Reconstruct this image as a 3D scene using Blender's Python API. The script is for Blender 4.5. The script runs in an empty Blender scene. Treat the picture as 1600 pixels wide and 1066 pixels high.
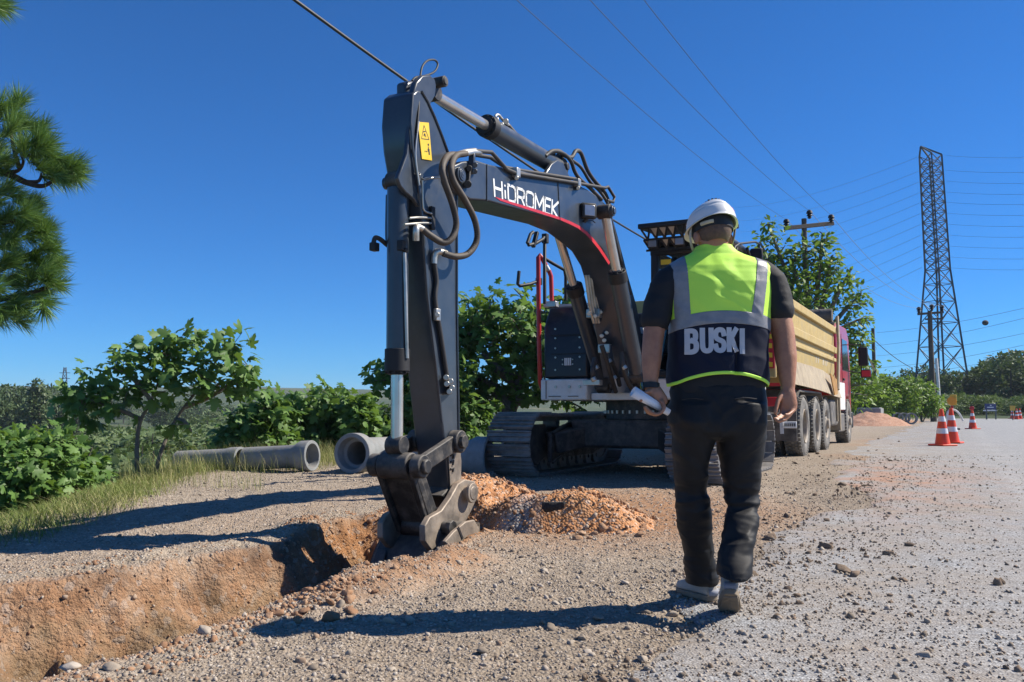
import bpy, bmesh, math, random
import numpy as np
from mathutils import Vector, Matrix, Euler, Quaternion

random.seed(7)
rng = np.random.default_rng(11)
scene = bpy.context.scene
col = scene.collection

# ---------------------------------------------------------------- camera
F = 1350.0                                   # focal length in photo pixels (1600 wide)
CAM = Vector((0.0, 0.0, 0.92))
PITCH = math.atan2(106.0, F)
cam_data = bpy.data.cameras.new('camera')
cam = bpy.data.objects.new('camera', cam_data)
col.objects.link(cam)
cam.location = CAM
cam.rotation_euler = (math.radians(90) + PITCH, 0, 0)
cam_data.sensor_width = 36.0
cam_data.lens = F / 1600.0 * 36.0
cam_data.clip_start = 0.05
cam_data.clip_end = 8000
scene.camera = cam

# ---------------------------------------------------------------- sky, sun, exposure
SUN_EL = math.radians(43)
SUN_AZ = math.atan2(2.0, 0.30)               # compass-like angle from +Y towards +X
world = bpy.data.worlds.new('World')
scene.world = world
world.use_nodes = True
wn = world.node_tree.nodes
sky = wn.new('ShaderNodeTexSky')
sky.sky_type = 'NISHITA'
sky.sun_disc = False
sky.sun_elevation = SUN_EL
sky.sun_rotation = SUN_AZ
sky.altitude = 1500
sky.air_density = 1.0
sky.dust_density = 0.0
sky.ozone_density = 8.0
bg = wn['Background']
bg.inputs['Strength'].default_value = 0.10
tint = wn.new('ShaderNodeMix'); tint.data_type = 'RGBA'; tint.blend_type = 'MULTIPLY'     # one clear-air tint for the whole sky
tint.inputs[0].default_value = 1.0
tint.inputs[7].default_value = (0.23, 0.61, 0.90, 1)
world.node_tree.links.new(sky.outputs['Color'], tint.inputs[6])
world.node_tree.links.new(tint.outputs[2], bg.inputs['Color'])
sun_data = bpy.data.lights.new('sun', 'SUN')
sun_data.energy = 5.0
sun_data.angle = math.radians(0.53)
sun_data.color = (1.0, 0.93, 0.82)
sun = bpy.data.objects.new('sun', sun_data)
col.objects.link(sun)
sdir = Vector((math.sin(SUN_AZ) * math.cos(SUN_EL), math.cos(SUN_AZ) * math.cos(SUN_EL), math.sin(SUN_EL)))
sun.rotation_euler = sdir.to_track_quat('Z', 'Y').to_euler()
scene.view_settings.view_transform = 'Standard'
scene.view_settings.look = 'None'
scene.view_settings.gamma = 1.0
scene.view_settings.use_curve_mapping = False
scene.view_settings.exposure = 0.62
scene.render.engine = 'CYCLES'
scene.cycles.use_denoising = True
scene.cycles.max_bounces = 5
scene.cycles.diffuse_bounces = 3
scene.cycles.transparent_max_bounces = 8

# ---------------------------------------------------------------- survey helpers
CP, SP = math.cos(PITCH), math.sin(PITCH)
def ray(x, y):
    cx, cy = (x - 800.0) / F, (533.0 - y) / F
    return Vector((cx, CP - cy * SP, SP + cy * CP))
def P(x, y, Y):
    """point seen at photo pixel (x, y) standing Y metres ahead"""
    d = ray(x, y)
    return CAM + d * (Y / d.y)
def G(x, y, z=0.0):
    """point seen at photo pixel on the level z"""
    d = ray(x, y)
    return CAM + d * ((z - CAM.z) / d.z)
TH = math.radians(27.3)
V = Vector((math.sin(TH), math.cos(TH), 0))   # along the road, away
N = Vector((math.cos(TH), -math.sin(TH), 0))  # across the road, to the right
UP = Vector((0, 0, 1))
def R(v, n, z=0.0):
    return V * v + N * n + UP * z
def to_vn(p):
    return p[0] * V.x + p[1] * V.y, p[0] * N.x + p[1] * N.y
N0 = -3.53                                    # plane the digger's boom works in
def B(x, y, lat=0.0):
    """point seen at pixel, on the boom plane shifted sideways by lat"""
    d = ray(x, y)
    n = N0 + lat
    t = (n - (CAM.x * N.x + CAM.y * N.y)) / (d.x * N.x + d.y * N.y)
    return CAM + d * t

# ---------------------------------------------------------------- noise (numpy)
_perm = np.random.default_rng(3).random((64, 64, 64)).astype(np.float32)
def vnoise(x, y, z=0.0):
    x = np.asarray(x, float); y = np.asarray(y, float); z = np.zeros_like(x) + z
    xi, yi, zi = np.floor(x).astype(int), np.floor(y).astype(int), np.floor(z).astype(int)
    fx, fy, fz = x - xi, y - yi, z - zi
    fx = fx * fx * (3 - 2 * fx); fy = fy * fy * (3 - 2 * fy); fz = fz * fz * (3 - 2 * fz)
    def h(a, b, c): return _perm[(xi + a) & 63, (yi + b) & 63, (zi + c) & 63]
    x00 = h(0,0,0) * (1 - fx) + h(1,0,0) * fx
    x10 = h(0,1,0) * (1 - fx) + h(1,1,0) * fx
    x01 = h(0,0,1) * (1 - fx) + h(1,0,1) * fx
    x11 = h(0,1,1) * (1 - fx) + h(1,1,1) * fx
    return ((x00 * (1 - fy) + x10 * fy) * (1 - fz) + (x01 * (1 - fy) + x11 * fy) * fz) * 2 - 1
def fbm(x, y, z=0.0, o=4, g=0.5):
    s = 0; a = 1; f = 1; t = 0
    for i in range(o):
        s = s + a * vnoise(np.asarray(x) * f + 17.3 * i, np.asarray(y) * f + 5.1 * i, np.asarray(z) * f + 9.7 * i)
        t += a; a *= g; f *= 2.03
    return s / t
def sstep(a, b, x):
    t = np.clip((x - a) / (b - a), 0, 1)
    return t * t * (3 - 2 * t)

# ---------------------------------------------------------------- mesh helpers
OFF = {}
def tag(o, label=None, cat=None, group=None, kind=None):
    if label: o['label'] = label
    if cat: o['category'] = cat
    if group: o['group'] = group
    if kind: o['kind'] = kind
    return o
def thing(name, label, cat, loc=(0, 0, 0), group=None):
    o = bpy.data.objects.new(name, None)
    o.empty_display_size = 0.2
    col.objects.link(o)
    o.location = loc
    OFF[o.name] = Vector(loc)
    tag(o, label, cat, group)
    return o
def np_mesh(name, verts, faces, smooth=False):
    """faces: (n,k) int array, all the same size"""
    me = bpy.data.meshes.new(name)
    verts = np.asarray(verts, np.float32); faces = np.asarray(faces, np.int32)
    me.vertices.add(len(verts)); me.vertices.foreach_set('co', verts.ravel())
    nf, k = faces.shape
    me.loops.add(nf * k); me.loops.foreach_set('vertex_index', faces.ravel())
    me.polygons.add(nf)
    me.polygons.foreach_set('loop_start', np.arange(0, nf * k, k, dtype=np.int32))
    if smooth: me.polygons.foreach_set('use_smooth', np.ones(nf, bool))
    me.update(calc_edges=True)
    return me
def link(name, me, m=None, parent=None, loc=None):
    o = bpy.data.objects.new(name, me)
    col.objects.link(o)
    if m is not None:
        if isinstance(m, (list, tuple)):
            for q in m: me.materials.append(q)
        elif len(me.materials) == 0: me.materials.append(m)
    if parent is not None:
        o.parent = parent
        OFF[o.name] = OFF.get(parent.name, Vector((0, 0, 0)))
    if loc is not None:
        o.location = loc
        OFF[o.name] = Vector(loc)
    return o
def copy_tree(o, parent=None):
    c = o.copy(); col.objects.link(c); c.parent = parent
    for ch in list(o.children): copy_tree(ch, c)
    return c

class MB:
    """collects shapes in world space; build() links them as one mesh"""
    def __init__(s): s.v = []; s.f = []; s.mi = []; s.cur = 0
    def add(s, vs, fs):
        b = len(s.v)
        s.v += [Vector(p) for p in vs]
        for f in fs: s.f.append([b + i for i in f]); s.mi.append(s.cur)
        return s
    def box(s, c, size, ax=None):
        """box centred at c; ax = (X, Y, Z) unit axes"""
        X, Y, Z = ax if ax else (Vector((1,0,0)), Vector((0,1,0)), UP)
        hx, hy, hz = size[0]/2, size[1]/2, size[2]/2
        c = Vector(c)
        vs = [c + X*a*hx + Y*b*hy + Z*d*hz for d in (-1,1) for b in (-1,1) for a in (-1,1)]
        return s.add(vs, [(0,2,3,1),(4,5,7,6),(0,1,5,4),(2,6,7,3),(0,4,6,2),(1,3,7,5)])
    def rbox(s, v0, v1, n0, n1, z0, z1):
        """box in the road frame"""
        return s.box(R((v0+v1)/2, (n0+n1)/2, (z0+z1)/2), (n1-n0, v1-v0, z1-z0), (N, V, UP))
    def beam(s, p0, p1, w, h, up=UP):
        p0, p1 = Vector(p0), Vector(p1)
        Z = (p1 - p0); L = Z.length; Z = Z / L
        X = Z.cross(up)
        if X.length < 1e-4: X = Z.cross(Vector((1,0,0)))
        X.normalize(); Y = X.cross(Z)
        return s.box((p0+p1)/2, (w, h, L), (X, Y, Z))
    def prism(s, pts, off):
        """polygon (3d points) extruded by vector off"""
        off = Vector(off); pts = [Vector(p) for p in pts]; n = len(pts)
        return s.add(pts + [p + off for p in pts],
                     [tuple(range(n)), tuple(range(2*n-1, n-1, -1))] +
                     [(i, i+n, (i+1) % n + n, (i+1) % n) for i in range(n)])
    def cyl(s, p0, p1, r0, r1=None, seg=20, cap=True):
        p0, p1 = Vector(p0), Vector(p1)
        r1 = r0 if r1 is None else r1
        Z = (p1-p0).normalized()
        X = Z.orthogonal().normalized(); Y = Z.cross(X)
        vs = []
        for p, r in ((p0, r0), (p1, r1)):
            for i in range(seg):
                a = 2*math.pi*i/seg
                vs.append(p + X*math.cos(a)*r + Y*math.sin(a)*r)
        fs = [(i, (i+1) % seg, (i+1) % seg + seg, i+seg) for i in range(seg)]
        if cap: fs += [tuple(range(seg-1, -1, -1)), tuple(range(seg, 2*seg))]
        return s.add(vs, fs)
    def lathe(s, o, axis, prof, seg=32, X=None, a0=0.0, a1=2*math.pi):
        """prof: list of (along, radius)"""
        o = Vector(o); Z = Vector(axis).normalized()
        X = Z.orthogonal().normalized() if X is None else X
        Y = Z.cross(X)
        full = abs(a1 - a0 - 2*math.pi) < 1e-6
        m = seg if full else seg + 1
        vs = []
        for h, r in prof:
            for i in range(m):
                a = a0 + (a1-a0)*i/seg
                vs.append(o + Z*h + (X*math.cos(a) + Y*math.sin(a))*r)
        fs = []
        for j in range(len(prof)-1):
            for i in range(seg):
                k = (i+1) % m
                fs.append((j*m+i, j*m+k, (j+1)*m+k, (j+1)*m+i))
        return s.add(vs, fs)
    def tube(s, pts, r, seg=10, cap=True, closed=False):
        pts = [Vector(p) for p in pts]
        n = len(pts)
        rs = r if isinstance(r, (list, tuple)) else [r]*n
        T = []
        for i in range(n):
            a = pts[max(i-1,0)]; b = pts[min(i+1,n-1)]
            T.append((b-a).normalized())
        X = T[0].orthogonal().normalized()
        vs = []
        for i in range(n):
            if i: 
                X = X - T[i]*X.dot(T[i])
                X = X.normalized() if X.length > 1e-6 else T[i].orthogonal().normalized()
            Y = T[i].cross(X)
            for k in range(seg):
                a = 2*math.pi*k/seg
                vs.append(pts[i] + (X*math.cos(a)+Y*math.sin(a))*rs[i])
        fs = [(i*seg+k, i*seg+(k+1) % seg, (i+1)*seg+(k+1) % seg, (i+1)*seg+k) for i in range(n-1) for k in range(seg)]
        if cap: fs += [tuple(range(seg-1,-1,-1)), tuple(range((n-1)*seg, n*seg))]
        return s.add(vs, fs)
    def sphere(s, c, r, seg=16, rings=10, ax=None):
        X, Y, Z = ax if ax else (Vector((1,0,0)), Vector((0,1,0)), UP)
        rx, ry, rz = r if isinstance(r, (list, tuple)) else (r, r, r)
        c = Vector(c)
        vs = [c - Z*rz]
        for j in range(1, rings):
            t = -math.pi/2 + math.pi*j/rings
            for i in range(seg):
                a = 2*math.pi*i/seg
                vs.append(c + X*rx*math.cos(t)*math.cos(a) + Y*ry*math.cos(t)*math.sin(a) + Z*rz*math.sin(t))
        vs.append(c + Z*rz)
        fs = [(0, 1+(i+1) % seg, 1+i) for i in range(seg)]
        for j in range(rings-2):
            for i in range(seg):
                fs.append((1+j*seg+i, 1+j*seg+(i+1) % seg, 1+(j+1)*seg+(i+1) % seg, 1+(j+1)*seg+i))
        t = len(vs)-1; b = 1+(rings-2)*seg
        fs += [(b+i, b+(i+1) % seg, t) for i in range(seg)]
        return s.add(vs, fs)
    def loft(s, rings, cap=True):
        m = len(rings[0]); vs = [p for r in rings for p in r]
        fs = [(j*m+i, j*m+(i+1) % m, (j+1)*m+(i+1) % m, (j+1)*m+i) for j in range(len(rings)-1) for i in range(m)]
        if cap: fs += [tuple(range(m-1,-1,-1)), tuple(range((len(rings)-1)*m, len(rings)*m))]
        return s.add(vs, fs)
    def mesh(s, name, off=Vector((0,0,0)), smooth=True, angle=38):
        me = bpy.data.meshes.new(name)
        me.from_pydata([p - off for p in s.v], [], s.f)
        me.update()
        bm = bmesh.new(); bm.from_mesh(me)
        bmesh.ops.recalc_face_normals(bm, faces=bm.faces)
        bm.to_mesh(me); bm.free()
        if max(s.mi, default=0): me.polygons.foreach_set('material_index', s.mi)
        if smooth:
            me.polygons.foreach_set('use_smooth', [True]*len(me.polygons))
            me.set_sharp_from_angle(angle=math.radians(angle))
        return me
    def build(s, name, m, parent=None, loc=None, bevel=0, seg=2, smooth=True, angle=38):
        off = Vector(loc) if loc is not None else (OFF.get(parent.name, Vector((0,0,0))) if parent else Vector((0,0,0)))
        o = link(name, s.mesh(name, off, smooth, angle), m, parent, loc)
        if bevel:
            b = o.modifiers.new('edge', 'BEVEL'); b.width = bevel; b.segments = seg
            b.limit_method = 'ANGLE'; b.angle_limit = math.radians(40); b.harden_normals = False
        return o
def curve_pts(pts, n=8):
    """Catmull-Rom through points"""
    pts = [Vector(p) for p in pts]
    q = [pts[0]*2-pts[1]] + pts + [pts[-1]*2-pts[-2]]
    out = []
    for i in range(1, len(q)-2):
        a, b, c, d = q[i-1:i+3]
        for k in range(n):
            t = k/n
            out.append(0.5*((2*b) + (c-a)*t + (2*a-5*b+4*c-d)*t*t + (3*b-a-3*c+d)*t**3))
    out.append(pts[-1])
    return out
def realise(o, name=None):
    """mesh of an object with its modifiers applied"""
    dg = bpy.context.evaluated_depsgraph_get()
    return bpy.data.meshes.new_from_object(o.evaluated_get(dg))

# ---------------------------------------------------------------- materials
def nd(nt, t, **k):
    n = nt.nodes.new(t)
    for a, b in k.items():
        if a in n.inputs: n.inputs[a].default_value = b
        else: setattr(n, a, b)
    return n
def ramp(nt, fac, stops, interp='LINEAR'):
    r = nt.nodes.new('ShaderNodeValToRGB')
    r.color_ramp.interpolation = interp
    e = r.color_ramp.elements
    while len(e) < len(stops): e.new(0.5)
    for x, (p, c) in zip(e, stops):
        x.position = p; x.color = (c[0], c[1], c[2], 1) if isinstance(c, (tuple, list)) else (c, c, c, 1)
    nt.links.new(fac, r.inputs[0])
    return r.outputs[0]
def mixc(nt, f, a, b):
    m = nt.nodes.new('ShaderNodeMix'); m.data_type = 'RGBA'
    for sock, val in ((m.inputs[0], f), (m.inputs[6], a), (m.inputs[7], b)):
        if hasattr(val, 'is_output'): nt.links.new(val, sock)
        elif isinstance(val, (tuple, list)): sock.default_value = (*val[:3], 1)
        else: sock.default_value = val
    return m.outputs[2]
def mth(nt, op, a, b=0.5, clamp=False):
    m = nt.nodes.new('ShaderNodeMath'); m.operation = op; m.use_clamp = clamp
    for sock, val in ((m.inputs[0], a), (m.inputs[1], b)):
        if hasattr(val, 'is_output'): nt.links.new(val, sock)
        else: sock.default_value = val
    return m.outputs[0]
def newmat(name):
    m = bpy.data.materials.new(name); m.use_nodes = True
    nt = m.node_tree
    return m, nt, nt.nodes['Principled BSDF']
def mat(name, c, c2=None, rough=0.55, metal=0.0, scale=6.0, bump=0.0, bscale=80.0, dust=0.0, dustc=(0.36,0.29,0.22), dscale=5.0, coat=0.0, rv=0.12, spec=0.5):
    m, nt, p = newmat(name)
    tc = nt.nodes.new('ShaderNodeTexCoord').outputs['Object']
    n1 = nd(nt, 'ShaderNodeTexNoise', Scale=scale, Detail=6.0, Roughness=0.62); nt.links.new(tc, n1.inputs['Vector'])
    if c2 is None: c2 = tuple(x*0.72 for x in c)
    cc = ramp(nt, n1.outputs['Fac'], [(0.33, c2), (0.66, c)])
    ro = mth(nt, 'MULTIPLY_ADD', n1.outputs['Fac'], rv*2)
    ro.node.inputs[2].default_value = rough - rv
    if dust > 0:
        n2 = nd(nt, 'ShaderNodeTexNoise', Scale=dscale, Detail=8.0, Roughness=0.7); nt.links.new(tc, n2.inputs['Vector'])
        g = nt.nodes.new('ShaderNodeNewGeometry')
        sx = nt.nodes.new('ShaderNodeSeparateXYZ'); nt.links.new(g.outputs['Normal'], sx.inputs[0])
        upf = mth(nt, 'MULTIPLY', mth(nt, 'MAXIMUM', sx.outputs[2], 0.0), 0.25)
        f = ramp(nt, mth(nt, 'ADD', n2.outputs['Fac'], upf), [(0.62 - 0.3*dust, 0.0), (0.95 - 0.25*dust, 1.0)])
        f = mth(nt, 'MULTIPLY', f, min(1.0, 0.35 + 0.6*dust))
        cc = mixc(nt, f, cc, dustc)
        ro = mth(nt, 'ADD', ro, mth(nt, 'MULTIPLY', f, 0.4), True)
        if metal > 0:
            nt.links.new(mth(nt, 'MULTIPLY', mth(nt, 'SUBTRACT', 1.0, f), metal), p.inputs['Metallic'])
    nt.links.new(cc, p.inputs['Base Color'])
    nt.links.new(ro, p.inputs['Roughness'])
    if not (dust > 0 and metal > 0): p.inputs['Metallic'].default_value = metal
    p.inputs['Coat Weight'].default_value = coat
    p.inputs['Coat Roughness'].default_value = 0.15
    p.inputs['Specular IOR Level'].default_value = spec
    if bump > 0:
        n3 = nd(nt, 'ShaderNodeTexNoise', Scale=bscale, Detail=5.0); nt.links.new(tc, n3.inputs['Vector'])
        b = nd(nt, 'ShaderNodeBump', Strength=1.0, Distance=bump); nt.links.new(n3.outputs['Fac'], b.inputs['Height'])
        nt.links.new(b.outputs[0], p.inputs['Normal'])
    return m
def leafmat(name, c1, c2, c3, rough=0.42, trans=0.3):
    m, nt, p = newmat(name)
    at = nd(nt, 'ShaderNodeAttribute', attribute_name='rnd')
    oi = nt.nodes.new('ShaderNodeObjectInfo')
    f = mth(nt, 'FRACT', mth(nt, 'ADD', at.outputs['Fac'], oi.outputs['Random']))
    cc = ramp(nt, f, [(0.0, c1), (0.55, c2), (1.0, c3)])
    nt.links.new(cc, p.inputs['Base Color'])
    p.inputs['Roughness'].default_value = rough
    p.inputs['Specular IOR Level'].default_value = 0.35
    tr = nt.nodes.new('ShaderNodeBsdfTranslucent')
    tcol = mixc(nt, 0.5, cc, (0.22, 0.34, 0.03)); nt.links.new(tcol, tr.inputs['Color'])
    mx = nd(nt, 'ShaderNodeMixShader', Fac=trans)
    nt.links.new(p.outputs[0], mx.inputs[1]); nt.links.new(tr.outputs[0], mx.inputs[2])
    nt.links.new(mx.outputs[0], nt.nodes['Material Output'].inputs['Surface'])
    return m
M = {}
M['paint'] = mat('digger_black_paint', (0.040,0.051,0.066), (0.028,0.036,0.048), rough=0.36, coat=0.35, dust=0.18, dustc=(0.12,0.118,0.112), bump=0.0008, bscale=9)
M['paint_worn'] = mat('digger_worn_black_steel', (0.030,0.030,0.031), (0.014,0.014,0.015), rough=0.5, metal=0.2, dust=0.55, dustc=(0.21,0.185,0.155), dscale=9, bump=0.002, bscale=40)
M['steel_worn'] = mat('worn_bucket_steel', (0.36,0.30,0.235), (0.13,0.11,0.09), rough=0.5, metal=0.35, dust=0.5, dustc=(0.33,0.24,0.17), dscale=7, bump=0.003, bscale=30)
M['chrome'] = mat('chrome_rod', (0.62,0.60,0.57), (0.50,0.48,0.46), rough=0.2, metal=0.7, rv=0.05)
M['hose'] = mat('black_rubber_hose', (0.028,0.026,0.025), rough=0.6, dust=0.25, dustc=(0.16,0.13,0.10))
M['fitting'] = mat('zinc_fitting', (0.55,0.53,0.48), (0.35,0.34,0.31), rough=0.38, metal=0.8, dust=0.2)
M['black'] = mat('matt_black', (0.012,0.012,0.013), rough=0.6)
M['panel'] = mat('black_panel', (0.018,0.019,0.021), rough=0.4, dust=0.1, dustc=(0.12,0.11,0.10))
M['white'] = mat('white_machine_paint', (0.74,0.73,0.70), (0.66,0.65,0.62), rough=0.45, dust=0.35, dscale=7)
M['white_txt'] = mat('white_decal', (0.78,0.79,0.78), (0.7,0.71,0.7), rough=0.5)
M['red_dec'] = mat('red_decal', (0.55,0.022,0.035), (0.45,0.016,0.028), rough=0.45)
M['red_rail'] = mat('red_handrail_paint', (0.48,0.02,0.02), (0.36,0.014,0.014), rough=0.4)
M['yellow_dec'] = mat('yellow_warning_decal', (0.80,0.53,0.03), (0.72,0.47,0.025), rough=0.45)
M['track'] = mat('track_steel', (0.22,0.22,0.225), (0.10,0.098,0.095), rough=0.45, metal=0.15, dust=0.5, dustc=(0.24,0.21,0.18), dscale=11, bump=0.003, bscale=45)
M['lamp_glass'] = mat('lamp_glass', (0.34,0.34,0.36), rough=0.2, metal=0.5)
M['truck_yellow'] = mat('truck_yellow_paint', (0.50,0.37,0.13), (0.40,0.28,0.09), rough=0.65, dust=0.6, dustc=(0.40,0.345,0.245), dscale=4, bump=0.002, bscale=6)
M['truck_beige'] = mat('truck_dusty_beige', (0.42,0.34,0.22), (0.27,0.21,0.14), rough=0.7, dust=0.5, dustc=(0.46,0.40,0.31), bump=0.003, bscale=8)
M['truck_red'] = mat('truck_red_paint', (0.42,0.018,0.02), (0.34,0.014,0.017), rough=0.33, coat=0.35, dust=0.28, dustc=(0.42,0.27,0.22))
M['truck_grey'] = mat('truck_frame_grey', (0.13,0.12,0.11), (0.06,0.055,0.05), rough=0.65, dust=0.6, dustc=(0.33,0.29,0.24))
M['tyre'] = mat('dusty_tyre_rubber', (0.17,0.163,0.15), (0.09,0.086,0.08), rough=0.85, dust=0.6, dustc=(0.34,0.315,0.28), dscale=6)
M['rim'] = mat('dusty_wheel_rim', (0.34,0.30,0.25), (0.24,0.21,0.17), rough=0.6, dust=0.5)
M['concrete'] = mat('precast_concrete', (0.265,0.28,0.29), (0.185,0.195,0.20), rough=0.85, bump=0.003, bscale=35, dust=0.2, dustc=(0.30,0.25,0.2))
M['cone_red'] = mat('cone_orange_plastic', (0.78,0.075,0.018), (0.66,0.055,0.014), rough=0.5)
M['cone_white'] = mat('cone_reflective_white', (0.75,0.75,0.77), (0.62,0.62,0.64), rough=0.4)
M['galv'] = mat('galvanised_lattice_steel', (0.085,0.10,0.115), (0.06,0.07,0.08), rough=0.6, metal=0.3)
M['wood'] = mat('weathered_pole_wood', (0.11,0.095,0.08), (0.06,0.05,0.045), rough=0.9, scale=14, bump=0.004, bscale=20)
M['wire'] = mat('dark_cable', (0.02,0.02,0.022), rough=0.6)
M['wire_grey'] = mat('aluminium_conductor', (0.26,0.30,0.36), rough=0.5, metal=0.3)
M['bark'] = mat('fig_bark', (0.21,0.18,0.145), (0.11,0.09,0.07), rough=0.9, scale=18, bump=0.006, bscale=25)
M['bark_dark'] = mat('pine_bark', (0.075,0.055,0.045), (0.035,0.026,0.022), rough=0.9, scale=18, bump=0.01, bscale=20)
M['fig'] = leafmat('fig_leaf', (0.068,0.14,0.032), (0.11,0.21,0.044), (0.18,0.30,0.082), rough=0.52, trans=0.35)
M['mulberry'] = leafmat('mulberry_leaf', (0.085,0.165,0.024), (0.13,0.235,0.034), (0.20,0.31,0.05), rough=0.55, trans=0.35)
M['needle'] = leafmat('pine_needle', (0.06,0.14,0.03), (0.10,0.20,0.042), (0.17,0.27,0.07), rough=0.45, trans=0.18)
M['farpine'] = leafmat('far_pine_foliage', (0.045,0.078,0.030), (0.065,0.105,0.038), (0.09,0.135,0.05), rough=0.6, trans=0.15)
M['farshrub'] = leafmat('far_shrub_foliage', (0.075,0.12,0.042), (0.11,0.16,0.058), (0.15,0.19,0.078), rough=0.6, trans=0.2)
M['poplar'] = leafmat('poplar_foliage', (0.060,0.095,0.035), (0.085,0.125,0.048), (0.12,0.155,0.07), rough=0.5, trans=0.2)
M['grass'] = leafmat('dry_grass', (0.16,0.21,0.05), (0.26,0.28,0.09), (0.42,0.37,0.18), rough=0.7, trans=0.25)
# ================================================================ terrain
E1 = [(0.05,7.3),(-0.28,6.3),(-0.52,5.35),(-0.61,5.1),(-0.86,4.7),(-1.20,4.12),(-1.36,3.45),(-1.62,2.95),(-2.4,1.5),(-3.6,-1.0)]
E2 = [(-0.85,8.15),(-1.34,7.15),(-1.50,6.53),(-1.64,5.97),(-1.89,5.47),(-2.13,5.07),(-2.62,4.52),(-3.55,2.82),(-5.0,0.5),(-6.0,-1.4)]
def _edge(E):
    a = sorted(to_vn(p) for p in E)
    return np.array([q[0] for q in a]), np.array([q[1] for q in a])
E1v, E1n = _edge(E1); E2v, E2n = _edge(E2)
BNK = sorted([to_vn(p) for p in [(-6.2,2.0),(-4.6,4.5),(-3.80,6.34),(-3.92,8.2),(-4.55,11.2)]] + [(10.5,-9.7),(14,-9.2),(20,-8.0),(40,-8.0),(75,-9.0),(200,-12)])
Bv = np.array([q[0] for q in BNK]); Bn = np.array([q[1] for q in BNK])
TR_END = 6.0
def terrain(x, y, detail=True, dig=True):
    x = np.asarray(x, float); y = np.asarray(y, float)
    v = x*V.x + y*V.y; n = x*N.x + y*N.y
    h = 0.11 * sstep(5, 15, y) + 0.0*x
    near = np.exp(-(np.maximum(0, np.hypot(x, y-5) - 7) / 6)**2)
    # far land: valley to the left, rise at the far end of the road
    edge = np.interp(v, Bv, Bn)
    d = edge - n                                 # metres beyond the bank edge
    d = d + 0.25*fbm(x*0.6, y*0.6, 2.2, 3)
    drop = np.where(d > 0, -0.52*np.minimum(d, 4.6) * sstep(-0.1, 1.6, d) - 0.012*np.clip(d-4.6, 0, 60), 0)
    farfade = 1 - sstep(110, 260, v) * sstep(-40, 20, n)
    h = h + drop * farfade
    h = h + 0.6 * sstep(70, 120, v) * sstep(-60, 10, n)
    ang = np.arctan2(x, np.maximum(y, 1))
    ridge = 14.5 + 6*fbm(ang*4.2+3, 0*ang+1.5, 0.3, 4) + 6*np.exp(-((ang+0.30)/0.10)**2) + 5*np.exp(-((ang+0.60)/0.2)**2)
    dist = np.hypot(x, y)
    h = h + (ridge + 4) * sstep(260, 900, dist) * sstep(0.35, 0.12, ang)
    h = h + 9 * sstep(150, 420, dist) * sstep(0.2, 0.4, ang)
    h = h + sstep(30, 160, dist) * 1.6 * fbm(x*0.03, y*0.03, 4.4, 4) * sstep(0, 30, d)
    # trench
    a = np.interp(v, E1v, E1n); b = np.interp(v, E2v, E2n)
    wob = 0.10*fbm(v*2.2, n*2.2, 1.0, 4)
    a = a + wob; b = b + 0.14*fbm(v*1.8+9, n*0.9, 5.0, 4) + 0.05*fbm(v*8.0, n*1.5, 2.0, 3) + 0.09*fbm(v*5.5, n*6.5, 3.0, 3)
    t1 = (a - n); t2 = (n - b)
    tend = TR_END - v + 0.12*fbm(n*4, v*1.5, 8.0, 3)
    tw_ = np.clip(t2/0.72, 0, 1)
    lower = sstep(0.0, 0.16, t1) * (1 - (1 - tw_)**1.7) * sstep(0.0, 0.42, tend) * sstep(-2.5, -1.5, v)
    inside = np.clip(lower*1.0, 0, 1)
    trench = -0.85 * lower
    if detail:
        wall = np.clip(4*lower*(1-lower), 0, 1)
        trench = trench + wall*(0.13*fbm(x*3.6, y*3.6, 2.0, 4) + 0.10*(0.4-np.abs(fbm(x*8, y*8, 3, 3))) + 0.05*fbm(x*15, y*15, 6, 3)) + lower*0.04*fbm(x*4, y*4, 7, 3)
    if dig: h = h + trench
    # low ridge of thrown soil on the near lip, raised lip on the far side
    lip = np.exp(-((t1 + 0.22)/0.16)**2) * sstep(3.0, 3.6, v) * (1 - sstep(4.55, 5.0, v))
    h = h + lip * (0.10 + 0.05*fbm(x*6, y*6, 5, 3))
    lip2 = np.exp(-((t2 + 0.20)/0.18)**2) * (1 - sstep(5.6, 6.2, v))
    h = h + lip2 * (0.035 + 0.03*fbm(x*5, y*5, 6, 3))
    if detail:
        road = sstep(-1.5, -0.7, n + 0.5*fbm(v*0.5, n*0.8, 3.3, 3))
        rough = near * (1 - road)
        h = h + rough * (0.030*fbm(x*1.3, y*1.3, 9, 3) + 0.012*fbm(x*9, y*9, 4, 3) + 0.007*fbm(x*26, y*26, 8, 2))
        h = h - 0.014*road*near
    return h
def hz(x, y):
    return float(terrain(np.array([x]), np.array([y]))[0])
def graded(a, b, step, lo, hi, g=1.09):
    m = list(np.arange(a, b + 1e-6, step))
    s = step; L = []
    p = a
    while p > lo: s *= g; p -= s; L.append(p)
    s = step; H = []; p = b
    while p < hi: s *= g; p += s; H.append(p)
    return np.array(L[::-1] + m + H)
gx = graded(-4.6, 1.6, 0.022, -1900, 1700, 1.075)
gy = graded(2.5, 9.0, 0.024, -25, 2600, 1.055)
GX, GY = np.meshgrid(gx, gy)
GZ = terrain(GX, GY)
nx, ny = len(gx), len(gy)
idx = np.arange(nx*ny).reshape(ny, nx)
gf = np.stack([idx[:-1,:-1].ravel(), idx[:-1,1:].ravel(), idx[1:,1:].ravel(), idx[1:,:-1].ravel()], 1)
gme = np_mesh('ground', np.stack([GX.ravel(), GY.ravel(), GZ.ravel()], 1), gf, True)
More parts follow.
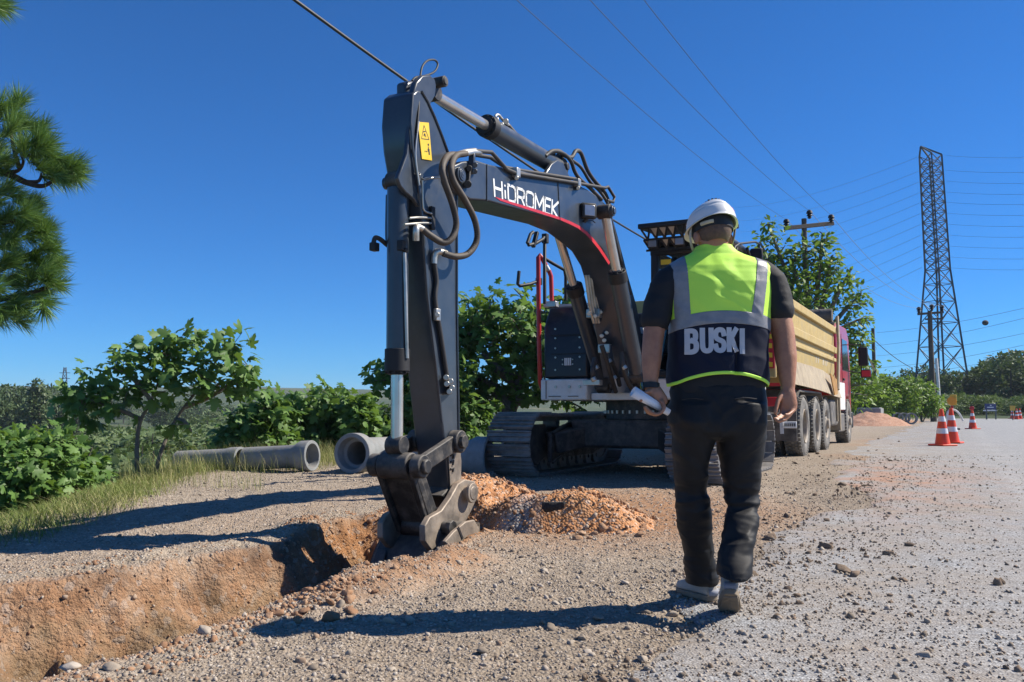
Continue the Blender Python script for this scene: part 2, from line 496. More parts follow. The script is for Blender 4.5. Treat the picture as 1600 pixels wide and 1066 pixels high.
# what the ground is made of, place by place
gv = GX*V.x + GY*V.y; gn = GX*N.x + GY*N.y
ga = np.interp(gv, E1v, E1n); gb = np.interp(gv, E2v, E2n)
low = np.clip((ga - gn + 0.10)/0.12, 0, 1) * np.clip((gn - gb + 0.06)/0.12, 0, 1) * np.clip((TR_END + 0.1 - gv)/0.1, 0, 1)
soil = low.copy()
soil = np.maximum(soil, 0.9*np.exp(-((ga - gn + 0.25)/0.20)**2) * sstep(3.0, 3.6, gv) * (1 - sstep(4.6, 5.0, gv)))
heapd = np.hypot((gv - 7.3)/1.7, (gn + 2.7)/1.25)
soil = np.maximum(soil, 0.75*np.clip(1.5 - heapd, 0, 1))
soil = np.maximum(soil, 0.6*np.clip(fbm(GX*0.55+4, GY*0.35, 3, 4)*2.2 - 0.35, 0, 1) * sstep(8, 12, gv) * sstep(-2.6, -1.8, gn) * (1 - sstep(-0.4, 0.3, gn)))
soil = np.maximum(soil, 0.12*sstep(0.0, 0.8, gb - gn)*(1 - sstep(0.8, 2.2, gb - gn)))
edge = np.interp(gv, Bv, Bn)
veg = sstep(-0.9, 0.5, edge - gn + 0.5*fbm(GX*0.9, GY*0.9, 1, 3))
veg = np.maximum(veg, sstep(72, 80, gv))
far = sstep(10, 24, np.hypot(GX, GY)) * veg * sstep(1.0, 6.0, edge - gn + 60*sstep(70, 80, gv))
dark = np.clip(0.5 + 0.9*fbm(GX*0.9, GY*0.9, 12, 4), 0, 1) * sstep(-3.2, -1.2, gn) * (1 - sstep(0.3, 1.4, gn))
tn = gn - gb
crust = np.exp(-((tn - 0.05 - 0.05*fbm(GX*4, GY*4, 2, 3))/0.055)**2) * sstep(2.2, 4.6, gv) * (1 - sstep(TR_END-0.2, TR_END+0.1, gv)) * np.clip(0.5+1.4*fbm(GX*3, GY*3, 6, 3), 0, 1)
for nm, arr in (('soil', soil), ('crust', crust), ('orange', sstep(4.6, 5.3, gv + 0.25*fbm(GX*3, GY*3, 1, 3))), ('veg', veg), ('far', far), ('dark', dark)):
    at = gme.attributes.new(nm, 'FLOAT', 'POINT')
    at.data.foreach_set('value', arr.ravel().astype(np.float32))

def ground_mat():
    m, nt, p = newmat('gravel_soil_ground')
    L = nt.links.new
    pos = nt.nodes.new('ShaderNodeNewGeometry').outputs['Position']
    def noise(sc, det=6, ro=0.6):
        n = nd(nt, 'ShaderNodeTexNoise', Scale=sc, Detail=float(min(det, 6)), Roughness=ro); L(pos, n.inputs['Vector']); return n.outputs['Fac']
    def att(nm): return nd(nt, 'ShaderNodeAttribute', attribute_name=nm).outputs['Fac']
    vo = nd(nt, 'ShaderNodeTexVoronoi', Scale=62.0, Randomness=1.0); L(pos, vo.inputs['Vector'])
    vo2 = nd(nt, 'ShaderNodeTexVoronoi', Scale=27.0, Randomness=1.0); L(pos, vo2.inputs['Vector'])
    vr = nt.nodes.new('ShaderNodeSeparateXYZ'); L(vo.outputs['Color'], vr.inputs[0])
    vr2 = nt.nodes.new('ShaderNodeSeparateXYZ'); L(vo2.outputs['Color'], vr2.inputs[0])
    peb = ramp(nt, vr.outputs[0], [(0.0,(0.17,0.14,0.11)), (0.35,(0.35,0.29,0.225)), (0.7,(0.47,0.405,0.325)), (0.95,(0.62,0.56,0.48))])
    fines = ramp(nt, noise(9.0), [(0.3,(0.24,0.185,0.13)), (0.7,(0.42,0.34,0.255))])
    gmask = ramp(nt, mth(nt, 'ADD', vo.outputs['Distance'], mth(nt, 'MULTIPLY', noise(3.0), 0.35)), [(0.40,0.85), (0.66,0.15)])
    grav = mixc(nt, gmask, fines, peb)
    dk = mth(nt, 'MULTIPLY', att('dark'), 0.55)
    grav = mixc(nt, dk, grav, mixc(nt, noise(30.0), (0.12,0.088,0.06), (0.27,0.215,0.16)))
    so = ramp(nt, noise(5.5, 8, 0.65), [(0.28,(0.21,0.11,0.055)), (0.46,(0.43,0.235,0.125)), (0.60,(0.50,0.305,0.18)), (0.8,(0.50,0.38,0.28))])
    so = mixc(nt, mth(nt, 'MULTIPLY', att('orange'), 0.75), so, mixc(nt, noise(11.0, 5), (0.30,0.125,0.045), (0.55,0.27,0.11)))
    so = mixc(nt, ramp(nt, noise(24.0, 5), [(0.52,0.0),(0.75,0.55)]), so, (0.20,0.13,0.08))
    so = mixc(nt, ramp(nt, vr2.outputs[1], [(0.78,0.0),(0.95,0.6)]), so, (0.52,0.42,0.34))
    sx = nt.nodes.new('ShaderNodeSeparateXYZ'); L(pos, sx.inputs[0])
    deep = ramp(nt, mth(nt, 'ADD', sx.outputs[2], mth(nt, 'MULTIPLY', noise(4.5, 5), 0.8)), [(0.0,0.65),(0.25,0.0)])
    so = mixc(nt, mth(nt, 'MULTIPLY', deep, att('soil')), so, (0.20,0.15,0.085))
    sm = mth(nt, 'MULTIPLY', att('soil'), mth(nt, 'ADD', 0.55, mth(nt, 'MULTIPLY', noise(7.0), 0.9)), True)
    cc = mixc(nt, sm, grav, so)
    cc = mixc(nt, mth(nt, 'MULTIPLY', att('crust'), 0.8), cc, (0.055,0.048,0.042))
    vg = ramp(nt, noise(0.8, 8, 0.7), [(0.3,(0.10,0.115,0.042)), (0.5,(0.20,0.185,0.085)), (0.72,(0.36,0.30,0.17))])
    fv = ramp(nt, noise(0.018, 9, 0.72), [(0.35,(0.035,0.058,0.022)), (0.56,(0.06,0.082,0.032)), (0.66,(0.15,0.135,0.07)), (0.78,(0.26,0.21,0.13))])
    vg = mixc(nt, att('far'), vg, fv)
    cc = mixc(nt, att('veg'), cc, vg)
    L(cc, p.inputs['Base Color'])
    p.inputs['Roughness'].default_value = 0.92
    p.inputs['Specular IOR Level'].default_value = 0.25
    hgt = mth(nt, 'ADD', mth(nt, 'MULTIPLY', mth(nt, 'SUBTRACT', 0.7, vo.outputs['Distance']), 0.55), mth(nt, 'MULTIPLY', noise(95.0, 4), 0.6))
    hgt = mth(nt, 'ADD', hgt, mth(nt, 'MULTIPLY', mth(nt, 'SUBTRACT', 0.6, vo2.outputs['Distance']), 0.5))
    hgt = mth(nt, 'ADD', hgt, mth(nt, 'MULTIPLY', mth(nt, 'MULTIPLY', noise(16.0, 6, 0.7), att('soil')), 3.2))
    b = nd(nt, 'ShaderNodeBump', Strength=1.0, Distance=0.02); L(hgt, b.inputs['Height']); L(b.outputs[0], p.inputs['Normal'])
    return m
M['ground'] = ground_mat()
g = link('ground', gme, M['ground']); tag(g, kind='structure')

# ---------------------------------------------------------------- road: worn chip-seal, ragged left edge
def road_mat():
    m, nt, p = newmat('chip_seal_road')
    L = nt.links.new
    pos = nt.nodes.new('ShaderNodeNewGeometry').outputs['Position']
    def noise(sc, det=6, ro=0.6):
        n = nd(nt, 'ShaderNodeTexNoise', Scale=sc, Detail=float(min(det, 6)), Roughness=ro); L(pos, n.inputs['Vector']); return n.outputs['Fac']
    vo = nd(nt, 'ShaderNodeTexVoronoi', Scale=85.0); L(pos, vo.inputs['Vector'])
    vr = nt.nodes.new('ShaderNodeSeparateXYZ'); L(vo.outputs['Color'], vr.inputs[0])
    chip = ramp(nt, vr.outputs[0], [(0.0,(0.19,0.195,0.20)), (0.5,(0.345,0.35,0.35)), (1.0,(0.54,0.545,0.54))])
    bind = ramp(nt, noise(2.0), [(0.3,(0.125,0.125,0.125)), (0.7,(0.21,0.21,0.208))])
    cc = mixc(nt, ramp(nt, vo.outputs['Distance'], [(0.42,0.92),(0.75,0.12)]), bind, chip)
    at = nd(nt, 'ShaderNodeAttribute', attribute_name='dirt').outputs['Fac']
    dm = mth(nt, 'MULTIPLY', at, ramp(nt, noise(1.6, 9, 0.7), [(0.35,0.0),(0.68,1.0)]), True)
    dcol = ramp(nt, noise(12.0, 6), [(0.3,(0.19,0.145,0.105)), (0.7,(0.37,0.305,0.235))])
    cc = mixc(nt, mth(nt, 'MULTIPLY', dm, 0.85), cc, dcol)
    rs = nd(nt, 'ShaderNodeAttribute', attribute_name='red').outputs['Fac']
    cc = mixc(nt, mth(nt, 'MULTIPLY', rs, ramp(nt, noise(2.4, 8, 0.7), [(0.40,0.0),(0.62,0.9)])), cc, (0.40,0.21,0.125))
    ln = nd(nt, 'ShaderNodeAttribute', attribute_name='line').outputs['Fac']
    cc = mixc(nt, mth(nt, 'MULTIPLY', ln, ramp(nt, noise(6.0, 8, 0.7), [(0.38,0.0),(0.62,0.7)])), cc, (0.58,0.57,0.55))
    L(cc, p.inputs['Base Color'])
    p.inputs['Roughness'].default_value = 0.85
    p.inputs['Specular IOR Level'].default_value = 0.35
    hgt = mth(nt, 'ADD', mth(nt, 'MULTIPLY', mth(nt, 'SUBTRACT', 0.7, vo.outputs['Distance']), 0.7), mth(nt, 'MULTIPLY', noise(140.0, 3), 0.4))
    b = nd(nt, 'ShaderNodeBump', Strength=0.8, Distance=0.008); L(hgt, b.inputs['Height']); L(b.outputs[0], p.inputs['Normal'])
    return m
rv_ = np.concatenate([np.arange(-6, 14, 0.05), np.arange(14, 78, 0.4)])
lat_ = np.concatenate([np.arange(0, 2.0, 0.05), np.arange(2.0, 9.4, 0.3)])
RV, RL = np.meshgrid(rv_, lat_, indexing='ij')
left = -1.05 + 0.45*fbm(rv_*0.9, rv_*0+2.0, 1.0, 5)
left = np.where(rv_ > 9, left - 0.9*sstep(9, 16, rv_), left)
RN = left[:, None] + RL
rx = RV*V.x + RN*N.x; ry = RV*V.y + RN*N.y
rz = terrain(rx, ry, False) + 0.006
rz = rz - 0.016*(1 - sstep(0, 0.12, RL))
ridx = np.arange(rx.size).reshape(rx.shape)
rf = np.stack([ridx[:-1,:-1].ravel(), ridx[:-1,1:].ravel(), ridx[1:,1:].ravel(), ridx[1:,:-1].ravel()], 1)
rme = np_mesh('road', np.stack([rx.ravel(), ry.ravel(), rz.ravel()], 1), rf, True)
dirt = np.clip(1.25 - RL/2.6, 0.10, 1) + 0.0*RN
red = np.exp(-((RV-11.5)/3.2)**2) * np.exp(-((RN+0.9)/1.1)**2)
line = 0.3*np.exp(-((RN - 0.55)/0.09)**4) * sstep(6, 12, RV)
for nm, arr in (('dirt', dirt), ('red', red), ('line', line)):
    at = rme.attributes.new(nm, 'FLOAT', 'POINT'); at.data.foreach_set('value', arr.ravel().astype(np.float32))
ro = link('road', rme, road_mat()); tag(ro, kind='structure')
# ================================================================ loose stones, clods, soil heaps
def ico(sub=1):
    bm = bmesh.new(); bmesh.ops.create_icosphere(bm, subdivisions=sub, radius=1.0)
    bm.verts.ensure_lookup_table()
    v = np.array([p.co[:] for p in bm.verts]); f = np.array([[q.index for q in t.verts] for t in bm.faces]); bm.free()
    return v, f
ICO_V, ICO_F = ico(1)
def stone_base(seed, rough=0.22, flat=0.75, sub=1):
    r = np.random.default_rng(seed)
    v, f = (ICO_V, ICO_F) if sub == 1 else ico(sub)
    s = 1 + rough*fbm(v[:,0]*1.7+seed, v[:,1]*1.7, v[:,2]*1.7, 2)*1.6 + r.normal(0, rough*0.18, len(v))
    v = v*s[:,None]
    for k in range(7 if sub == 1 else 13):                 # broken faces
        d = r.normal(size=3); d /= np.linalg.norm(d); c = r.uniform(0.50,0.78) if sub == 1 else r.uniform(0.40,0.72)
        v = v - np.maximum(0, v @ d - c)[:,None]*d
    v = v*np.array([1.0, r.uniform(0.7,1.0), flat*r.uniform(0.75,1.1)])*1.15
    return v, f
def rotmats(n, r, tilt=math.pi):
    q = r.normal(size=(n,4)); q /= np.linalg.norm(q, axis=1)[:,None]
    w,x,y,z = q.T
    return np.stack([np.stack([1-2*(y*y+z*z),2*(x*y-w*z),2*(x*z+w*y)],1), np.stack([2*(x*y+w*z),1-2*(x*x+z*z),2*(y*z-w*x)],1), np.stack([2*(x*z-w*y),2*(y*z+w*x),1-2*(x*x+y*y)],1)],1)
def zrot(a):
    c, s = np.cos(a), np.sin(a); o = np.zeros_like(a); i = np.ones_like(a)
    return np.stack([np.stack([c,-s,o],1), np.stack([s,c,o],1), np.stack([o,o,i],1)],1)
def inst(base_v, base_f, rot, pos, sc, rnd=None, name='m', smooth=False):
    n, k = len(pos), len(base_v)
    sc = np.asarray(sc); sc = sc[:,None,None] if sc.ndim == 1 else sc[:,None,:]
    vs = np.einsum('nij,nkj->nki', rot, base_v[None]*sc) + pos[:,None,:]
    fs = base_f[None] + (np.arange(n)*k)[:,None,None]
    me = np_mesh(name, vs.reshape(-1,3), fs.reshape(-1, base_f.shape[1]), smooth)
    if rnd is not None:
        at = me.attributes.new('rnd', 'FLOAT', 'POINT')
        at.data.foreach_set('value', np.repeat(rnd, k).astype(np.float32))
    return me
def stonemat(name, stops, bump=0.002):
    m, nt, p = newmat(name)
    at = nd(nt, 'ShaderNodeAttribute', attribute_name='rnd'); oi = nt.nodes.new('ShaderNodeObjectInfo')
    f = mth(nt, 'FRACT', mth(nt, 'ADD', at.outputs['Fac'], oi.outputs['Random']))
    cc = ramp(nt, f, stops)
    tc = nt.nodes.new('ShaderNodeNewGeometry').outputs['Position']
    n = nd(nt, 'ShaderNodeTexNoise', Scale=70.0, Detail=5.0); nt.links.new(tc, n.inputs['Vector'])
    cc = mixc(nt, mth(nt, 'MULTIPLY', n.outputs['Fac'], 0.6), cc, (0.22,0.17,0.12))
    nt.links.new(cc, p.inputs['Base Color']); p.inputs['Roughness'].default_value = 0.93
    p.inputs['Specular IOR Level'].default_value = 0.25
    b = nd(nt, 'ShaderNodeBump', Strength=0.8, Distance=bump); nt.links.new(n.outputs['Fac'], b.inputs['Height']); nt.links.new(b.outputs[0], p.inputs['Normal'])
    return m
M['stone'] = stonemat('loose_gravel_stone', [(0,(0.17,0.14,0.11)),(0.3,(0.33,0.275,0.215)),(0.6,(0.43,0.37,0.30)),(0.85,(0.53,0.47,0.40)),(1,(0.30,0.19,0.12))])
M['clod'] = stonemat('dark_soil_clod', [(0,(0.11,0.08,0.055)),(0.5,(0.17,0.12,0.085)),(1,(0.24,0.17,0.12))], 0.006)
M['soilclod'] = stonemat('orange_soil_clod', [(0,(0.25,0.12,0.06)),(0.4,(0.38,0.195,0.10)),(0.8,(0.46,0.28,0.165)),(1,(0.46,0.38,0.30))], 0.005)

r = np.random.default_rng(5)
# candidate positions, weighted so that they are dense in front of the camera
def scatter(nw, ylo, yhi, keep):
    u = r.random(nw)
    y = ylo*(yhi/ylo)**u
    x = (r.random(nw)*2-1) * y * 0.66
    k = r.random(nw) < keep(x, y)
    return x[k], y[k]
def vn(x, y): return x*V.x + y*V.y, x*N.x + y*N.y
def open_ground(x, y):
    v, n = vn(x, y)
    a = np.interp(v, E1v, E1n); b = np.interp(v, E2v, E2n); e = np.interp(v, Bv, Bn)
    tr = (n < a - 0.02) & (n > b + 0.02) & (v < TR_END)
    road = sstep(-1.4, 0.6, n)
    dens = np.where(tr, 0.25, 1.0) * (1 - 0.78*road) * (n > e - 0.2)
    lane = np.exp(-((n + 0.6)/1.1)**2)
    return np.clip(dens * (0.45 + 0.55*np.clip(0.5+1.6*fbm(x*1.1, y*1.1, 2.0, 4), 0, 1)) + 0.12*lane, 0, 1)
x, y = scatter(72000, 2.3, 15, open_ground)
s = np.clip(np.exp(r.normal(-5.25, 0.45, len(x))), 0.0025, 0.019) * (0.85 + 0.05*y)
z = terrain(x, y) + s*0.12
road_n = vn(x, y)[1] > -1.2
z = np.where(road_n, np.maximum(z, terrain(x, y, False) + 0.006 + s*0.2), z)
me = None
parts = []
for k in range(4):
    q = (np.arange(len(x)) % 4) == k
    bv, bf = stone_base(40+k, 0.3, 0.75)
    vs = np.einsum('nij,nkj->nki', rotmats(q.sum(), r), bv[None]*s[q][:,None,None]) + np.stack([x[q],y[q],z[q]],1)[:,None,:]
    parts.append((vs.reshape(-1,3), (bf[None] + (np.arange(q.sum())*len(bv))[:,None,None]).reshape(-1,3), np.repeat(r.random(q.sum()), len(bv))))
def joinparts(name, parts, smooth=False):
    vs = np.concatenate([p[0] for p in parts]); o = 0; fs = []
    for p in parts: fs.append(p[1] + o); o += len(p[0])
    me = np_mesh(name, vs, np.concatenate(fs), smooth)
    at = me.attributes.new('rnd', 'FLOAT', 'POINT'); at.data.foreach_set('value', np.concatenate([p[2] for p in parts]).astype(np.float32))
    return me
o = link('loose_gravel', joinparts('loose_gravel', parts), M['stone'])
tag(o, 'loose grey and beige gravel strewn over the road shoulder', 'gravel', kind='stuff')
# individual stones and clods big enough to pick out
STONES = []
for k in range(6):
    bv, bf = stone_base(80+k, 0.34, 0.72, 2); STONES.append(np_mesh('stone', bv, bf, False))
def place_stones(name, label, cat, group, m, spots, smin, smax, seed):
    rr = random.Random(seed)
    meshes = []
    for me in STONES:
        c = me.copy(); c.materials.append(m); meshes.append(c)
    for (x, y) in spots:
        s = smin*(smax/smin)**(rr.random()**1.6)
        o = bpy.data.objects.new(name, rr.choice(meshes)); col.objects.link(o)
        n_ = x*N.x + y*N.y
        z0 = max(hz(x, y), float(terrain(np.array([x]), np.array([y]), False)[0]) + 0.006) if n_ > -1.0 else hz(x, y)
        o.location = (x, y, z0 + s*0.28); o.scale = (s, s*rr.uniform(0.8,1.1), s*rr.uniform(0.7,1.0))
        o.rotation_euler = (rr.uniform(-.4,.4), rr.uniform(-.4,.4), rr.uniform(0,6.28))
        tag(o, label, cat, group)
rr = random.Random(21)
spots = []
while len(spots) < 90:
    p = G(rr.uniform(1130,1420), 690 + 260*rr.random()**1.5)
    if abs(to_vn(p)[1] + 0.7) < 1.6 and p.y > 3.4: spots.append((p.x, p.y))
place_stones('soil_clod', 'dark brown soil clod dropped on the road to the right of the walking man', 'clod', 'dark clods beside the walking man', M['clod'], spots, 0.016, 0.055, 1)
spots = []
while len(spots) < 70:
    p = G(rr.uniform(420,1050), rr.uniform(830,1060))
    v_, n_ = to_vn(p)
    if n_ > np.interp(v_, E1v, E1n) + 0.1: spots.append((p.x, p.y))
place_stones('pebble', 'pale rough pebble lying on the gravel between the trench and the walking man', 'stone', 'pale pebbles in the foreground gravel', M['stone'], spots, 0.012, 0.035, 2)
spots = []
while len(spots) < 55:
    p = G(rr.uniform(385,600), rr.uniform(885,985))
    v_, n_ = to_vn(p)
    if 0.0 < n_ - np.interp(v_, E1v, E1n) < 0.5: spots.append((p.x, p.y))
place_stones('soil_lump', 'orange soil lump piled on the near lip of the trench', 'clod', 'orange lumps on the trench lip', M['soilclod'], spots, 0.016, 0.05, 3)
# flat concrete-like slab pieces at the near left lip
mb_specs = [(170,1050,0.035,0.03,'pale flat stone chip at the trench lip, nearest the left corner'),(110,1047,0.04,0.03,'pink flat stone chip at the trench lip near the bottom left'),(318,992,0.045,0.042,'rounded beige rock on the trench lip where the soil ridge ends'),(752,1022,0.035,0.03,'white angular rock in the foreground gravel below the man\'s shadow'),(1445,1027,0.035,0.025,'tan rock alone on the grey road at the lower right'),(1210,700,0.0,0.0,None)]
for i, (a, b_, sx, sz, lab) in enumerate(mb_specs):
    if lab is None: continue
    p = G(a, b_)
    c = STONES[i % 6].copy(); c.materials.append(M['stone'])
    o = bpy.data.objects.new('rock', c); col.objects.link(o)
    o.location = (p.x, p.y, max(hz(p.x, p.y), 0.0) + sz*0.35); o.scale = (sx, sx*0.85, sz*1.1); o.rotation_euler = (0.2, -0.15, i*1.3)
    tag(o, lab, 'stone')

# ---------------------------------------------------------------- heap of dug soil behind the bucket
def heap(name, label, bumps, v0, v1, n0, n1, step, m, seed, greyp=None, rough=0.07, taper=None):
    vv = np.arange(v0, v1, step); nn = np.arange(n0, n1, step)
    A, C = np.meshgrid(vv, nn, indexing='ij')
    X = A*V.x + C*N.x; Y = A*V.y + C*N.y
    base = terrain(X, Y, False, False)
    h = np.full_like(X, -0.15)
    for (bv_, bn_, sv, sn, hh) in bumps:
        q = np.hypot((A-bv_)/sv, (C-bn_)/sn)
        h = np.maximum(h, hh*np.clip(1.15 - q, -0.3, 1)**1.0 * (1 - 0.25*np.clip(1-q,0,1)))
    if taper: h = -0.12 + (h + 0.12)*sstep(taper, taper+0.45, A + 0.15*fbm(X*2, Y*2, 4, 2))
    amp = np.clip(h*6, 0, 1)
    h = h + amp*(rough*fbm(X*3.2+seed, Y*3.2, 1, 4) + 0.55*rough*np.abs(fbm(X*9, Y*9, 2, 3)) + 0.3*rough*fbm(X*26, Y*26, 3, 2))
    Z = base + h
    ii = np.arange(X.size).reshape(X.shape)
    f = np.stack([ii[:-1,:-1].ravel(), ii[1:,:-1].ravel(), ii[1:,1:].ravel(), ii[:-1,1:].ravel()], 1)
    # drop what lies under the ground
    keep = (h.ravel()[f] > -0.10).any(1)
    loc = Vector((float(X.mean()), float(Y.mean()), float(base.mean())))
    me = np_mesh(name, np.stack([X.ravel()-loc.x, Y.ravel()-loc.y, Z.ravel()-loc.z], 1), f[keep], True)
    gr = np.zeros(X.size)
    if greyp: 
        for (gv_, gn_, s1, s2) in greyp: gr = np.maximum(gr, np.clip(1.6 - 1.6*np.hypot((A-gv_)/s1, (C-gn_)/s2), 0, 1).ravel())
    at = me.attributes.new('grey', 'FLOAT', 'POINT'); at.data.foreach_set('value', gr.astype(np.float32))
    o = link(name, me, m, None, loc)
    tag(o, label, 'soil heap', kind='stuff')
    return lambda v, n: None
def heap_mat(name, c1, c2, c3, grey=(0.27,0.26,0.25)):
    m, nt, p = newmat(name)
    pos = nt.nodes.new('ShaderNodeNewGeometry').outputs['Position']
    n1 = nd(nt, 'ShaderNodeTexNoise', Scale=6.0, Detail=9.0, Roughness=0.68); nt.links.new(pos, n1.inputs['Vector'])
    vo = nd(nt, 'ShaderNodeTexVoronoi', Scale=48.0); nt.links.new(pos, vo.inputs['Vector'])
    sp = nt.nodes.new('ShaderNodeSeparateXYZ'); nt.links.new(vo.outputs['Color'], sp.inputs[0])
    cc = ramp(nt, n1.outputs['Fac'], [(0.3,c1),(0.5,c2),(0.72,c3)])
    cc = mixc(nt, ramp(nt, sp.outputs[0], [(0.72,0.0),(0.92,0.65)]), cc, (0.56,0.46,0.37))
    gr = nd(nt, 'ShaderNodeAttribute', attribute_name='grey').outputs['Fac']
    gcol = ramp(nt, sp.outputs[1], [(0,(0.10,0.10,0.10)),(0.6,grey),(1,(0.42,0.41,0.39))])
    gr = mth(nt, 'MULTIPLY', gr, ramp(nt, n1.outputs['Fac'], [(0.32,0.3),(0.5,1.0)]))
    cc = mixc(nt, gr, cc, gcol)
    nt.links.new(cc, p.inputs['Base Color']); p.inputs['Roughness'].default_value = 0.95; p.inputs['Specular IOR Level'].default_value = 0.2
    hgt = mth(nt, 'ADD', mth(nt, 'SUBTRACT', 0.7, vo.outputs['Distance']), n1.outputs['Fac'])
    b = nd(nt, 'ShaderNodeBump', Strength=0.9, Distance=0.016); nt.links.new(hgt, b.inputs['Height']); nt.links.new(b.outputs[0], p.inputs['Normal'])
    return m
M['heap'] = heap_mat('orange_dug_soil', (0.26,0.115,0.05), (0.47,0.225,0.10), (0.56,0.32,0.17))
M['heap_far'] = heap_mat('reddish_soil', (0.30,0.15,0.09), (0.42,0.23,0.15), (0.50,0.31,0.22))
def vnpx(x, y, z=0.0):
    p = G(x, y, z); return to_vn(p)
def hb(px, py, zt, sv, sn, hh):
    v_, n_ = vnpx(px, py, zt); return (v_, n_, sv, sn, hh)
heap('soil_heap', 'heap of freshly dug orange soil between the bucket and the crawler tracks',
     [hb(735,752,0.30,0.95,0.55,0.40), hb(770,772,0.30,0.9,0.6,0.40), hb(812,780,0.26,0.85,0.5,0.37), hb(850,772,0.28,0.85,0.6,0.36), hb(890,775,0.25,0.9,0.48,0.34), hb(925,785,0.2,0.75,0.36,0.28), hb(875,815,0.08,0.5,0.5,0.12), hb(700,760,0.2,0.8,0.4,0.25)],
     5.6, 9.6, -4.6, -1.1, 0.026, M['heap'], 3.0, [(*vnpx(800,800,0.15), 0.42, 0.22)], 0.07, 5.75)
heap('far_soil_heap', 'reddish soil heap beside the concrete chamber beyond the truck',
     [hb(1362,668,0.0,2.6,1.6,0.75), hb(1340,668,0.0,2.0,1.2,0.55), hb(1405,662,0.0,2.4,1.4,0.5)], 38, 58, -9, 3, 0.14, M['heap_far'], 8.0, None, 0.12)
# clods tumbled from the heap
spots = []
while len(spots) < 60:
    p = G(rr.uniform(735,1010), 806 + 40*rr.random()**1.3)
    spots.append((p.x, p.y))
place_stones('heap_lump', 'orange soil lump rolled out at the foot of the dug heap', 'clod', 'orange lumps at the foot of the heap', M['soilclod'], spots, 0.014, 0.05, 4)
# broken asphalt pieces on the heap
M['asphalt'] = mat('broken_asphalt', (0.045,0.045,0.047), (0.022,0.022,0.024), rough=0.9, scale=40, bump=0.01, bscale=60)
for i, (a, b_, z_, pts, tilt, lab) in enumerate([
    (862,790,0.20,[(-.10,-.05),(-.05,-.11),(.07,-.09),(.13,.02),(.06,.10),(-.06,.08)],0.75,'upright dark lump of broken asphalt on the orange heap'),
    (930,806,0.06,[(-.33,-.03),(-.2,-.09),(.1,-.07),(.28,-.09),(.36,-.02),(.25,.08),(-.25,.10)],0.15,'long flat slab of broken asphalt at the foot of the orange heap'),
    (985,826,0.03,[(-.07,-.06),(.05,-.07),(.08,.05),(-.06,.07)],0.5,'small pale block of broken pavement at the right foot of the heap')]):
    c = G(a, b_, z_)
    bv, bf = stone_base(500+i, 0.35, 0.5, 3); bv = bv + 0.05*np.stack([fbm(bv[:,0]*5, bv[:,1]*5, bv[:,2]*5+k, 3) for k in range(3)], 1)
    o = link('asphalt_slab', np_mesh('asphalt_slab', bv, bf), M['asphalt'] if i < 2 else M['concrete'], None, c)
    o.scale = ((0.10,0.08,0.09),(0.32,0.10,0.06),(0.075,0.06,0.09))[i]; o.rotation_euler = (0.35*tilt, 0.12*i, -0.45+0.2*i)
    tag(o, lab, 'asphalt')

# crumbs of soil over the heap, the trench wall and its lips: too many and too small to count
def crumbs(name, label, xs, ys, zs_, s_, seed, m):
    q = np.random.default_rng(seed); prt = []
    for k in range(4):
        i_ = (np.arange(len(xs)) % 4) == k; bv, bf = stone_base(300+k, 0.3, 0.8)
        vs = np.einsum('nij,nkj->nki', rotmats(i_.sum(), q), bv[None]*s_[i_][:,None,None]) + np.stack([xs[i_],ys[i_],zs_[i_]],1)[:,None,:]
        prt.append((vs.reshape(-1,3), (bf[None] + (np.arange(i_.sum())*len(bv))[:,None,None]).reshape(-1,3), np.repeat(q.random(i_.sum()), len(bv))))
    o = link(name, joinparts(name, prt), m); tag(o, label, 'soil', kind='stuff')
HPO = bpy.data.objects['soil_heap']
hv = np.zeros(len(HPO.data.vertices)*3, np.float32); HPO.data.vertices.foreach_get('co', hv); hv = hv.reshape(-1,3) + np.array(HPO.location[:])
hv = hv[hv[:,2] > terrain(hv[:,0], hv[:,1], False, False) - 0.02]
q = np.random.default_rng(31); pk_ = q.integers(0, len(hv), 5200)
pp_ = hv[pk_] + q.normal(0, 0.012, (5200,3)); ss_ = np.clip(np.exp(q.normal(-4.85, 0.62, 5200)), 0.004, 0.05)
pp_[:,2] -= ss_*0.1
crumbs('heap_crumbs', 'crumbly orange lumps covering the dug soil heap', pp_[:,0], pp_[:,1], pp_[:,2], ss_, 32, M['soilclod'])
nc = 46000
v_ = 1.2 + q.random(nc)*4.9; a_ = np.interp(v_, E1v, E1n); b_ = np.interp(v_, E2v, E2n); n_ = b_ - 0.28 + (a_-b_+0.6)*q.random(nc)
x_, y_ = v_*V.x + n_*N.x, v_*V.y + n_*N.y
kk = q.random(nc) < np.clip(0.35 + 1.2*fbm(x_*2.2, y_*2.2, 8, 3), 0.05, 1); x_, y_ = x_[kk], y_[kk]
ss_ = np.clip(np.exp(q.normal(-5.15, 0.55, len(x_))), 0.003, 0.032)
crumbs('trench_crumbs', 'crumbly soil and small stones on the walls and lips of the trench', x_, y_, terrain(x_, y_) + ss_*0.1, ss_, 33, M['soilclod'])

nc = 3400
v_ = 2.3 + 8.5*q.random(nc)**1.1; n_ = -0.85 + q.normal(0, 0.55, nc) - 0.03*v_
x_, y_ = v_*V.x + n_*N.x, v_*V.y + n_*N.y
kk = (q.random(nc) < np.clip(0.15 + 1.5*fbm(x_*1.1+3, y_*1.1, 5, 4), 0.02, 1)) & (n_ > -2.2)
x_, y_ = x_[kk], y_[kk]; ss_ = np.clip(np.exp(q.normal(-4.9, 0.55, len(x_))), 0.004, 0.03)
crumbs('dirt_crumbs', 'small dark crumbs of soil dropped along the road edge', x_, y_, np.maximum(terrain(x_, y_), terrain(x_, y_, False) + np.where(x_*N.x + y_*N.y > -1.2, 0.006, -1)) + ss_*0.15, ss_, 34, M['clod'])
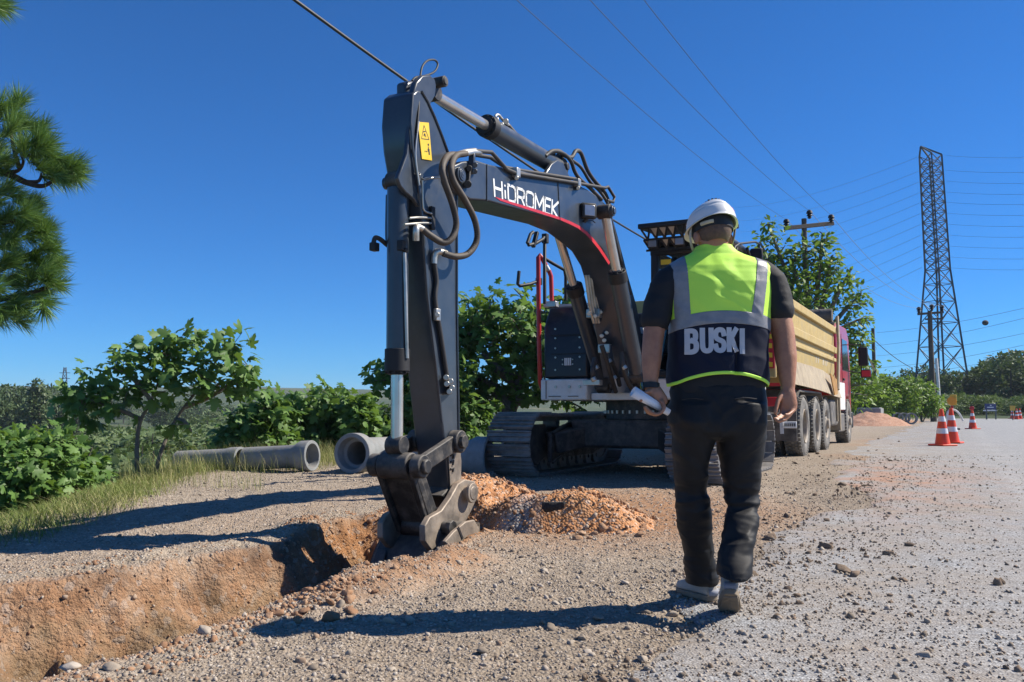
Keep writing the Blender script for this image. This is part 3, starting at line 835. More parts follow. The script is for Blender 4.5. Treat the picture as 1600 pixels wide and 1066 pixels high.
# ================================================================ excavator
DC = R(11.24, N0, 0.08)
dig = thing('excavator', 'black crawler excavator digging the trench, its bucket lowered into the ground', 'excavator', DC)
GZ0 = 0.07                                              # ground level under the tracks
def plate(name, px, lat, width, m, bevel=0.012, z=None):
    """side outline read on the plane lat, thickness width towards the far side"""
    mb = MB(); mb.prism([B(x, y, lat) for x, y in px], N*(-width))
    return mb.build(name, m, dig, bevel=bevel)
# --- stick
STICK = [(645,146),(652,140),(659,143),(668,158),(679,182),(692,215),(703,246),(711,268),(714,300),(714,480),(716,600),(717,680),(720,722),(719,754),(702,768),(698,716),(691,660),(680,560),(668,460),(660,343),(652,275),(645,232),(642,190)]
stick = plate('stick', STICK, 0.13, 0.26, M['paint'], 0.015)
mb = MB()                                                # edge flange, a lip proud of the side plate
for lat in (0.134,):
    edge = [(659,143),(668,158),(679,182),(692,215),(703,246),(711,268),(714,300),(714,480),(717,680)]
    mb.tube([B(x, y, lat) for x, y in edge], 0.010, 6)
    edge = [(645,146),(642,190),(645,232),(652,275),(660,343),(668,460),(680,560),(691,660)]
    mb.tube([B(x, y, lat) for x, y in edge], 0.010, 6)
tag(mb.build('flange', M['paint'], stick), kind='stuff')
# reinforcing plate (raised, worn) at the foot of the stick
mb = MB(); mb.prism([B(x, y, 0.136) for x, y in [(699,694),(717,690),(720,722),(719,752),(703,764)]], N*0.006); mb.build('wear_plate', M['steel_worn'], stick)
mb = MB()
for y in (712, 722, 733): mb.tube([B(704,y,0.145), B(709,y-2,0.150), B(708,y+5,0.148)], 0.008, 6)
tag(mb.build('weld_bead', M['paint_worn'], stick), kind='stuff')
# front doubler plates and the lugs for the bucket cylinder
for lt in (0.118, -0.082):
    mb = MB(); mb.prism([B(x, y, lt) for x, y in [(642,170),(652,270),(660,330),(648,312),(634,300),(626,290),(622,278),(628,262),(636,240),(640,200)]], N*-0.036)
    mb.build('cylinder_lug', M['paint'], stick, bevel=0.008)
c = B(632,283,0.0)
mb = MB(); mb.cyl(c - N*0.17, c + N*0.14, 0.045, seg=28); mb.cyl(c + N*0.14, c + N*0.152, 0.034, seg=24); mb.cyl(c + N*0.152, c + N*0.156, 0.012, seg=16)
mb.build('pin', M['paint'], stick, bevel=0.004)
# top clevis with the stick cylinder pin
for lt in (0.125, -0.075):
    mb = MB(); mb.prism([B(x, y, lt) for x, y in [(645,150),(651,128),(660,118),(672,117),(680,124),(682,134),(680,150),(672,165)]], N*-0.05)
    mb.build('clevis_plate', M['paint'], stick, bevel=0.01)
ct = B(671,132,0.0)
mb = MB(); mb.cyl(ct - N*0.15, ct + N*0.145, 0.042, seg=24); mb.cyl(ct + N*0.145, ct + N*0.153, 0.03, seg=24); mb.build('clevis_pin', M['paint_worn'], stick, bevel=0.004)
mb = MB(); mb.prism([B(x, y, -0.03) for x, y in [(634,128),(648,124),(652,142),(646,160),(634,150)]], N*-0.09); mb.build('top_boss', M['paint'], stick, bevel=0.02)
# warning sticker, yellow with black pictograms
def on_face(corners, lat):
    """bilinear map of the unit square to a pixel quad on a side face: (bl, br, tr, tl)"""
    q = [B(x, y, lat) for x, y in corners]
    return lambda u, w: (q[0]*(1-u)+q[1]*u)*(1-w) + (q[3]*(1-u)+q[2]*u)*w
def quadp(mp, pts, off=0.0): return [mp(u, w) + N*off for u, w in pts]
sm_ = on_face([(659,248.5),(674.5,251),(669.5,192),(652.5,190.5)], 0.134)
mb = MB(); mb.prism(quadp(sm_, [(0,0),(1,0),(1,1),(0,1)]), N*0.003)
stk = mb.build('warning_sticker', M['yellow_dec'], stick); stk['label'] = 'yellow warning sticker with a triangle and a standing figure'
mb = MB()
def line2(mp, a, b, w, off=0.0035):
    pa, pb = mp(*a)+N*off, mp(*b)+N*off
    mb.beam(pa, pb, w, 0.001, N)
for a, b in (((.16,.55),(.88,.55)),((.88,.55),(.52,.92)),((.52,.92),(.16,.55))): line2(sm_, a, b, 0.006)
for a, b in (((.38,.74),(.62,.76)),((.52,.70),(.60,.60)),((.50,.68),(.44,.62)),((.40,.64),(.48,.70))): line2(sm_, a, b, 0.008)
for a, b in (((.74,.14),(.74,.36)),((.80,.14),(.80,.30)),((.68,.22),(.68,.30)),((.34,.22),(.42,.22)),((.48,.22),(.58,.22))): line2(sm_, a, b, 0.009)
mb.cyl(sm_(.76,.41)+N*0.003, sm_(.76,.41)+N*0.0045, 0.009, seg=12)
tag(mb.build('pictogram', M['black'], stk), kind='stuff')
# --- boom
BOOM = [(700,274),(706,259),(722,252),(744,250),(769,258),(817,267),(871,280),(893,283),(918,296),(936,308),(954,327),(966,370),(980,425),(995,477),(1004,530),(1012,585),(988,590),(977,520),(966,455),(954,412),(941,389),(927,376),(905,358),(876,345),(761,314),(735,312),(710,297)]
boom = plate('boom', BOOM, 0.18, 0.36, M['paint'], 0.014)
pv = B(718,273.5,0.18)
mb = MB(); mb.cyl(pv - N*0.01, pv + N*0.022, 0.062, seg=32); mb.cyl(pv + N*0.022, pv + N*0.03, 0.045, seg=32); mb.cyl(pv+N*0.03, pv+N*0.034, 0.03, seg=24); mb.cyl(pv+N*0.034, pv+N*0.037, 0.012, seg=16)
mb.build('pivot_pin', M['paint'], boom, bevel=0.003)
mb = MB(); mb.beam(B(733,262,0.20), B(730,290,0.20), 0.022, 0.035, N); mb.cyl(B(731,288,0.19), B(731,288,0.225), 0.03, seg=16); mb.cyl(B(733,263,0.19), B(733,263,0.23), 0.024, seg=16); mb.build('pin_retainer', M['paint_worn'], boom, bevel=0.004)
mb = MB(); mb.tube([B(x, y, 0.184) for x, y in [(761,257),(761,314)]], 0.005, 6); mb.tube([B(x, y, 0.184) for x, y in [(872,281),(875,344)]], 0.005, 6); tag(mb.build('weld_seam', M['paint'], boom), kind='stuff')
# red stripe under the lettering
top = [(773,307.5),(800,316),(830,325),(860,334.5),(876,340),(892,346.5),(905,353),(917,362.5),(928,374),(938,387),(946,399),(953,410)]
bot = [(781,313.5),(800,320),(830,329.5),(860,339),(876,344.3),(891,351),(903,357),(915,366.5),(925,377.5),(935,390),(943,402),(951,414)]
mb = MB()
nrm = N*0.0025
vs = [B(x,y,0.1815)+nrm for x,y in top] + [B(x,y,0.1815)+nrm for x,y in bot]; k = len(top)
mb.add(vs, [(i, i+1, i+1+k, i+k) for i in range(k-1)])
st = mb.build('red_stripe', M['red_dec'], boom)
def text_mesh(txt, bold=0.0, ext=0.0, spacing=1.0):
    cu = bpy.data.curves.new('lettering', 'FONT'); cu.body = txt; cu.size = 1.0; cu.offset = bold; cu.extrude = ext; cu.space_character = spacing
    o = bpy.data.objects.new('lettering', cu); col.objects.link(o)
    dg = bpy.context.evaluated_depsgraph_get(); dg.update()
    me = bpy.data.meshes.new_from_object(o.evaluated_get(dg))
    bpy.data.objects.remove(o); bpy.data.curves.remove(cu)
    v = np.array([p.co[:] for p in me.vertices]); f = [tuple(p.vertices) for p in me.polygons]
    bpy.data.meshes.remove(me)
    return v, f
def stroke_letter(ch):
    """square-shouldered sans letters as strokes in a 0..1 box"""
    S = {'H':[[(0,0),(0,1)],[(1,0),(1,1)],[(0,.52),(1,.52)]],
         'i':[[(0.5,0.08),(0.5,.56)],[(0.5,.84),(0.5,.90)]],
         'D':[[(0,0),(0,1),(.62,1),(.9,.93),(1,.75),(1,.25),(.9,.07),(.62,0),(0,0)]],
         'R':[[(0,0),(0,1),(.72,1),(.95,.92),(1,.74),(.95,.56),(.72,.46),(0,.46)],[(.55,.46),(1,0)]],
         'O':[[(.25,0),(.75,0),(.94,.06),(1,.24),(1,.76),(.94,.94),(.75,1),(.25,1),(.06,.94),(0,.76),(0,.24),(.06,.06),(.25,0)]],
         'M':[[(0,0),(0,1),(.5,.30),(1,1),(1,0)]],
         'E':[[(1,0),(0,0),(0,1),(1,1)],[(0,.52),(.88,.52)]],
         'K':[[(0,0),(0,1)],[(1,1),(.06,.48),(1,0)]]}
    return S[ch]
LW = {'H':.70,'i':.16,'D':.70,'R':.68,'O':.74,'M':.86,'E':.58,'K':.68}
word = 'HiDROMEK'; gap = 0.20
tot = sum(LW[c] for c in word) + gap*(len(word)-1)
tm = on_face([(773,306),(871,339.5),(872,316.5),(771.5,281)], 0.1825)
mb = MB(); xo = 0.0
for ch in word:
    for st_ in stroke_letter(ch):
        for a, b in zip(st_[:-1], st_[1:]):
            pa = tm((xo + a[0]*LW[ch])/tot, a[1]); pb = tm((xo + b[0]*LW[ch])/tot, b[1])
            d = (pb-pa); 
            if d.length < 1e-5: continue
            e = d.normalized()*(0.010 if ch != 'i' else 0.004)
            mb.beam(pa-e, pb+e, 0.024, 0.0022, N)
    xo += LW[ch] + gap
o = mb.build('lettering', M['white_txt'], boom, smooth=False); o['label'] = 'white maker lettering on the boom side'
# work lamp on the boom
lc = B(919,330,0.24)
mb = MB(); ax = (V*-1, N, UP)
f_ = (N*0.75 - V*0.66).normalized(); s_ = UP.cross(f_).normalized()
mb.box(lc, (0.165,0.07,0.16), (s_, f_, UP)); 
lamp = mb.build('work_lamp', M['black'], boom, bevel=0.015)
mb = MB(); mb.box(lc + f_*0.036, (0.115,0.008,0.11), (s_, f_, UP)); mb.build('lens', M['lamp_glass'], lamp, bevel=0.01)
mb = MB(); mb.beam(lc - UP*0.06, lc - UP*0.11 - N*0.05, 0.05, 0.02); mb.tube([B(912,345,.20),B(926,345,.22),B(930,348,.2)],0.006,6); mb.build('bracket', M['black'], lamp)
# --- stick cylinder on top of the boom
def ram(name, a, b, split, rb, rr_, parent, gland=0.10, lug=True, base_r=None):
    """a = rod eye, b = barrel eye, split = share of length that is rod"""
    a, b = Vector(a), Vector(b); d = (b-a); L = d.length; d = d/L; s = a + d*L*split
    mb = MB(); mb.cyl(s, b - d*rb*0.6, rb, seg=28)
    root = mb.build(name, M['paint'], parent, bevel=0.006)
    mb = MB(); mb.cyl(a + d*0.02, s + d*0.05, rr_, seg=24); mb.build('rod', M['chrome'], root)
    mb = MB(); mb.cyl(s - d*gland*0.4, s + d*gland*0.6, rb*1.14, seg=28); mb.cyl(s - d*gland*0.55, s - d*gland*0.3, rb*0.85, seg=24)
    for k in range(10):
        an = k*math.tau/10; X = d.orthogonal().normalized(); Y = d.cross(X)
        q = s + (X*math.cos(an)+Y*math.sin(an))*rb*0.95
        mb.cyl(q - d*gland*0.5, q - d*gland*0.38, 0.011, seg=8)
    mb.build('gland', M['black'], root, bevel=0.004)
    mb = MB()
    mb.cyl(b - N*rb*0.9, b + N*rb*0.9, rb*0.95, seg=24); mb.cyl(b - N*rb*1.3, b + N*rb*1.3, rb*0.42, seg=16)
    mb.build('eye', M['paint_worn'], root, bevel=0.005)
    if lug: mb = MB(); mb.cyl(a - N*rb*0.8, a + N*rb*0.8, rr_*1.5, seg=24); mb.build('rod_eye', M['paint_worn'], root, bevel=0.005)
    return root
sc_ = ram('stick_cylinder', B(672,146,0.0), B(872,262,0.0), 0.385, 0.088, 0.045, dig)
for lt in (0.10, -0.06):
    mb = MB(); mb.prism([B(x, y, lt) for x, y in [(850,276),(862,256),(871,250),(880,254),(893,282),(893,290),(850,284)]], N*-0.04); mb.build('bracket', M['paint'], boom, bevel=0.008)
# --- bucket cylinder on the front of the stick
bc = ram('bucket_cylinder', B(620,696,0.0), B(622,284,0.0), 0.31, 0.078, 0.044, dig, 0.16)
# --- lift cylinders
ram('lift_cylinder', B(945,331,0.34), B(996,588,0.34), 0.37, 0.088, 0.050, dig, 0.12)
ram('lift_cylinder', B(868,352,-0.34), B(944,604,-0.34), 0.37, 0.088, 0.050, dig, 0.12)
c = B(945,331,0.34); mb = MB(); mb.cyl(c + N*0.10, c - N*0.78, 0.055, seg=20); mb.cyl(c + N*0.10, c + N*0.115, 0.035, seg=20); mb.build('lift_pin', M['paint'], boom, bevel=0.004)
# --- linkage
pin_s = B(712,690,0.16)                                   # on the stick
pin_c = B(654,729,0.17)                                   # cylinder rod end
pin_b = B(686,824,0.16)                                   # on the bucket
pin_p = B(728,770,0.20)                                   # stick foot to bucket
for lt in (0.0, -0.36):
    mb = MB(); a, b = pin_s + N*(lt), pin_c + N*(lt)
    mb.beam(a, b, 0.05, 0.12, N.cross(b-a)); mb.cyl(a - N*0.03, a + N*0.055, 0.085, seg=28); mb.cyl(b - N*0.03, b + N*0.05, 0.082, seg=28)
    mb.build('side_link', M['paint_worn'], dig, bevel=0.008)
mb = MB(); mb.cyl(pin_s + N*0.08, pin_s - N*0.46, 0.042, seg=20); mb.cyl(pin_s+N*0.055, pin_s+N*0.085, 0.052, seg=8); mb.build('link_pin', M['paint_worn'], dig, bevel=0.004)
mb = MB(); mb.cyl(pin_c + N*0.075, pin_c - N*0.42, 0.050, seg=20); mb.cyl(pin_c - N*0.05, pin_c - N*0.30, 0.095, seg=28); mb.cyl(pin_c+N*0.05, pin_c+N*0.08, 0.055, seg=8); mb.build('rod_pin', M['paint_worn'], dig, bevel=0.01)
e = (pin_b - pin_c); fwd = e.normalized().cross(N).normalized()
mb = MB()
w0, w1 = 0.035, 0.05
a0 = pin_c - N*0.02; b0 = pin_b - N*0.03
mb.prism([a0 + fwd*0.07, a0 - fwd*0.07, b0 - fwd*0.085, b0 + fwd*0.085], N*-0.045)
mb.prism([a0 + fwd*0.07 - N*0.27, a0 - fwd*0.07 - N*0.27, b0 - fwd*0.085 - N*0.25, b0 + fwd*0.085 - N*0.25], N*-0.045)
q0, q1 = a0 + e*0.10, a0 + e*0.86
mb.prism([q0 - fwd*0.02, q0 + fwd*0.04, q1 + fwd*0.05, q1 - fwd*0.02], N*-0.30)
mb.build('bucket_link', M['paint_worn'], dig, bevel=0.01)
mb = MB(); mb.cyl(pin_b + N*0.10, pin_b - N*0.42, 0.048, seg=20); mb.cyl(pin_b + N*0.08, pin_b + N*0.12, 0.058, seg=8); mb.cyl(pin_b - N*0.02, pin_b - N*0.30, 0.075, seg=24); mb.build('bucket_pin', M['paint_worn'], dig, bevel=0.005)
mb = MB(); mb.cyl(pin_p + N*0.07, pin_p - N*0.46, 0.050, seg=20); mb.cyl(pin_p + N*0.04, pin_p + N*0.065, 0.075, seg=28); mb.build('foot_pin', M['steel_worn'], dig, bevel=0.005)
mb = MB(); cb = pin_p - N*0.33; mb.cyl(cb, cb + N*0.26, 0.11, seg=28); mb.prism([B(x,y,0.13) for x, y in [(702,762),(720,745),(736,772),(724,795),(706,790),(690,775)]], N*-0.26); mb.build('stick_foot', M['paint_worn'], stick, bevel=0.01)
# --- bucket: two side ears, curved shell, side plates, cutter, teeth
bk = MB()
ear = [(746,763),(741,752),(727,749),(716,756),(704,778),(690,798),(672,808),(664,822),(664,846),(676,862),(700,858),(716,838),(736,800),(744,782)]
for k_, lt in enumerate((0.20, -0.16)):
    mb = MB(); mb.prism([B(x, y, 0.20) + N*(lt-0.20) for x, y in ear], N*-0.05)
    if k_ == 0: bucket = mb.build('bucket', M['steel_worn'], dig, bevel=0.008)
    else: mb.build('ear', M['steel_worn'], bucket, bevel=0.008)
# profile of the shell in the boom plane, metres from the foot pin (forward = towards the camera)
P0 = pin_p - N*(0.20); FW = V*-1
def bp_(u, w, lat): return P0 + FW*u + UP*w + N*lat
HW = 0.31
prof = [(-0.02,-0.22),(0.14,-0.20),(0.28,-0.25),(0.42,-0.36),(0.51,-0.50),(0.54,-0.66),(0.49,-0.82),(0.36,-0.94),(0.18,-0.99),(-0.05,-0.98)]
prof_s = [(p.x, p.z) for p in curve_pts([Vector((u,0,w)) for u, w in prof], 5)]
ringO = [(u, w) for u, w in prof_s]
ringI = []
for i, (u, w) in enumerate(prof_s):
    a = prof_s[max(i-1,0)]; b = prof_s[min(i+1,len(prof_s)-1)]
    t = Vector((b[0]-a[0], b[1]-a[1])).normalized()
    ringI.append((u - t.y*-0.03*-1, w - t.x*0.03)) if False else ringI.append((u + t.y*0.03, w - t.x*0.03))
mb = MB()
poly = ringO + ringI[::-1]
mb.prism([bp_(u, w, HW) for u, w in poly], N*(-2*HW)); mb.build('shell', M['paint_worn'], bucket, bevel=0.004)
for lt in (HW, -HW + 0.028):
    mb = MB(); mb.prism([bp_(u, w, lt) for u, w in prof_s] , N*-0.028); mb.build('side_plate', M['steel_worn'], bucket, bevel=0.004)
mb = MB()                                                 # side cutter plate with its slot, proud of the near side
cut = [(700,862),(690,846),(704,830),(722,815),(736,812),(743,826),(742,836),(722,850)]
mb.prism([B(x, y, HW+0.004) for x, y in cut], N*0.03); mb.build('side_cutter', M['steel_worn'], bucket, bevel=0.006)
mb = MB(); mb.beam(B(716,824,HW+0.037), B(723,842,HW+0.037), 0.02, 0.004, N); mb.build('slot', M['black'], bucket)
for i in range(5):
    lt = -HW + 0.06 + i*(2*HW-0.12)/4
    mb = MB(); a = bp_(0.02,-0.985,lt); mb.prism([a + UP*0.03 + FW*0.05, a - UP*0.035 + FW*0.05, a - FW*0.22 - UP*0.01, a - FW*0.22 + UP*0.004], N*0.07)
    mb.build('tooth', M['steel_worn'], bucket, bevel=0.006)
for lt in (0.18, -0.18):
    mb = MB(); mb.prism([bp_(u+0.0, w, lt) for u, w in [(0.47,-0.38),(0.55,-0.50),(0.58,-0.66),(0.52,-0.84),(0.47,-0.82),(0.53,-0.66),(0.50,-0.50)]], N*-0.09); mb.build('wear_strip', M['paint_worn'], bucket, bevel=0.01)
# --- hoses and pipes on the arm
def hose(name, pts, r_, m, parent, n=8, seg=10, ribs=False):
    mb = MB(); pp = curve_pts(pts, n)
    if ribs:
        ln = sum((b-a).length for a, b in zip(pp[:-1], pp[1:])); cnt = max(12, int(ln/0.010))
        cum = [0]
        for a, b in zip(pp[:-1], pp[1:]): cum.append(cum[-1] + (b-a).length)
        out = []; rs = []
        for i in range(cnt*2+1):
            s = cum[-1]*i/(cnt*2); k = min(len(cum)-2, max(0, int(np.searchsorted(cum, s))-1))
            t = (s-cum[k])/max(1e-6, cum[k+1]-cum[k]); out.append(pp[k].lerp(pp[k+1], t)); rs.append(r_*(1.0 if i % 2 else 0.84))
        mb.tube(out, rs, seg)
    else: mb.tube(pp, r_, seg)
    return mb.build(name, m, parent, angle=60 if not ribs else 80)
M['hose_brown'] = mat('dusty_spiral_hose', (0.085,0.068,0.055), (0.035,0.03,0.027), rough=0.65, dust=0.3, dustc=(0.2,0.165,0.13))
hose('hydraulic_hose', [B(716,242,.21),B(700,244,.24),B(691,262,.27),B(695,285,.28),B(707,320,.28),B(713,350,.28),B(706,372,.27),B(692,379,.24),B(672,368,.2),B(660,358,.17)], 0.026, M['hose_brown'], dig, ribs=True)
hose('hydraulic_hose', [B(728,240,.21),B(712,244,.25),B(705,262,.29),B(709,284,.30),B(726,312,.30),B(742,345,.30),B(745,375,.29),B(732,396,.27),B(712,401,.24),B(692,396,.19)], 0.026, M['hose_brown'], dig, ribs=True)
for pts in ([(660,358,.17),(652,355,.16),(650,362,.16),(650,376,.15)], [(697,396,.19),(684,393,.17),(679,400,.155),(678,412,.15)], [(714,242,.21),(727,238,.2),(742,236,.19)], [(728,240,.21),(738,238,.2),(750,238,.19)]):
    hose('fitting', [B(x,y,l) for x,y,l in pts], 0.024, M['fitting'], dig)
hose('hydraulic_hose', [B(678,408,.15),B(682,440,.15),B(680,470,.15),B(688,520,.15),B(694,560,.15),B(698,586,.15)], 0.018, M['hose'], dig)
mb = MB(); mb.box(B(683,492,.155), (0.06,0.03,0.09), (V,N,UP)); mb.cyl(B(683,492,.17), B(683,492,.19), 0.02, seg=12); mb.build('hose_clamp', M['fitting'], stick, bevel=0.005)
mb = MB(); 
for x, y in ((697,590),(704,596),(698,600),(706,606),(702,612)): mb.cyl(B(x,y,.13), B(x,y,.19), 0.022, seg=10)
tag(mb.build('grease_block', M['fitting'], stick, bevel=0.004), kind='stuff')
for pts in ([(660,282,.16),(661,320,.15),(664,330,.15),(674,334,.15)], [(654,190,.14),(649,240,.14),(655,290,.15)], [(640,341,.16),(655,340,.16),(673,341,.15)], [(632,351,.16),(655,349,.16),(673,349,.15)], [(661,281,.16),(668,279,.17),(690,277,.2)]):
    hose('pipe', [B(x,y,l) for x,y,l in pts], 0.0085, M['fitting'], stick, 5, 8)
mb = MB(); mb.box(B(675,341,.14), (0.05,0.03,0.17), (V,N,UP)); mb.build('valve_block', M['black'], stick, bevel=0.004)
# bucket cylinder feed pipe, left side fittings
hose('pipe', [B(632,395,.08),B(634,470,.09),B(636,560,.09)], 0.013, M['fitting'], bc)
hose('pipe', [B(606,305,-.10),B(605,360,-.10),B(606,384,-.08)], 0.016, M['paint'], bc)
hose('hose_elbow', [B(606,384,-.08),B(594,374,-.10),B(586,372,-.12),B(583,384,-.12)], 0.017, M['hose'], bc)
mb = MB(); mb.box(B(627,384,.06), (0.05,0.05,0.075), (V,N,UP)); mb.cyl(B(630,390,.06), B(636,392,.10), 0.018, seg=10); mb.build('port_block', M['black'], bc, bevel=0.006)
mb = MB(); mb.box(B(585,386,-.12), (0.06,0.05,0.06), (V,N,UP)); mb.build('port_block', M['black'], bc, bevel=0.006)
# rails with pipes over the boom
for pts in ([(742,236,.20),(768,238,.20),(777,248,.20),(792,265,.20),(806,271,.21),(900,286,.21),(945,294,.2),(950,292,.2),(960,308,.2),(958,316,.2),(948,313,.2)],
            [(742,242,.12),(766,246,.12),(790,262,.12),(810,266,.12),(900,280,.12)]):
    mb = MB(); mb.tube([B(x,y,l) for x,y,l in pts], 0.017, 10); mb.build('boom_pipe', M['hose'], boom, angle=60)
for (x, y) in ((806,270),(902,286)):
    mb = MB(); mb.box(B(x,y,.20), (0.07,0.06,0.08), (V,N,UP)); mb.cyl(B(x+1,y+8,.18), B(x+1,y+8,.23), 0.02, seg=10); mb.build('pipe_clamp', M['fitting'], boom, bevel=0.006)
mb = MB(); mb.beam(B(738,240,.20), B(736,272,.20), 0.05, 0.03); mb.cyl(B(742,258,.19), B(742,258,.235), 0.022, seg=12); mb.cyl(B(742,268,.19), B(742,268,.235), 0.022, seg=12); mb.build('pipe_bracket', M['paint'], boom, bevel=0.005)
# hoses behind the stick cylinder
hose('hose', [B(790,192,.0),B(810,214,.05),B(838,234,.06),B(856,240,.06),B(872,236,.06),B(884,244,.07),B(893,246,.08),B(900,236,.08),B(908,240,.08),B(918,266,.1),B(930,284,.12),B(944,300,.14),B(952,318,.15)], 0.022, M['hose'], dig)
hose('hose', [B(852,244,.08),B(864,236,.10),B(880,240,.10),B(892,252,.11),B(898,268,.12),B(906,280,.14),B(922,294,.16),B(940,312,.19)], 0.020, M['hose'], dig)
hose('hose', [B(893,250,.10),B(908,262,.12),B(922,284,.14),B(938,300,.16),B(950,320,.2),B(955,345,.2),B(968,400,.2),B(985,460,.2)], 0.017, M['hose'], dig)
mb = MB(); 
for x, y in ((775,188),(783,196),(790,190),(779,200)): mb.cyl(B(x,y,-.03), B(x,y,.06), 0.028, seg=10)
mb.build('port_block', M['fitting'], sc_, bevel=0.006)
hose('hose_elbow', [B(776,192,.02),B(774,182,.02),B(779,180,.02),B(786,188,.02),B(795,196,.02)], 0.012, M['fitting'], sc_)
mb = MB(); mb.cyl(B(857,240,.0), B(866,246,.05), 0.035, seg=12); mb.cyl(B(872,242,.0), B(878,250,.05), 0.03, seg=12); mb.build('port_block', M['black'], sc_, bevel=0.005)
# loop of thin cable at the stick top
hose('cable_loop', [B(651,208,.14),B(654,170,.13),B(656,135,.10),B(657,118,.06),B(660,104,.04),B(668,95,.02),B(679,94,.0),B(684,101,.0),B(679,112,.02),B(666,118,.05),B(650,121,.08),B(644,126,.08)], 0.008, M['wire'], dig)

# --- upper structure (road frame metres)
L0 = N0
def ub(v0, v1, l0, l1, z0, z1, mb=None):
    mb = mb or MB(); return mb.rbox(v0, v1, N0+l0, N0+l1, z0, z1)
deck = ub(10.10, 11.75, -1.27, -0.62, 1.03, 1.30).build('deck', M['white'], dig, bevel=0.02)
ub(10.18, 11.75, -0.60, 0.30, 1.03, 1.12).build('deck_floor', M['white'], dig, bevel=0.01)
ub(9.75, 11.70, 0.32, 1.27, 1.03, 1.28).build('cab_deck', M['white'], dig, bevel=0.02)
mb = MB()
for v_, l_ in ((10.095,-1.05),(10.095,-0.86),(10.095,-0.72)): mb.cyl(R(v_, N0+l_, 1.20), R(v_-0.012, N0+l_, 1.20), 0.018, seg=10)
tag(mb.build('deck_bolt', M['fitting'], deck), kind='stuff')
mb = MB()
mb.rbox(10.088, 10.099, N0-1.15, N0-0.98, 1.075, 1.083); mb.rbox(10.088, 10.099, N0-0.88, N0-0.74, 1.075, 1.083); mb.rbox(10.088, 10.099, N0-1.19, N0-1.185, 1.05, 1.28); tag(mb.build('deck_seam', M['black'], deck), kind='stuff')
# boom foot brackets (white frame plates)
for l_ in (-0.42, -0.22, 0.24):
    mb = MB(); mb.prism([R(v_, N0+l_, z_) for v_, z_ in [(10.0,1.12),(10.0,1.32),(10.35,1.72),(10.75,2.0),(11.2,2.0),(11.6,1.12)]], N*0.04); mb.build('boom_bracket', M['white'], dig, bevel=0.008)
mb = MB(); mb.rbox(10.75,10.80,N0-0.55,N0+0.28,1.12,1.9); mb.build('firewall', M['panel'], dig)
# tool box / tank on the off side
mb = MB(); 
mb.prism([R(v_, N0-1.25, z_) for v_, z_ in [(10.16,1.31),(10.16,1.98),(10.34,2.26),(10.55,2.32),(11.6,2.32),(11.6,1.31)]], N*0.62)
box = mb.build('tool_box', M['panel'], dig, bevel=0.03)
mb = MB()
mb.rbox(10.148,10.158,N0-1.14,N0-0.66,1.86,1.875); mb.rbox(10.148,10.158,N0-1.14,N0-0.66,1.62,1.63); tag(mb.build('door_seam', M['black'], box), kind='stuff')
mb = MB()
for z_ in (1.42,1.58,1.70,1.83,1.95):
    for l_ in (-1.08,-0.74): mb.cyl(R(10.16,N0+l_,z_), R(10.145,N0+l_,z_), 0.012, seg=8)
for l_ in (-0.98,-0.84):
    for z_ in (1.49,1.55): mb.cyl(R(10.16,N0+l_,z_), R(10.148,N0+l_,z_), 0.009, seg=8)
tag(mb.build('bolt', M['fitting'], box), kind='stuff')
mb = MB()
for k in range(4): mb.rbox(10.145,10.158,N0-0.95+k*0.025,N0-0.935+k*0.025,1.475,1.57)
tag(mb.build('grille', M['white_txt'], box), kind='stuff')
mb = MB(); mb.prism([R(10.30,N0-0.80,2.24), R(10.22,N0-0.80,2.0), R(10.22,N0-0.68,2.0), R(10.30,N0-0.68,2.24)], V*0.02 - UP*0.004); mb.build('sheet_metal', M['fitting'], box)
mb = MB(); mb.rbox(10.20,11.5,N0-0.60,N0-0.56,1.31,2.05); mb.build('side_wall', M['panel'], dig)
mb = MB(); ARC = [(11.50,-1.25),(11.72,-1.22),(12.05,-1.02),(12.32,-0.66),(12.42,0.0),(12.32,0.66),(12.05,1.02),(11.72,1.22),(11.50,1.25)]
mb.prism([R(v_, N0+l_, 1.31) for v_, l_ in ARC], UP*0.95); mb.build('engine_hood', M['panel'], dig, bevel=0.04)
mb = MB(); mb.prism([R(11.76+(v_-11.5)*0.80, N0+l_*0.995, 1.02) for v_, l_ in ARC], UP*0.285); mb.build('counterweight', M['paint'], dig, bevel=0.04)
# hose bundle and swing fittings at the boom foot
for k in range(5):
    l_ = -0.36 + 0.04*k
    hose('spiral_hose', [B(915+4*k,430,-.1),B(918+4*k,452,-.1),B(922+4*k,480,-.1),B(928+4*k,505,-.1)], 0.018, M['fitting'], dig, 6, 8, True)
mb = MB(); mb.box(B(945,545,-.05), (0.14,0.08,0.10), (N,V,UP)); mb.build('valve_block', M['fitting'], dig, bevel=0.006)
mb = MB(); mb.box(B(928,490,-.12), (0.16,0.08,0.10), (N,V,UP))
for x, y in ((920,490),(930,494),(938,488),(940,525),(948,520),(944,532)): mb.cyl(B(x,y,-.10), B(x,y,-.04), 0.025, seg=10)
tag(mb.build('manifold', M['fitting'], dig, bevel=0.006), kind='stuff')
for pts in ([(940,540,.0),(948,565,.03),(955,590,.03),(962,612,.0)], [(952,540,.0),(956,565,.03),(964,585,.03),(968,602,.0)], [(972,550,.25),(974,575,.26),(980,595,.26),(990,612,.22)], [(982,552,.25),(984,575,.26),(990,592,.26),(998,602,.22)], [(930,560,-.1),(926,580,-.1),(930,600,-.1)]):
    hose('hydraulic_hose', [B(x,y,l) for x,y,l in pts], 0.028, M['hose'], dig, 6)
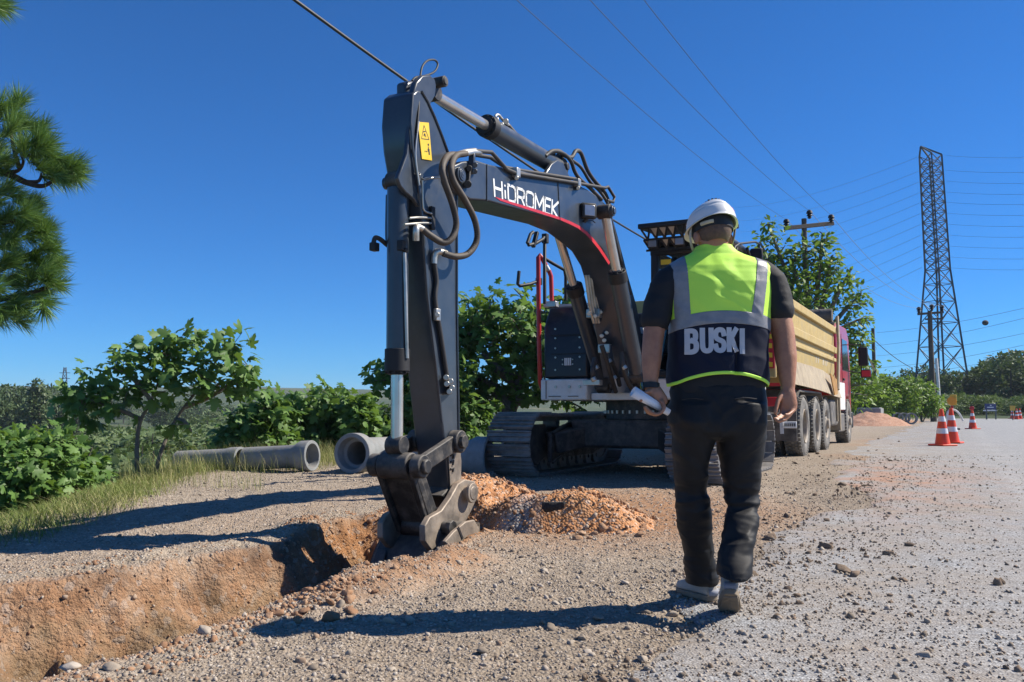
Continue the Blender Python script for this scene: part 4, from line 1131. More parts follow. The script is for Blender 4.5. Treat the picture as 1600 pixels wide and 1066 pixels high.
for x, y, l in ((950,562,.02),(958,588,.02),(974,572,.26),(984,590,.26),(930,572,-.1),(926,590,-.1)): mb = MB(); mb.cyl(B(x,y,l), B(x+3,y+5,l+.02), 0.034, seg=10); mb.build('hose_fitting', M['fitting'], dig, bevel=0.004)
mb = MB(); mb.box(B(926,598,-.12), (0.2,0.1,0.06), (N,V,UP)); mb.build('valve_block', M['fitting'], dig, bevel=0.004); mb = MB(); mb.box(B(990,580,.30), (0.1,0.1,0.12), (N,V,UP)); mb.build('valve_block', M['fitting'], dig, bevel=0.004)
mb = MB(); mb.cyl(R(10.165,N0+0.02,1.19), R(10.185,N0+0.02,1.19), 0.085, seg=20); mb.build('access_hole', M['black'], dig)
# --- handrail, mirrors on the off side
def U(x, y, lat): return B(x, y, lat)
hr = [B(852,609,-1.29),B(847,607,-1.29),B(844,598,-1.29),B(842.5,540,-1.29),B(841.5,470,-1.29),B(841,402,-1.29),B(843,399,-1.28),B(847,404,-1.26),B(858,424,-1.2),B(861,432,-1.18),B(862,470,-1.16)]
mb = MB(); mb.tube(hr, 0.030, 10); mb.build('handrail', M['red_rail'], dig, angle=60)
mb = MB(); mb.box(B(861,476,-1.16),(0.18,0.1,0.08),(N,V,UP)); mb.build('rail_bracket', M['fitting'], dig, bevel=0.01)
mb = MB(); mb.cyl(B(853,609,-1.29), B(862,609,-1.25), 0.03, seg=10); mb.build('rail_bracket', M['fitting'], dig, bevel=0.01)
mb = MB(); mb.cyl(B(852,415,-1.23), B(857,424,-1.2), 0.038, seg=12); mb.build('rail_bracket', M['fitting'], dig, bevel=0.01)
for pts in ([(851,475,-1.0),(851,372,-1.0),(852,368,-1.0),(848,374,-1.0),(836,381,-1.02),(826,383,-1.03),(824,380,-1.03),(829,366,-1.03),(833,363,-1.03)], [(851,404,-1.0),(866,413,-.95),(882,422,-.9),(884,432,-.9),(884,470,-.9)], [(842,439,-1.3),(828,444,-1.34),(812,447,-1.4),(809,444,-1.4),(811,424,-1.4)]):
    mb = MB(); mb.tube([B(x,y,l) for x,y,l in pts], 0.022, 8); mb.build('mirror_arm', M['black'], dig, angle=60)
mb = MB(); mb.beam(B(833,386,-1.02), B(839,363,-1.02), 0.05, 0.04); mb.build('mirror_clamp', M['black'], dig, bevel=0.006)
mb = MB(); mb.box(B(842,440,-1.3),(0.07,0.07,0.09),(N,V,UP)); mb.build('mirror_clamp', M['black'], dig, bevel=0.006)
mb = MB(); mb.box(B(852,373,-1.0),(0.07,0.07,0.12),(N,V,UP)); mb.build('mirror_clamp', M['black'], dig, bevel=0.006)
# --- cab
CV0, CV1, CL0, CL1, CZ0, CZ1 = 9.72, 11.40, 0.34, 1.26, 1.29, 2.93
M['glass'], _nt, _p = newmat('cab_glass')
_p.inputs['Base Color'].default_value = (0.75,0.85,0.88,1); _p.inputs['Roughness'].default_value = 0.03; _p.inputs['Transmission Weight'].default_value = 0.0
_g = _nt.nodes.new('ShaderNodeBsdfTransparent'); _g.inputs[0].default_value = (0.72,0.82,0.86,1)
_gl = nd(_nt, 'ShaderNodeBsdfGlossy', Roughness=0.03)
_fr = nd(_nt, 'ShaderNodeFresnel', IOR=1.5)
_mx = _nt.nodes.new('ShaderNodeMixShader'); _nt.links.new(_fr.outputs[0], _mx.inputs[0]); _nt.links.new(_g.outputs[0], _mx.inputs[1]); _nt.links.new(_gl.outputs[0], _mx.inputs[2]); _nt.links.new(_mx.outputs[0], _nt.nodes['Material Output'].inputs['Surface'])
def cbar(name, a, b, w=0.09, h=0.09, m=None, bev=0.02):
    mb = MB(); mb.beam(R(a[0], N0+a[1], a[2]), R(b[0], N0+b[1], b[2]), w, h, V); return mb.build(name, m or M['panel'], cab_, bevel=bev)
mb = MB(); mb.rbox(CV0+0.05, CV1, N0+CL0, N0+CL1, CZ1-0.10, CZ1); cab_ = mb.build('cab', M['panel'], dig, bevel=0.04)
for l_ in (CL0+0.05, CL1-0.05):
    cbar('pillar', (CV0+0.02,l_,CZ0), (CV0+0.07,l_,CZ1-0.05)); cbar('pillar', (CV1-0.05,l_,CZ0), (CV1-0.05,l_,CZ1-0.05)); cbar('pillar', (CV0+0.85,l_,CZ0), (CV0+0.85,l_,CZ1-0.05), 0.06, 0.06)
    cbar('sill', (CV0,l_,CZ0+0.04), (CV1,l_,CZ0+0.04), 0.07, 0.09); cbar('rail', (CV0,l_,2.02), (CV1,l_,2.02), 0.03, 0.05)
cbar('sill', (CV0+0.02,CL0,CZ0+0.04), (CV0+0.02,CL1,CZ0+0.04), 0.08, 0.07); cbar('rail', (CV1-0.05,CL0,2.02), (CV1-0.05,CL1,2.02), 0.05, 0.05)
cbar('window_bar', (CV0+0.02,CL0,1.86), (CV0+0.02,CL1,1.86), 0.03, 0.045); cbar('header', (CV0+0.05,CL0,CZ1-0.16), (CV0+0.05,CL1,CZ1-0.16), 0.10, 0.07)
ub(CV1-0.5, CV1-0.05, CL0+0.05, CL1-0.05, CZ0, 1.95).build('rear_wall', M['panel'], cab_)
for l_ in (CL0+0.03, CL1-0.03):
    mb = MB(); mb.rbox(CV0+0.1, CV1-0.08, N0+l_-0.004, N0+l_+0.004, CZ0+0.1, CZ1-0.12); mb.build('side_glass', M['glass'], cab_)
mb = MB(); mb.rbox(CV0+0.045, CV0+0.052, N0+CL0+0.09, N0+CL1-0.09, CZ0+0.1, CZ1-0.2); mb.build('windscreen', M['glass'], cab_)
mb = MB(); mb.rbox(CV0+0.03, CV0+0.04, N0+CL0+0.13, N0+CL0+0.25, CZ1-0.32, CZ1-0.26); mb.build('screen_sticker', M['yellow_dec'], cab_)
# seat and levers inside
mb = MB(); mb.rbox(10.35,10.85,N0+0.55,N0+1.05,1.55,1.72); mb.rbox(10.78,10.93,N0+0.57,N0+1.03,1.72,2.35); mb.rbox(10.80,10.90,N0+0.68,N0+0.92,2.38,2.58); mb.build('seat', M['black'], cab_, bevel=0.05)
for l_ in (0.47, 1.10):
    mb = MB(); mb.rbox(10.1,10.7,N0+l_-0.07,N0+l_+0.07,1.6,1.85); mb.tube([R(10.15,N0+l_,1.85),R(10.12,N0+l_,2.02)],0.02,8); mb.build('console', M['black'], cab_, bevel=0.03)
mb = MB(); mb.tube([R(9.83,N0+0.46,2.02),R(9.83,N0+0.46,2.42),R(9.86,N0+0.46,2.45),R(9.9,N0+0.46,2.45)],0.014,8); mb.tube([R(9.82,N0+.43,2.05),R(9.82,N0+.56,2.0),R(9.82,N0+.60,2.1),R(9.82,N0+.60,2.4)],0.014,8); mb.build('grab_handle', M['black'], cab_)
# roof guard with triangle cut-outs and lamps
GA, GB = R(CV0-0.30, N0+CL0-0.04, CZ1+0.06), R(CV0-0.30, N0+CL1+0.04, CZ1+0.06)
mb = MB(); mb.prism([GA, GB, GB + V*0.75 + UP*0.05, GA + V*0.75 + UP*0.05], UP*0.06); guard = mb.build('roof_guard', M['black'], cab_, bevel=0.012)
rowz = [CZ1+0.055, CZ1-0.055, CZ1-0.165]
fv = [CV0-0.29, CV0-0.20, CV0-0.11]
ncol = 9; wd = CL1-CL0
mb = MB()
def gp(i, j):  # lattice point, column i (may be half), row j
    return R(float(np.interp(j,(0,1,2),fv)), N0+CL0+wd*i/ncol, float(np.interp(j,(0,1,2),rowz)))
for j in range(2):
    for i in range(ncol):
        o_ = 0.5 if j % 2 else 0.0
        mb.beam(gp(i,j), gp(i+.5,j+1), 0.022, 0.012, V); mb.beam(gp(i+.5,j+1), gp(i+1,j), 0.022, 0.012, V)
    mb.beam(gp(0,j+1), gp(ncol,j+1), 0.024, 0.014, V)
tag(mb.build('guard_lattice', M['black'], guard), kind='stuff')
mb = MB()
for j in range(2):
    for i in range(ncol):
        if (i*3 + j*5) % 4 != 0:
            a, b, c_ = gp(i+.12,j), gp(i+.88,j), gp(i+.5,j+.0); c_ = gp(i+.5,j).lerp(gp(i+.5,j+1), 0.72)
            mb.prism([a, b, c_], V*0.008)
tag(mb.build('guard_tread', M['fitting'], guard), kind='stuff')
for k, l_ in enumerate((0.10, 0.42, 0.74)):
    c_ = R(CV0-0.16, N0+CL0+l_, CZ1-0.10); mb = MB(); mb.box(c_, (0.12,0.07,0.11), (N,V,UP)); lm = mb.build('roof_lamp', M['black'], guard, bevel=0.012)
    mb = MB(); mb.box(c_ - V*0.037, (0.095,0.006,0.085), (N,V,UP)); mb.build('lens', M['lamp_glass'], lm, bevel=0.01)
# near-side mirror and its frame
mb = MB(); mb.tube([B(1146,396,1.32),B(1148,386,1.32),B(1155,381,1.32),B(1180,378,1.34),B(1186,381,1.34),B(1187,404,1.34)],0.014,8); mb.tube([B(1148,400,1.32),B(1152,388,1.32),B(1156,400,1.32)],0.012,8); mb.build('mirror_frame', M['black'], cab_, angle=60)
mb = MB(); mb.box(B(1182,399,1.34),(0.16,0.05,0.18),(N,V,UP)); mb.build('mirror', M['black'], cab_, bevel=0.03)
mb = MB(); mb.tube([R(CV1-0.05,N0+CL1,CZ1),R(CV1+0.35,N0+CL1,2.5),R(CV1+0.7,N0+CL1,2.3)],0.03,8); mb.tube([R(CV0+0.9,N0+CL1+0.03,CZ1-0.05),R(CV1,N0+CL1+0.03,2.45)],0.02,8); mb.build('cab_brace', M['black'], cab_)

# --- undercarriage
NU = -3.82; TG = 1.15; TF, TRR = 9.50, 12.85
ub(10.4, 12.1, -0.98, 0.40, 0.42, 0.78).build('car_body', M['paint_worn'], dig, bevel=0.04)
mb = MB(); mb.cyl(R(11.1,NU+0.2,0.78), R(11.1,NU+0.2,1.03), 0.62, seg=48); ring = mb.build('swing_ring', M['paint_worn'], dig, bevel=0.01)
mb = MB()
for k in range(40):
    a = k*math.tau/40; q = R(11.1+0.64*math.cos(a), NU+0.2+0.64*math.sin(a), 0.88); mb.cyl(q - UP*0.02, q + UP*0.02, 0.016, seg=8)
tag(mb.build('ring_bolt', M['fitting'], ring), kind='stuff')
# X-frame legs, with a cranked lower edge as seen between the tracks
for s_ in (-1, 1):
    for vv0, vv1 in ((10.75,10.15),(12.0,12.6)):
        mb = MB(); a = R(vv0, NU+s_*0.45, 0.60); b = R(vv1, NU+s_*(TG-0.28), 0.48)
        mb.beam(a, b, 0.34, 0.26, UP); mb.build('frame_leg', M['paint_worn'], dig, bevel=0.02)
r_tr = 0.37; zc = GZ0 + r_tr + 0.035; Ltr = (TRR-TF) - 2*r_tr - 0.06
shoe_m = None
for s_ in (-1, 1):
    nt_ = NU + s_*TG
    # shoe: plate with three grousers, made once, 0.60 wide
    f0 = TF + r_tr + 0.03; f1 = f0 + Ltr
    per = 2*Ltr + 2*math.pi*r_tr; cnt = 44; pitch = per/cnt
    if shoe_m is None:
        mb = MB(); mb.box((0,0,0), (0.60, pitch*0.90, 0.018))
        for g_ in (-0.36, 0.0, 0.34): mb.prism([Vector((-0.30, g_*pitch-0.011, 0.009)), Vector((-0.30, g_*pitch+0.011, 0.009)), Vector((-0.30, g_*pitch+0.006, 0.036)), Vector((-0.30, g_*pitch-0.006, 0.036))], Vector((0.60,0,0)))
        for bx in (-0.13,0.13):
            for by in (-0.2,0.18): mb.cyl(Vector((bx,by*pitch,0.008)), Vector((bx,by*pitch,0.02)), 0.014, seg=6)
        shoe_m = mb.mesh('track_shoe', smooth=False); shoe_m.materials.append(M['track'])
    frame = MB()
    frame.prism([R(v_, nt_-0.14, z_) for v_, z_ in [(TF+0.50,0.62),(TF+0.9,0.68),(TRR-0.85,0.68),(TRR-0.45,0.60),(TRR-0.45,0.34),(TRR-0.9,0.25),(TF+0.9,0.25),(TF+0.50,0.34)]], N*0.28)
    tf = frame.build('track_frame', M['paint_worn'], dig, bevel=0.02)
    for k in range(cnt):
        s = k*pitch + 0.03
        if s < Ltr: v_, z_, a = f0 + s, zc + r_tr, 0.0
        elif s < Ltr + math.pi*r_tr:
            q = (s-Ltr)/r_tr; v_, z_, a = f1 + r_tr*math.sin(q), zc + r_tr*math.cos(q), q
        elif s < 2*Ltr + math.pi*r_tr: v_, z_, a = f1 - (s-Ltr-math.pi*r_tr), zc - r_tr, math.pi
        else:
            q = (s-2*Ltr-math.pi*r_tr)/r_tr; v_, z_, a = f0 - r_tr*math.sin(q), zc - r_tr*math.cos(q), math.pi+q
        if v_ > f0+0.3 and v_ < f1-0.3 and z_ > zc: z_ -= 0.03*math.sin(math.pi*(v_-f0)/Ltr)
        # outward normal = (sin a) along V, cos a up
        Z = V*math.sin(a) + UP*math.cos(a); Y = V*math.cos(a) - UP*math.sin(a)
        o = bpy.data.objects.new('track_shoe', shoe_m); col.objects.link(o); o.parent = tf
        mx = Matrix((( N.x, Y.x, Z.x, 0),(N.y, Y.y, Z.y, 0),(N.z, Y.z, Z.z, 0),(0,0,0,1)))
        mx.translation = R(v_, nt_, z_) - DC
        o.matrix_local = mx
    # link chain inside the shoes
    mb = MB()
    for l_ in (-0.09, 0.06):
        pth = []
        for q in np.linspace(0, 1, 60, endpoint=False):
            s = q*per; ri = r_tr - 0.05
            if s < Ltr: pth.append((f0+s, zc+ri))
            elif s < Ltr+math.pi*r_tr: t = (s-Ltr)/r_tr; pth.append((f1+ri*math.sin(t), zc+ri*math.cos(t)))
            elif s < 2*Ltr+math.pi*r_tr: pth.append((f1-(s-Ltr-math.pi*r_tr), zc-ri))
            else: t = (s-2*Ltr-math.pi*r_tr)/r_tr; pth.append((f0-ri*math.sin(t), zc-ri*math.cos(t)))
        pth.append(pth[0])
        for a, b in zip(pth[:-1], pth[1:]): mb.beam(R(a[0],nt_+l_,a[1]), R(b[0],nt_+l_,b[1]), 0.035, 0.07, N.cross(R(b[0],0,b[1])-R(a[0],0,a[1])))
    mb.build('track_chain', M['track'], tf)
    mb = MB(); mb.cyl(R(f0,nt_-0.10,zc), R(f0,nt_+0.10,zc), r_tr-0.07, seg=36); mb.cyl(R(f0,nt_-0.16,zc), R(f0,nt_+0.16,zc), 0.10, seg=24); mb.build('idler', M['track'], tf, bevel=0.02)
    mb = MB(); mb.prism([R(v_, nt_ - s_*0.17, z_) for v_, z_ in [(f0-0.20,zc+0.10),(f0-0.08,zc+0.25),(f0+0.30,zc+0.25),(f0+0.34,zc-0.16),(f0+0.02,zc-0.27),(f0-0.16,zc-0.16)]], N*(-s_*0.03)); mb.build('guide_plate', M['paint_worn'], tf, bevel=0.02)
    mb = MB(); mb.lathe(R(f1,nt_-0.05,zc), N, [(0,0.05),(0,r_tr-0.08),(0.10,r_tr-0.08),(0.10,0.05)], 30)
    for k in range(18):
        a = k*math.tau/18; mb.box(R(f1+(r_tr-0.07)*math.cos(a), nt_, zc+(r_tr-0.07)*math.sin(a)), (0.08,0.05,0.05), (N, V*math.cos(a)+UP*math.sin(a), V*-math.sin(a)+UP*math.cos(a)))
    mb.build('sprocket', M['track'], tf)
    for k in range(7):
        v_ = f0 + 0.36 + k*(Ltr-0.72)/6; mb = MB(); mb.lathe(R(v_, nt_-0.14, GZ0+0.17), N, [(0,0.03),(0,0.11),(0.05,0.11),(0.06,0.085),(0.22,0.085),(0.23,0.11),(0.28,0.11),(0.28,0.03)], 20); mb.build('roller', M['track'], tf)
    for v_ in (f0+0.9, f1-0.8): 
        mb = MB(); mb.cyl(R(v_,nt_-0.1,zc+0.26), R(v_,nt_+0.1,zc+0.26), 0.06, seg=16); mb.build('carrier_roller', M['track'], tf)
# cross beam seen between the tracks with a pale document sticker
mb = MB(); mb.prism([R(v_, NU-TG+0.30, z_) for v_, z_ in [(10.02,0.60),(10.5,0.72),(12.5,0.72),(12.5,0.46),(10.9,0.46),(10.4,0.36),(10.02,0.24)]], N*0.06); beamo = mb.build('frame_beam', M['paint_worn'], dig, bevel=0.015)
mb = MB(); mb.tube([R(v_, NU-TG+0.38, z_) for v_, z_ in [(10.02,0.61),(10.5,0.73),(12.5,0.73)]],0.018,6); mb.tube([R(v_, NU-TG+0.38, z_) for v_, z_ in [(10.02,0.24),(10.4,0.36),(10.9,0.46),(12.5,0.46)]],0.018,6); tag(mb.build('beam_flange', M['paint_worn'], beamo), kind='stuff')
# ================================================================ tipper truck, parked nose away from the camera
TN = -2.35; TC = TN - 1.25                                # right outer plane, centre line
TRK = R(17.5, TC, 0.10)
trk = thing('dump_truck', 'yellow tipper truck with a red cab parked behind the excavator', 'truck', TRK)
TZ = 0.10
def tb(v0, v1, l0, l1, z0, z1, mb=None):
    mb = mb or MB(); return mb.rbox(v0, v1, TC+l0, TC+l1, TZ+z0, TZ+z1)
def tR(v, l, z): return R(v, TC+l, TZ+z)
# chassis
for l_ in (-0.42, 0.42): tb(13.6, 22.6, l_-0.05, l_+0.05, 0.80, 1.08).build('chassis_rail', M['truck_grey'], trk, bevel=0.01)
# tipper body: open box with sloped lower flank
BV0, BV1 = 13.20, 20.05
prof_o = [(0.72,1.28),(1.16,1.50),(1.20,1.62),(1.20,2.58)]
pr = prof_o + [(1.14,2.58),(1.14,1.64),(1.10,1.56),(0.70,1.35)]
body = None
for s_ in (1, -1):
    mb = MB(); mb.prism([tR(BV0+0.06, s_*l, z) for l, z in pr], V*(BV1-BV0-0.06))
    o = mb.build('tipper_body' if body is None else 'body_side', M['truck_yellow'], body or trk, bevel=0.015); body = body or o
tb(BV0+0.06, BV1, -0.74, 0.74, 1.26, 1.33).build('body_floor', M['truck_grey'], body)
tb(BV1-0.08, BV1, -1.19, 1.19, 1.3, 2.75).build('head_board', M['truck_yellow'], body, bevel=0.01)
for s_ in (1, -1):
    a = s_*1.205
    def rail(z0, z1, d): 
        lo, hi = (a, a+s_*d) if s_ > 0 else (a+s_*d, a)
        return tb(BV0+0.02, BV1+0.02, lo, hi, z0, z1).build('side_rail', M['truck_yellow'], body, bevel=0.015)
    rail(2.46, 2.60, 0.06); rail(2.02, 2.16, 0.055); rail(1.84, 1.92, 0.04)
    for v_ in (14.6, 16.0, 17.4, 18.8, 19.95):
        mb = MB(); mb.prism([tR(v_, s_*1.205, 1.55), tR(v_, s_*0.80, 1.26), tR(v_, s_*0.98, 1.20), tR(v_, s_*1.225, 1.46)], V*0.06); mb.build('body_rib', M['truck_yellow'], body, bevel=0.006)
# dusty flared spill skirt along the lower flank
mb = MB()
top = [(13.9,1.23,1.58),(15.2,1.23,1.60),(16.6,1.23,1.60),(18.0,1.23,1.58),(19.2,1.23,1.5),(20.0,1.22,1.42)]
bot = [(13.9,1.27,1.22),(15.2,1.30,1.20),(16.6,1.32,1.17),(18.0,1.32,1.13),(19.2,1.31,1.08),(20.35,1.30,1.06)]
vs = [tR(v,l,z) for v,l,z in top] + [tR(v,l,z) for v,l,z in bot] + [tR(v,l-0.03,z) for v,l,z in top] + [tR(v,l-0.03,z) for v,l,z in bot]
k = len(top); fs = []
for i in range(k-1): fs += [(i,i+1,k+i+1,k+i),(2*k+i,3*k+i,3*k+i+1,2*k+i+1),(k+i,k+i+1,3*k+i+1,3*k+i),(i,2*k+i,2*k+i+1,i+1)]
fs += [(0,k,3*k,2*k),(k-1,3*k-1,4*k-1,2*k-1)]
mb.add(vs, fs); mb.build('skirt', M['truck_beige'], body)
mb = MB(); mb.prism([tR(18.1,1.34,1.52),tR(18.9,1.36,1.42),tR(19.0,1.36,1.12),tR(18.6,1.35,1.10)], N*0.02)
M['rust'] = mat('ochre_rusty_sheet', (0.45,0.25,0.06), (0.28,0.13,0.04), rough=0.8, dust=0.3); mb.build('skirt_patch', M['rust'], body)
# faded lettering remains on the side (illegible smears in the photo)
M['fade'] = mat('faded_blue_grey_lettering', (0.42,0.42,0.42), (0.55,0.45,0.28), rough=0.7, scale=10)
for i, (v_, w_) in enumerate(((17.3,0.10),(17.55,0.10),(18.2,0.18),(18.5,0.12),(18.75,0.16))):
    mb = MB(); mb.prism([tR(v_,1.2005,1.70),tR(v_+w_*0.6,1.2005,1.70),tR(v_+w_,1.2005,1.82),tR(v_+w_*0.3,1.2005,1.82)], N*0.003); mb.build('faded_letter', M['fade'], body)
# tail gate with red/yellow chevron board
gate = tb(BV0-0.02, BV0+0.06, -1.2, 1.2, 1.28, 2.55).build('tail_gate', M['truck_yellow'], trk, bevel=0.02)
for s_ in (1,-1):
    mb = MB(); l0 = s_*0.97
    mb.rbox(BV0-0.036, BV0-0.022, TC+l0-0.22, TC+l0+0.22, TZ+1.42, TZ+2.02); brd = mb.build('chevron_board', M['red_dec'], gate)
    for k in range(4):
        z0 = 1.46 + k*0.14; mb = MB(); mb.prism([tR(BV0-0.038, l0-0.19, z0+0.02), tR(BV0-0.038, l0+0.19, z0-0.06+0.04), tR(BV0-0.038, l0+0.19, z0+0.05), tR(BV0-0.038, l0-0.19, z0+0.11)], V*-0.003); mb.build('chevron', M['yellow_dec'], brd)
for l_ in (-0.6, 0.0, 0.6): tb(BV0-0.05, BV0-0.02, l_-0.04, l_+0.04, 1.3, 2.5).build('gate_rib', M['truck_yellow'], gate)
# tarp roll, its arm
mb = MB(); mb.cyl(tR(BV1-0.15,-1.2,2.68), tR(BV1-0.15,1.24,2.68), 0.04, seg=12); mb.build('tarp_bar', M['truck_grey'], trk)
mb = MB(); mb.cyl(tR(BV1-0.1,-1.15,2.86), tR(BV1-0.1,1.2,2.86), 0.15, seg=20)
M['tarp'] = mat('brown_tarpaulin', (0.13,0.115,0.10), (0.07,0.06,0.055), rough=0.85, bump=0.02, bscale=9); mb.build('tarp_roll', M['tarp'], trk)
mb = MB(); mb.tube([tR(20.12,1.28,2.85), tR(19.8,1.33,2.2), tR(19.2,1.36,1.22)], 0.035, 10); mb.build('tarp_arm', M['truck_beige'], trk)
tb(BV1-0.06, BV1+0.02, 1.05, 1.2, 2.58, 2.95).build('post', M['truck_yellow'], body)
tb(14.3, 14.38, 1.14, 1.2, 2.58, 2.85).build('post', M['truck_yellow'], body)
# rear: bumper, lamps, plate, mudguards
tb(13.75, 13.95, -1.22, 1.22, 0.62, 0.76).build('rear_bumper', M['truck_grey'], trk, bevel=0.02)
for s_ in (1,-1):
    lampb = tb(13.70, 13.75, s_*0.95-0.18, s_*0.95+0.18, 0.86, 1.0).build('tail_lamp', M['red_dec'], trk, bevel=0.01)
    tb(13.69, 13.70, s_*0.95-0.16, s_*0.95-0.06, 0.88, 0.98).build('lens', M['lamp_glass'], lampb)
    tb(14.6, 14.63, s_*0.95-0.3, s_*0.95+0.3, 0.30, 0.95).build('mud_flap', M['truck_grey'], trk)
M['blue_panel'] = mat('dusty_blue_panel', (0.10,0.16,0.28), rough=0.6, dust=0.3); tb(13.68, 13.74, 0.15, 0.72, 0.98, 1.16).build('tail_panel', M['blue_panel'], trk, bevel=0.01)
tb(13.66, 13.74, -1.2, 1.2, 1.17, 1.22).build('tail_strip', M['red_dec'], trk)
# marker plate on a pale strap by the rear wheel
mp = MB(); c = P(1233,664,13.0); mp.box(c, (0.22,0.02,0.10), (N,V,UP)); pl = mp.build('number_plate', M['white_txt'], trk, bevel=0.008)
mb = MB(); 
for k in range(7): mb.box(c - V*0.012 + N*(-0.085+k*0.028), (0.016,0.004,0.045), (N,V,UP))
tag(mb.build('plate_digits', M['black'], pl), kind='stuff')
mb = MB(); mb.beam(P(1220,640,13.0), P(1222,678,13.0), 0.05, 0.02, V); mb.build('strap', M['white'], trk)
# mud guards over the rear wheels
for s_ in (1,-1):
    mb = MB(); c0, c1 = 15.6, 17.05
    pts = [(14.75,0.80),(14.85,1.02),(15.05,1.14),(17.6,1.14),(17.8,1.02)]
    for (a0,z0),(a1,z1) in zip(pts[:-1],pts[1:]):
        mb.prism([tR(a0,s_*0.62,z0),tR(a1,s_*0.62,z1),tR(a1,s_*0.62,z1-0.03),tR(a0,s_*0.62,z0-0.03)], N*(s_*0.62))
    mb.build('mudguard', M['truck_grey'], trk)
# wheels
def tyre_profile(w, r_, rim): return [(-w/2+.02,rim),(-w/2,rim+.05),(-w/2,r_-.09),(-w/2+.03,r_-.025),(-w/2+.05,r_-.008),(w/2-.05,r_-.008),(w/2-.03,r_-.025),(w/2,r_-.09),(w/2,rim+.05),(w/2-.02,rim)]
def wheel(v_, l_, s_, front, R0=0.525):
    w = 0.30; c = tR(v_, l_, R0); ax = N*s_
    mb = MB(); mb.lathe(c, ax, tyre_profile(w, R0, 0.29), 48)
    ty = mb.build('wheel', M['tyre'], trk); ty.name = 'wheel'
    mb = MB(); nb = 46
    for k in range(nb):
        a = k*math.tau/nb; rd = V*math.cos(a) + UP*math.sin(a); tg = V*-math.sin(a) + UP*math.cos(a)
        for j, o_ in enumerate((-0.115,-0.055,0.0,0.055,0.115)):
            a2 = a + (0.5 if j % 2 else 0)*math.tau/nb; rd2 = V*math.cos(a2)+UP*math.sin(a2); tg2 = V*-math.sin(a2)+UP*math.cos(a2)
            mb.box(c + rd2*(R0-0.003) + ax*o_, (0.044, 0.048, 0.022), (ax, tg2, rd2))
    t_ = mb.build('tread', M['tyre'], ty, smooth=False); t_['kind'] = 'stuff'
    mb = MB()
    if front: mb.lathe(c, ax, [(0.11,0.295),(0.14,0.285),(0.12,0.26),(0.04,0.25),(0.05,0.19),(0.13,0.15),(0.145,0.10),(0.19,0.095),(0.20,0.07),(0.20,0.0)], 32)
    else: mb.lathe(c, ax, [(0.12,0.295),(0.15,0.285),(0.13,0.26),(-0.06,0.24),(-0.08,0.18),(-0.05,0.14),(0.06,0.13),(0.07,0.10),(0.07,0.0)], 32)
    rm = mb.build('rim', M['rim'], ty, angle=30)
    mb = MB()
    for k in range(10):
        a = k*math.tau/10; q = c + (V*math.cos(a)+UP*math.sin(a))*0.17; b0 = 0.08 if front else -0.08
        mb.cyl(q + ax*(b0-0.02), q + ax*(b0+0.055), 0.018, seg=6)
    o_ = mb.build('lug_nut', M['truck_grey'], ty); o_['kind'] = 'stuff'
for s_ in (1,-1):
    for v_ in (15.6, 17.05):
        wheel(v_, s_*1.09, s_, False); wheel(v_, s_*0.74, s_, False)
    wheel(18.35, s_*1.09, s_, True); wheel(22.3, s_*1.09, s_, True)
for v_ in (15.6,17.05,18.35,22.3):
    mb = MB(); mb.cyl(tR(v_,-0.9,0.525), tR(v_,0.9,0.525), 0.09, seg=14); mb.build('axle', M['truck_grey'], trk)
# side boxes between axles, fuel tank, battery box
tb(19.15, 20.3, 0.62, 1.22, 0.45, 1.02).build('fuel_tank', M['truck_grey'], trk, bevel=0.06)
tb(20.4, 21.5, 0.70, 1.22, 0.30, 0.72).build('side_box', M['truck_grey'], trk, bevel=0.03)
tb(19.9, 19.97, 1.0, 1.26, 0.55, 1.1).build('box_strap', M['truck_beige'], trk); tb(20.35, 20.45, 0.9, 1.26, 0.35, 1.12).build('box_strap', M['truck_beige'], trk)
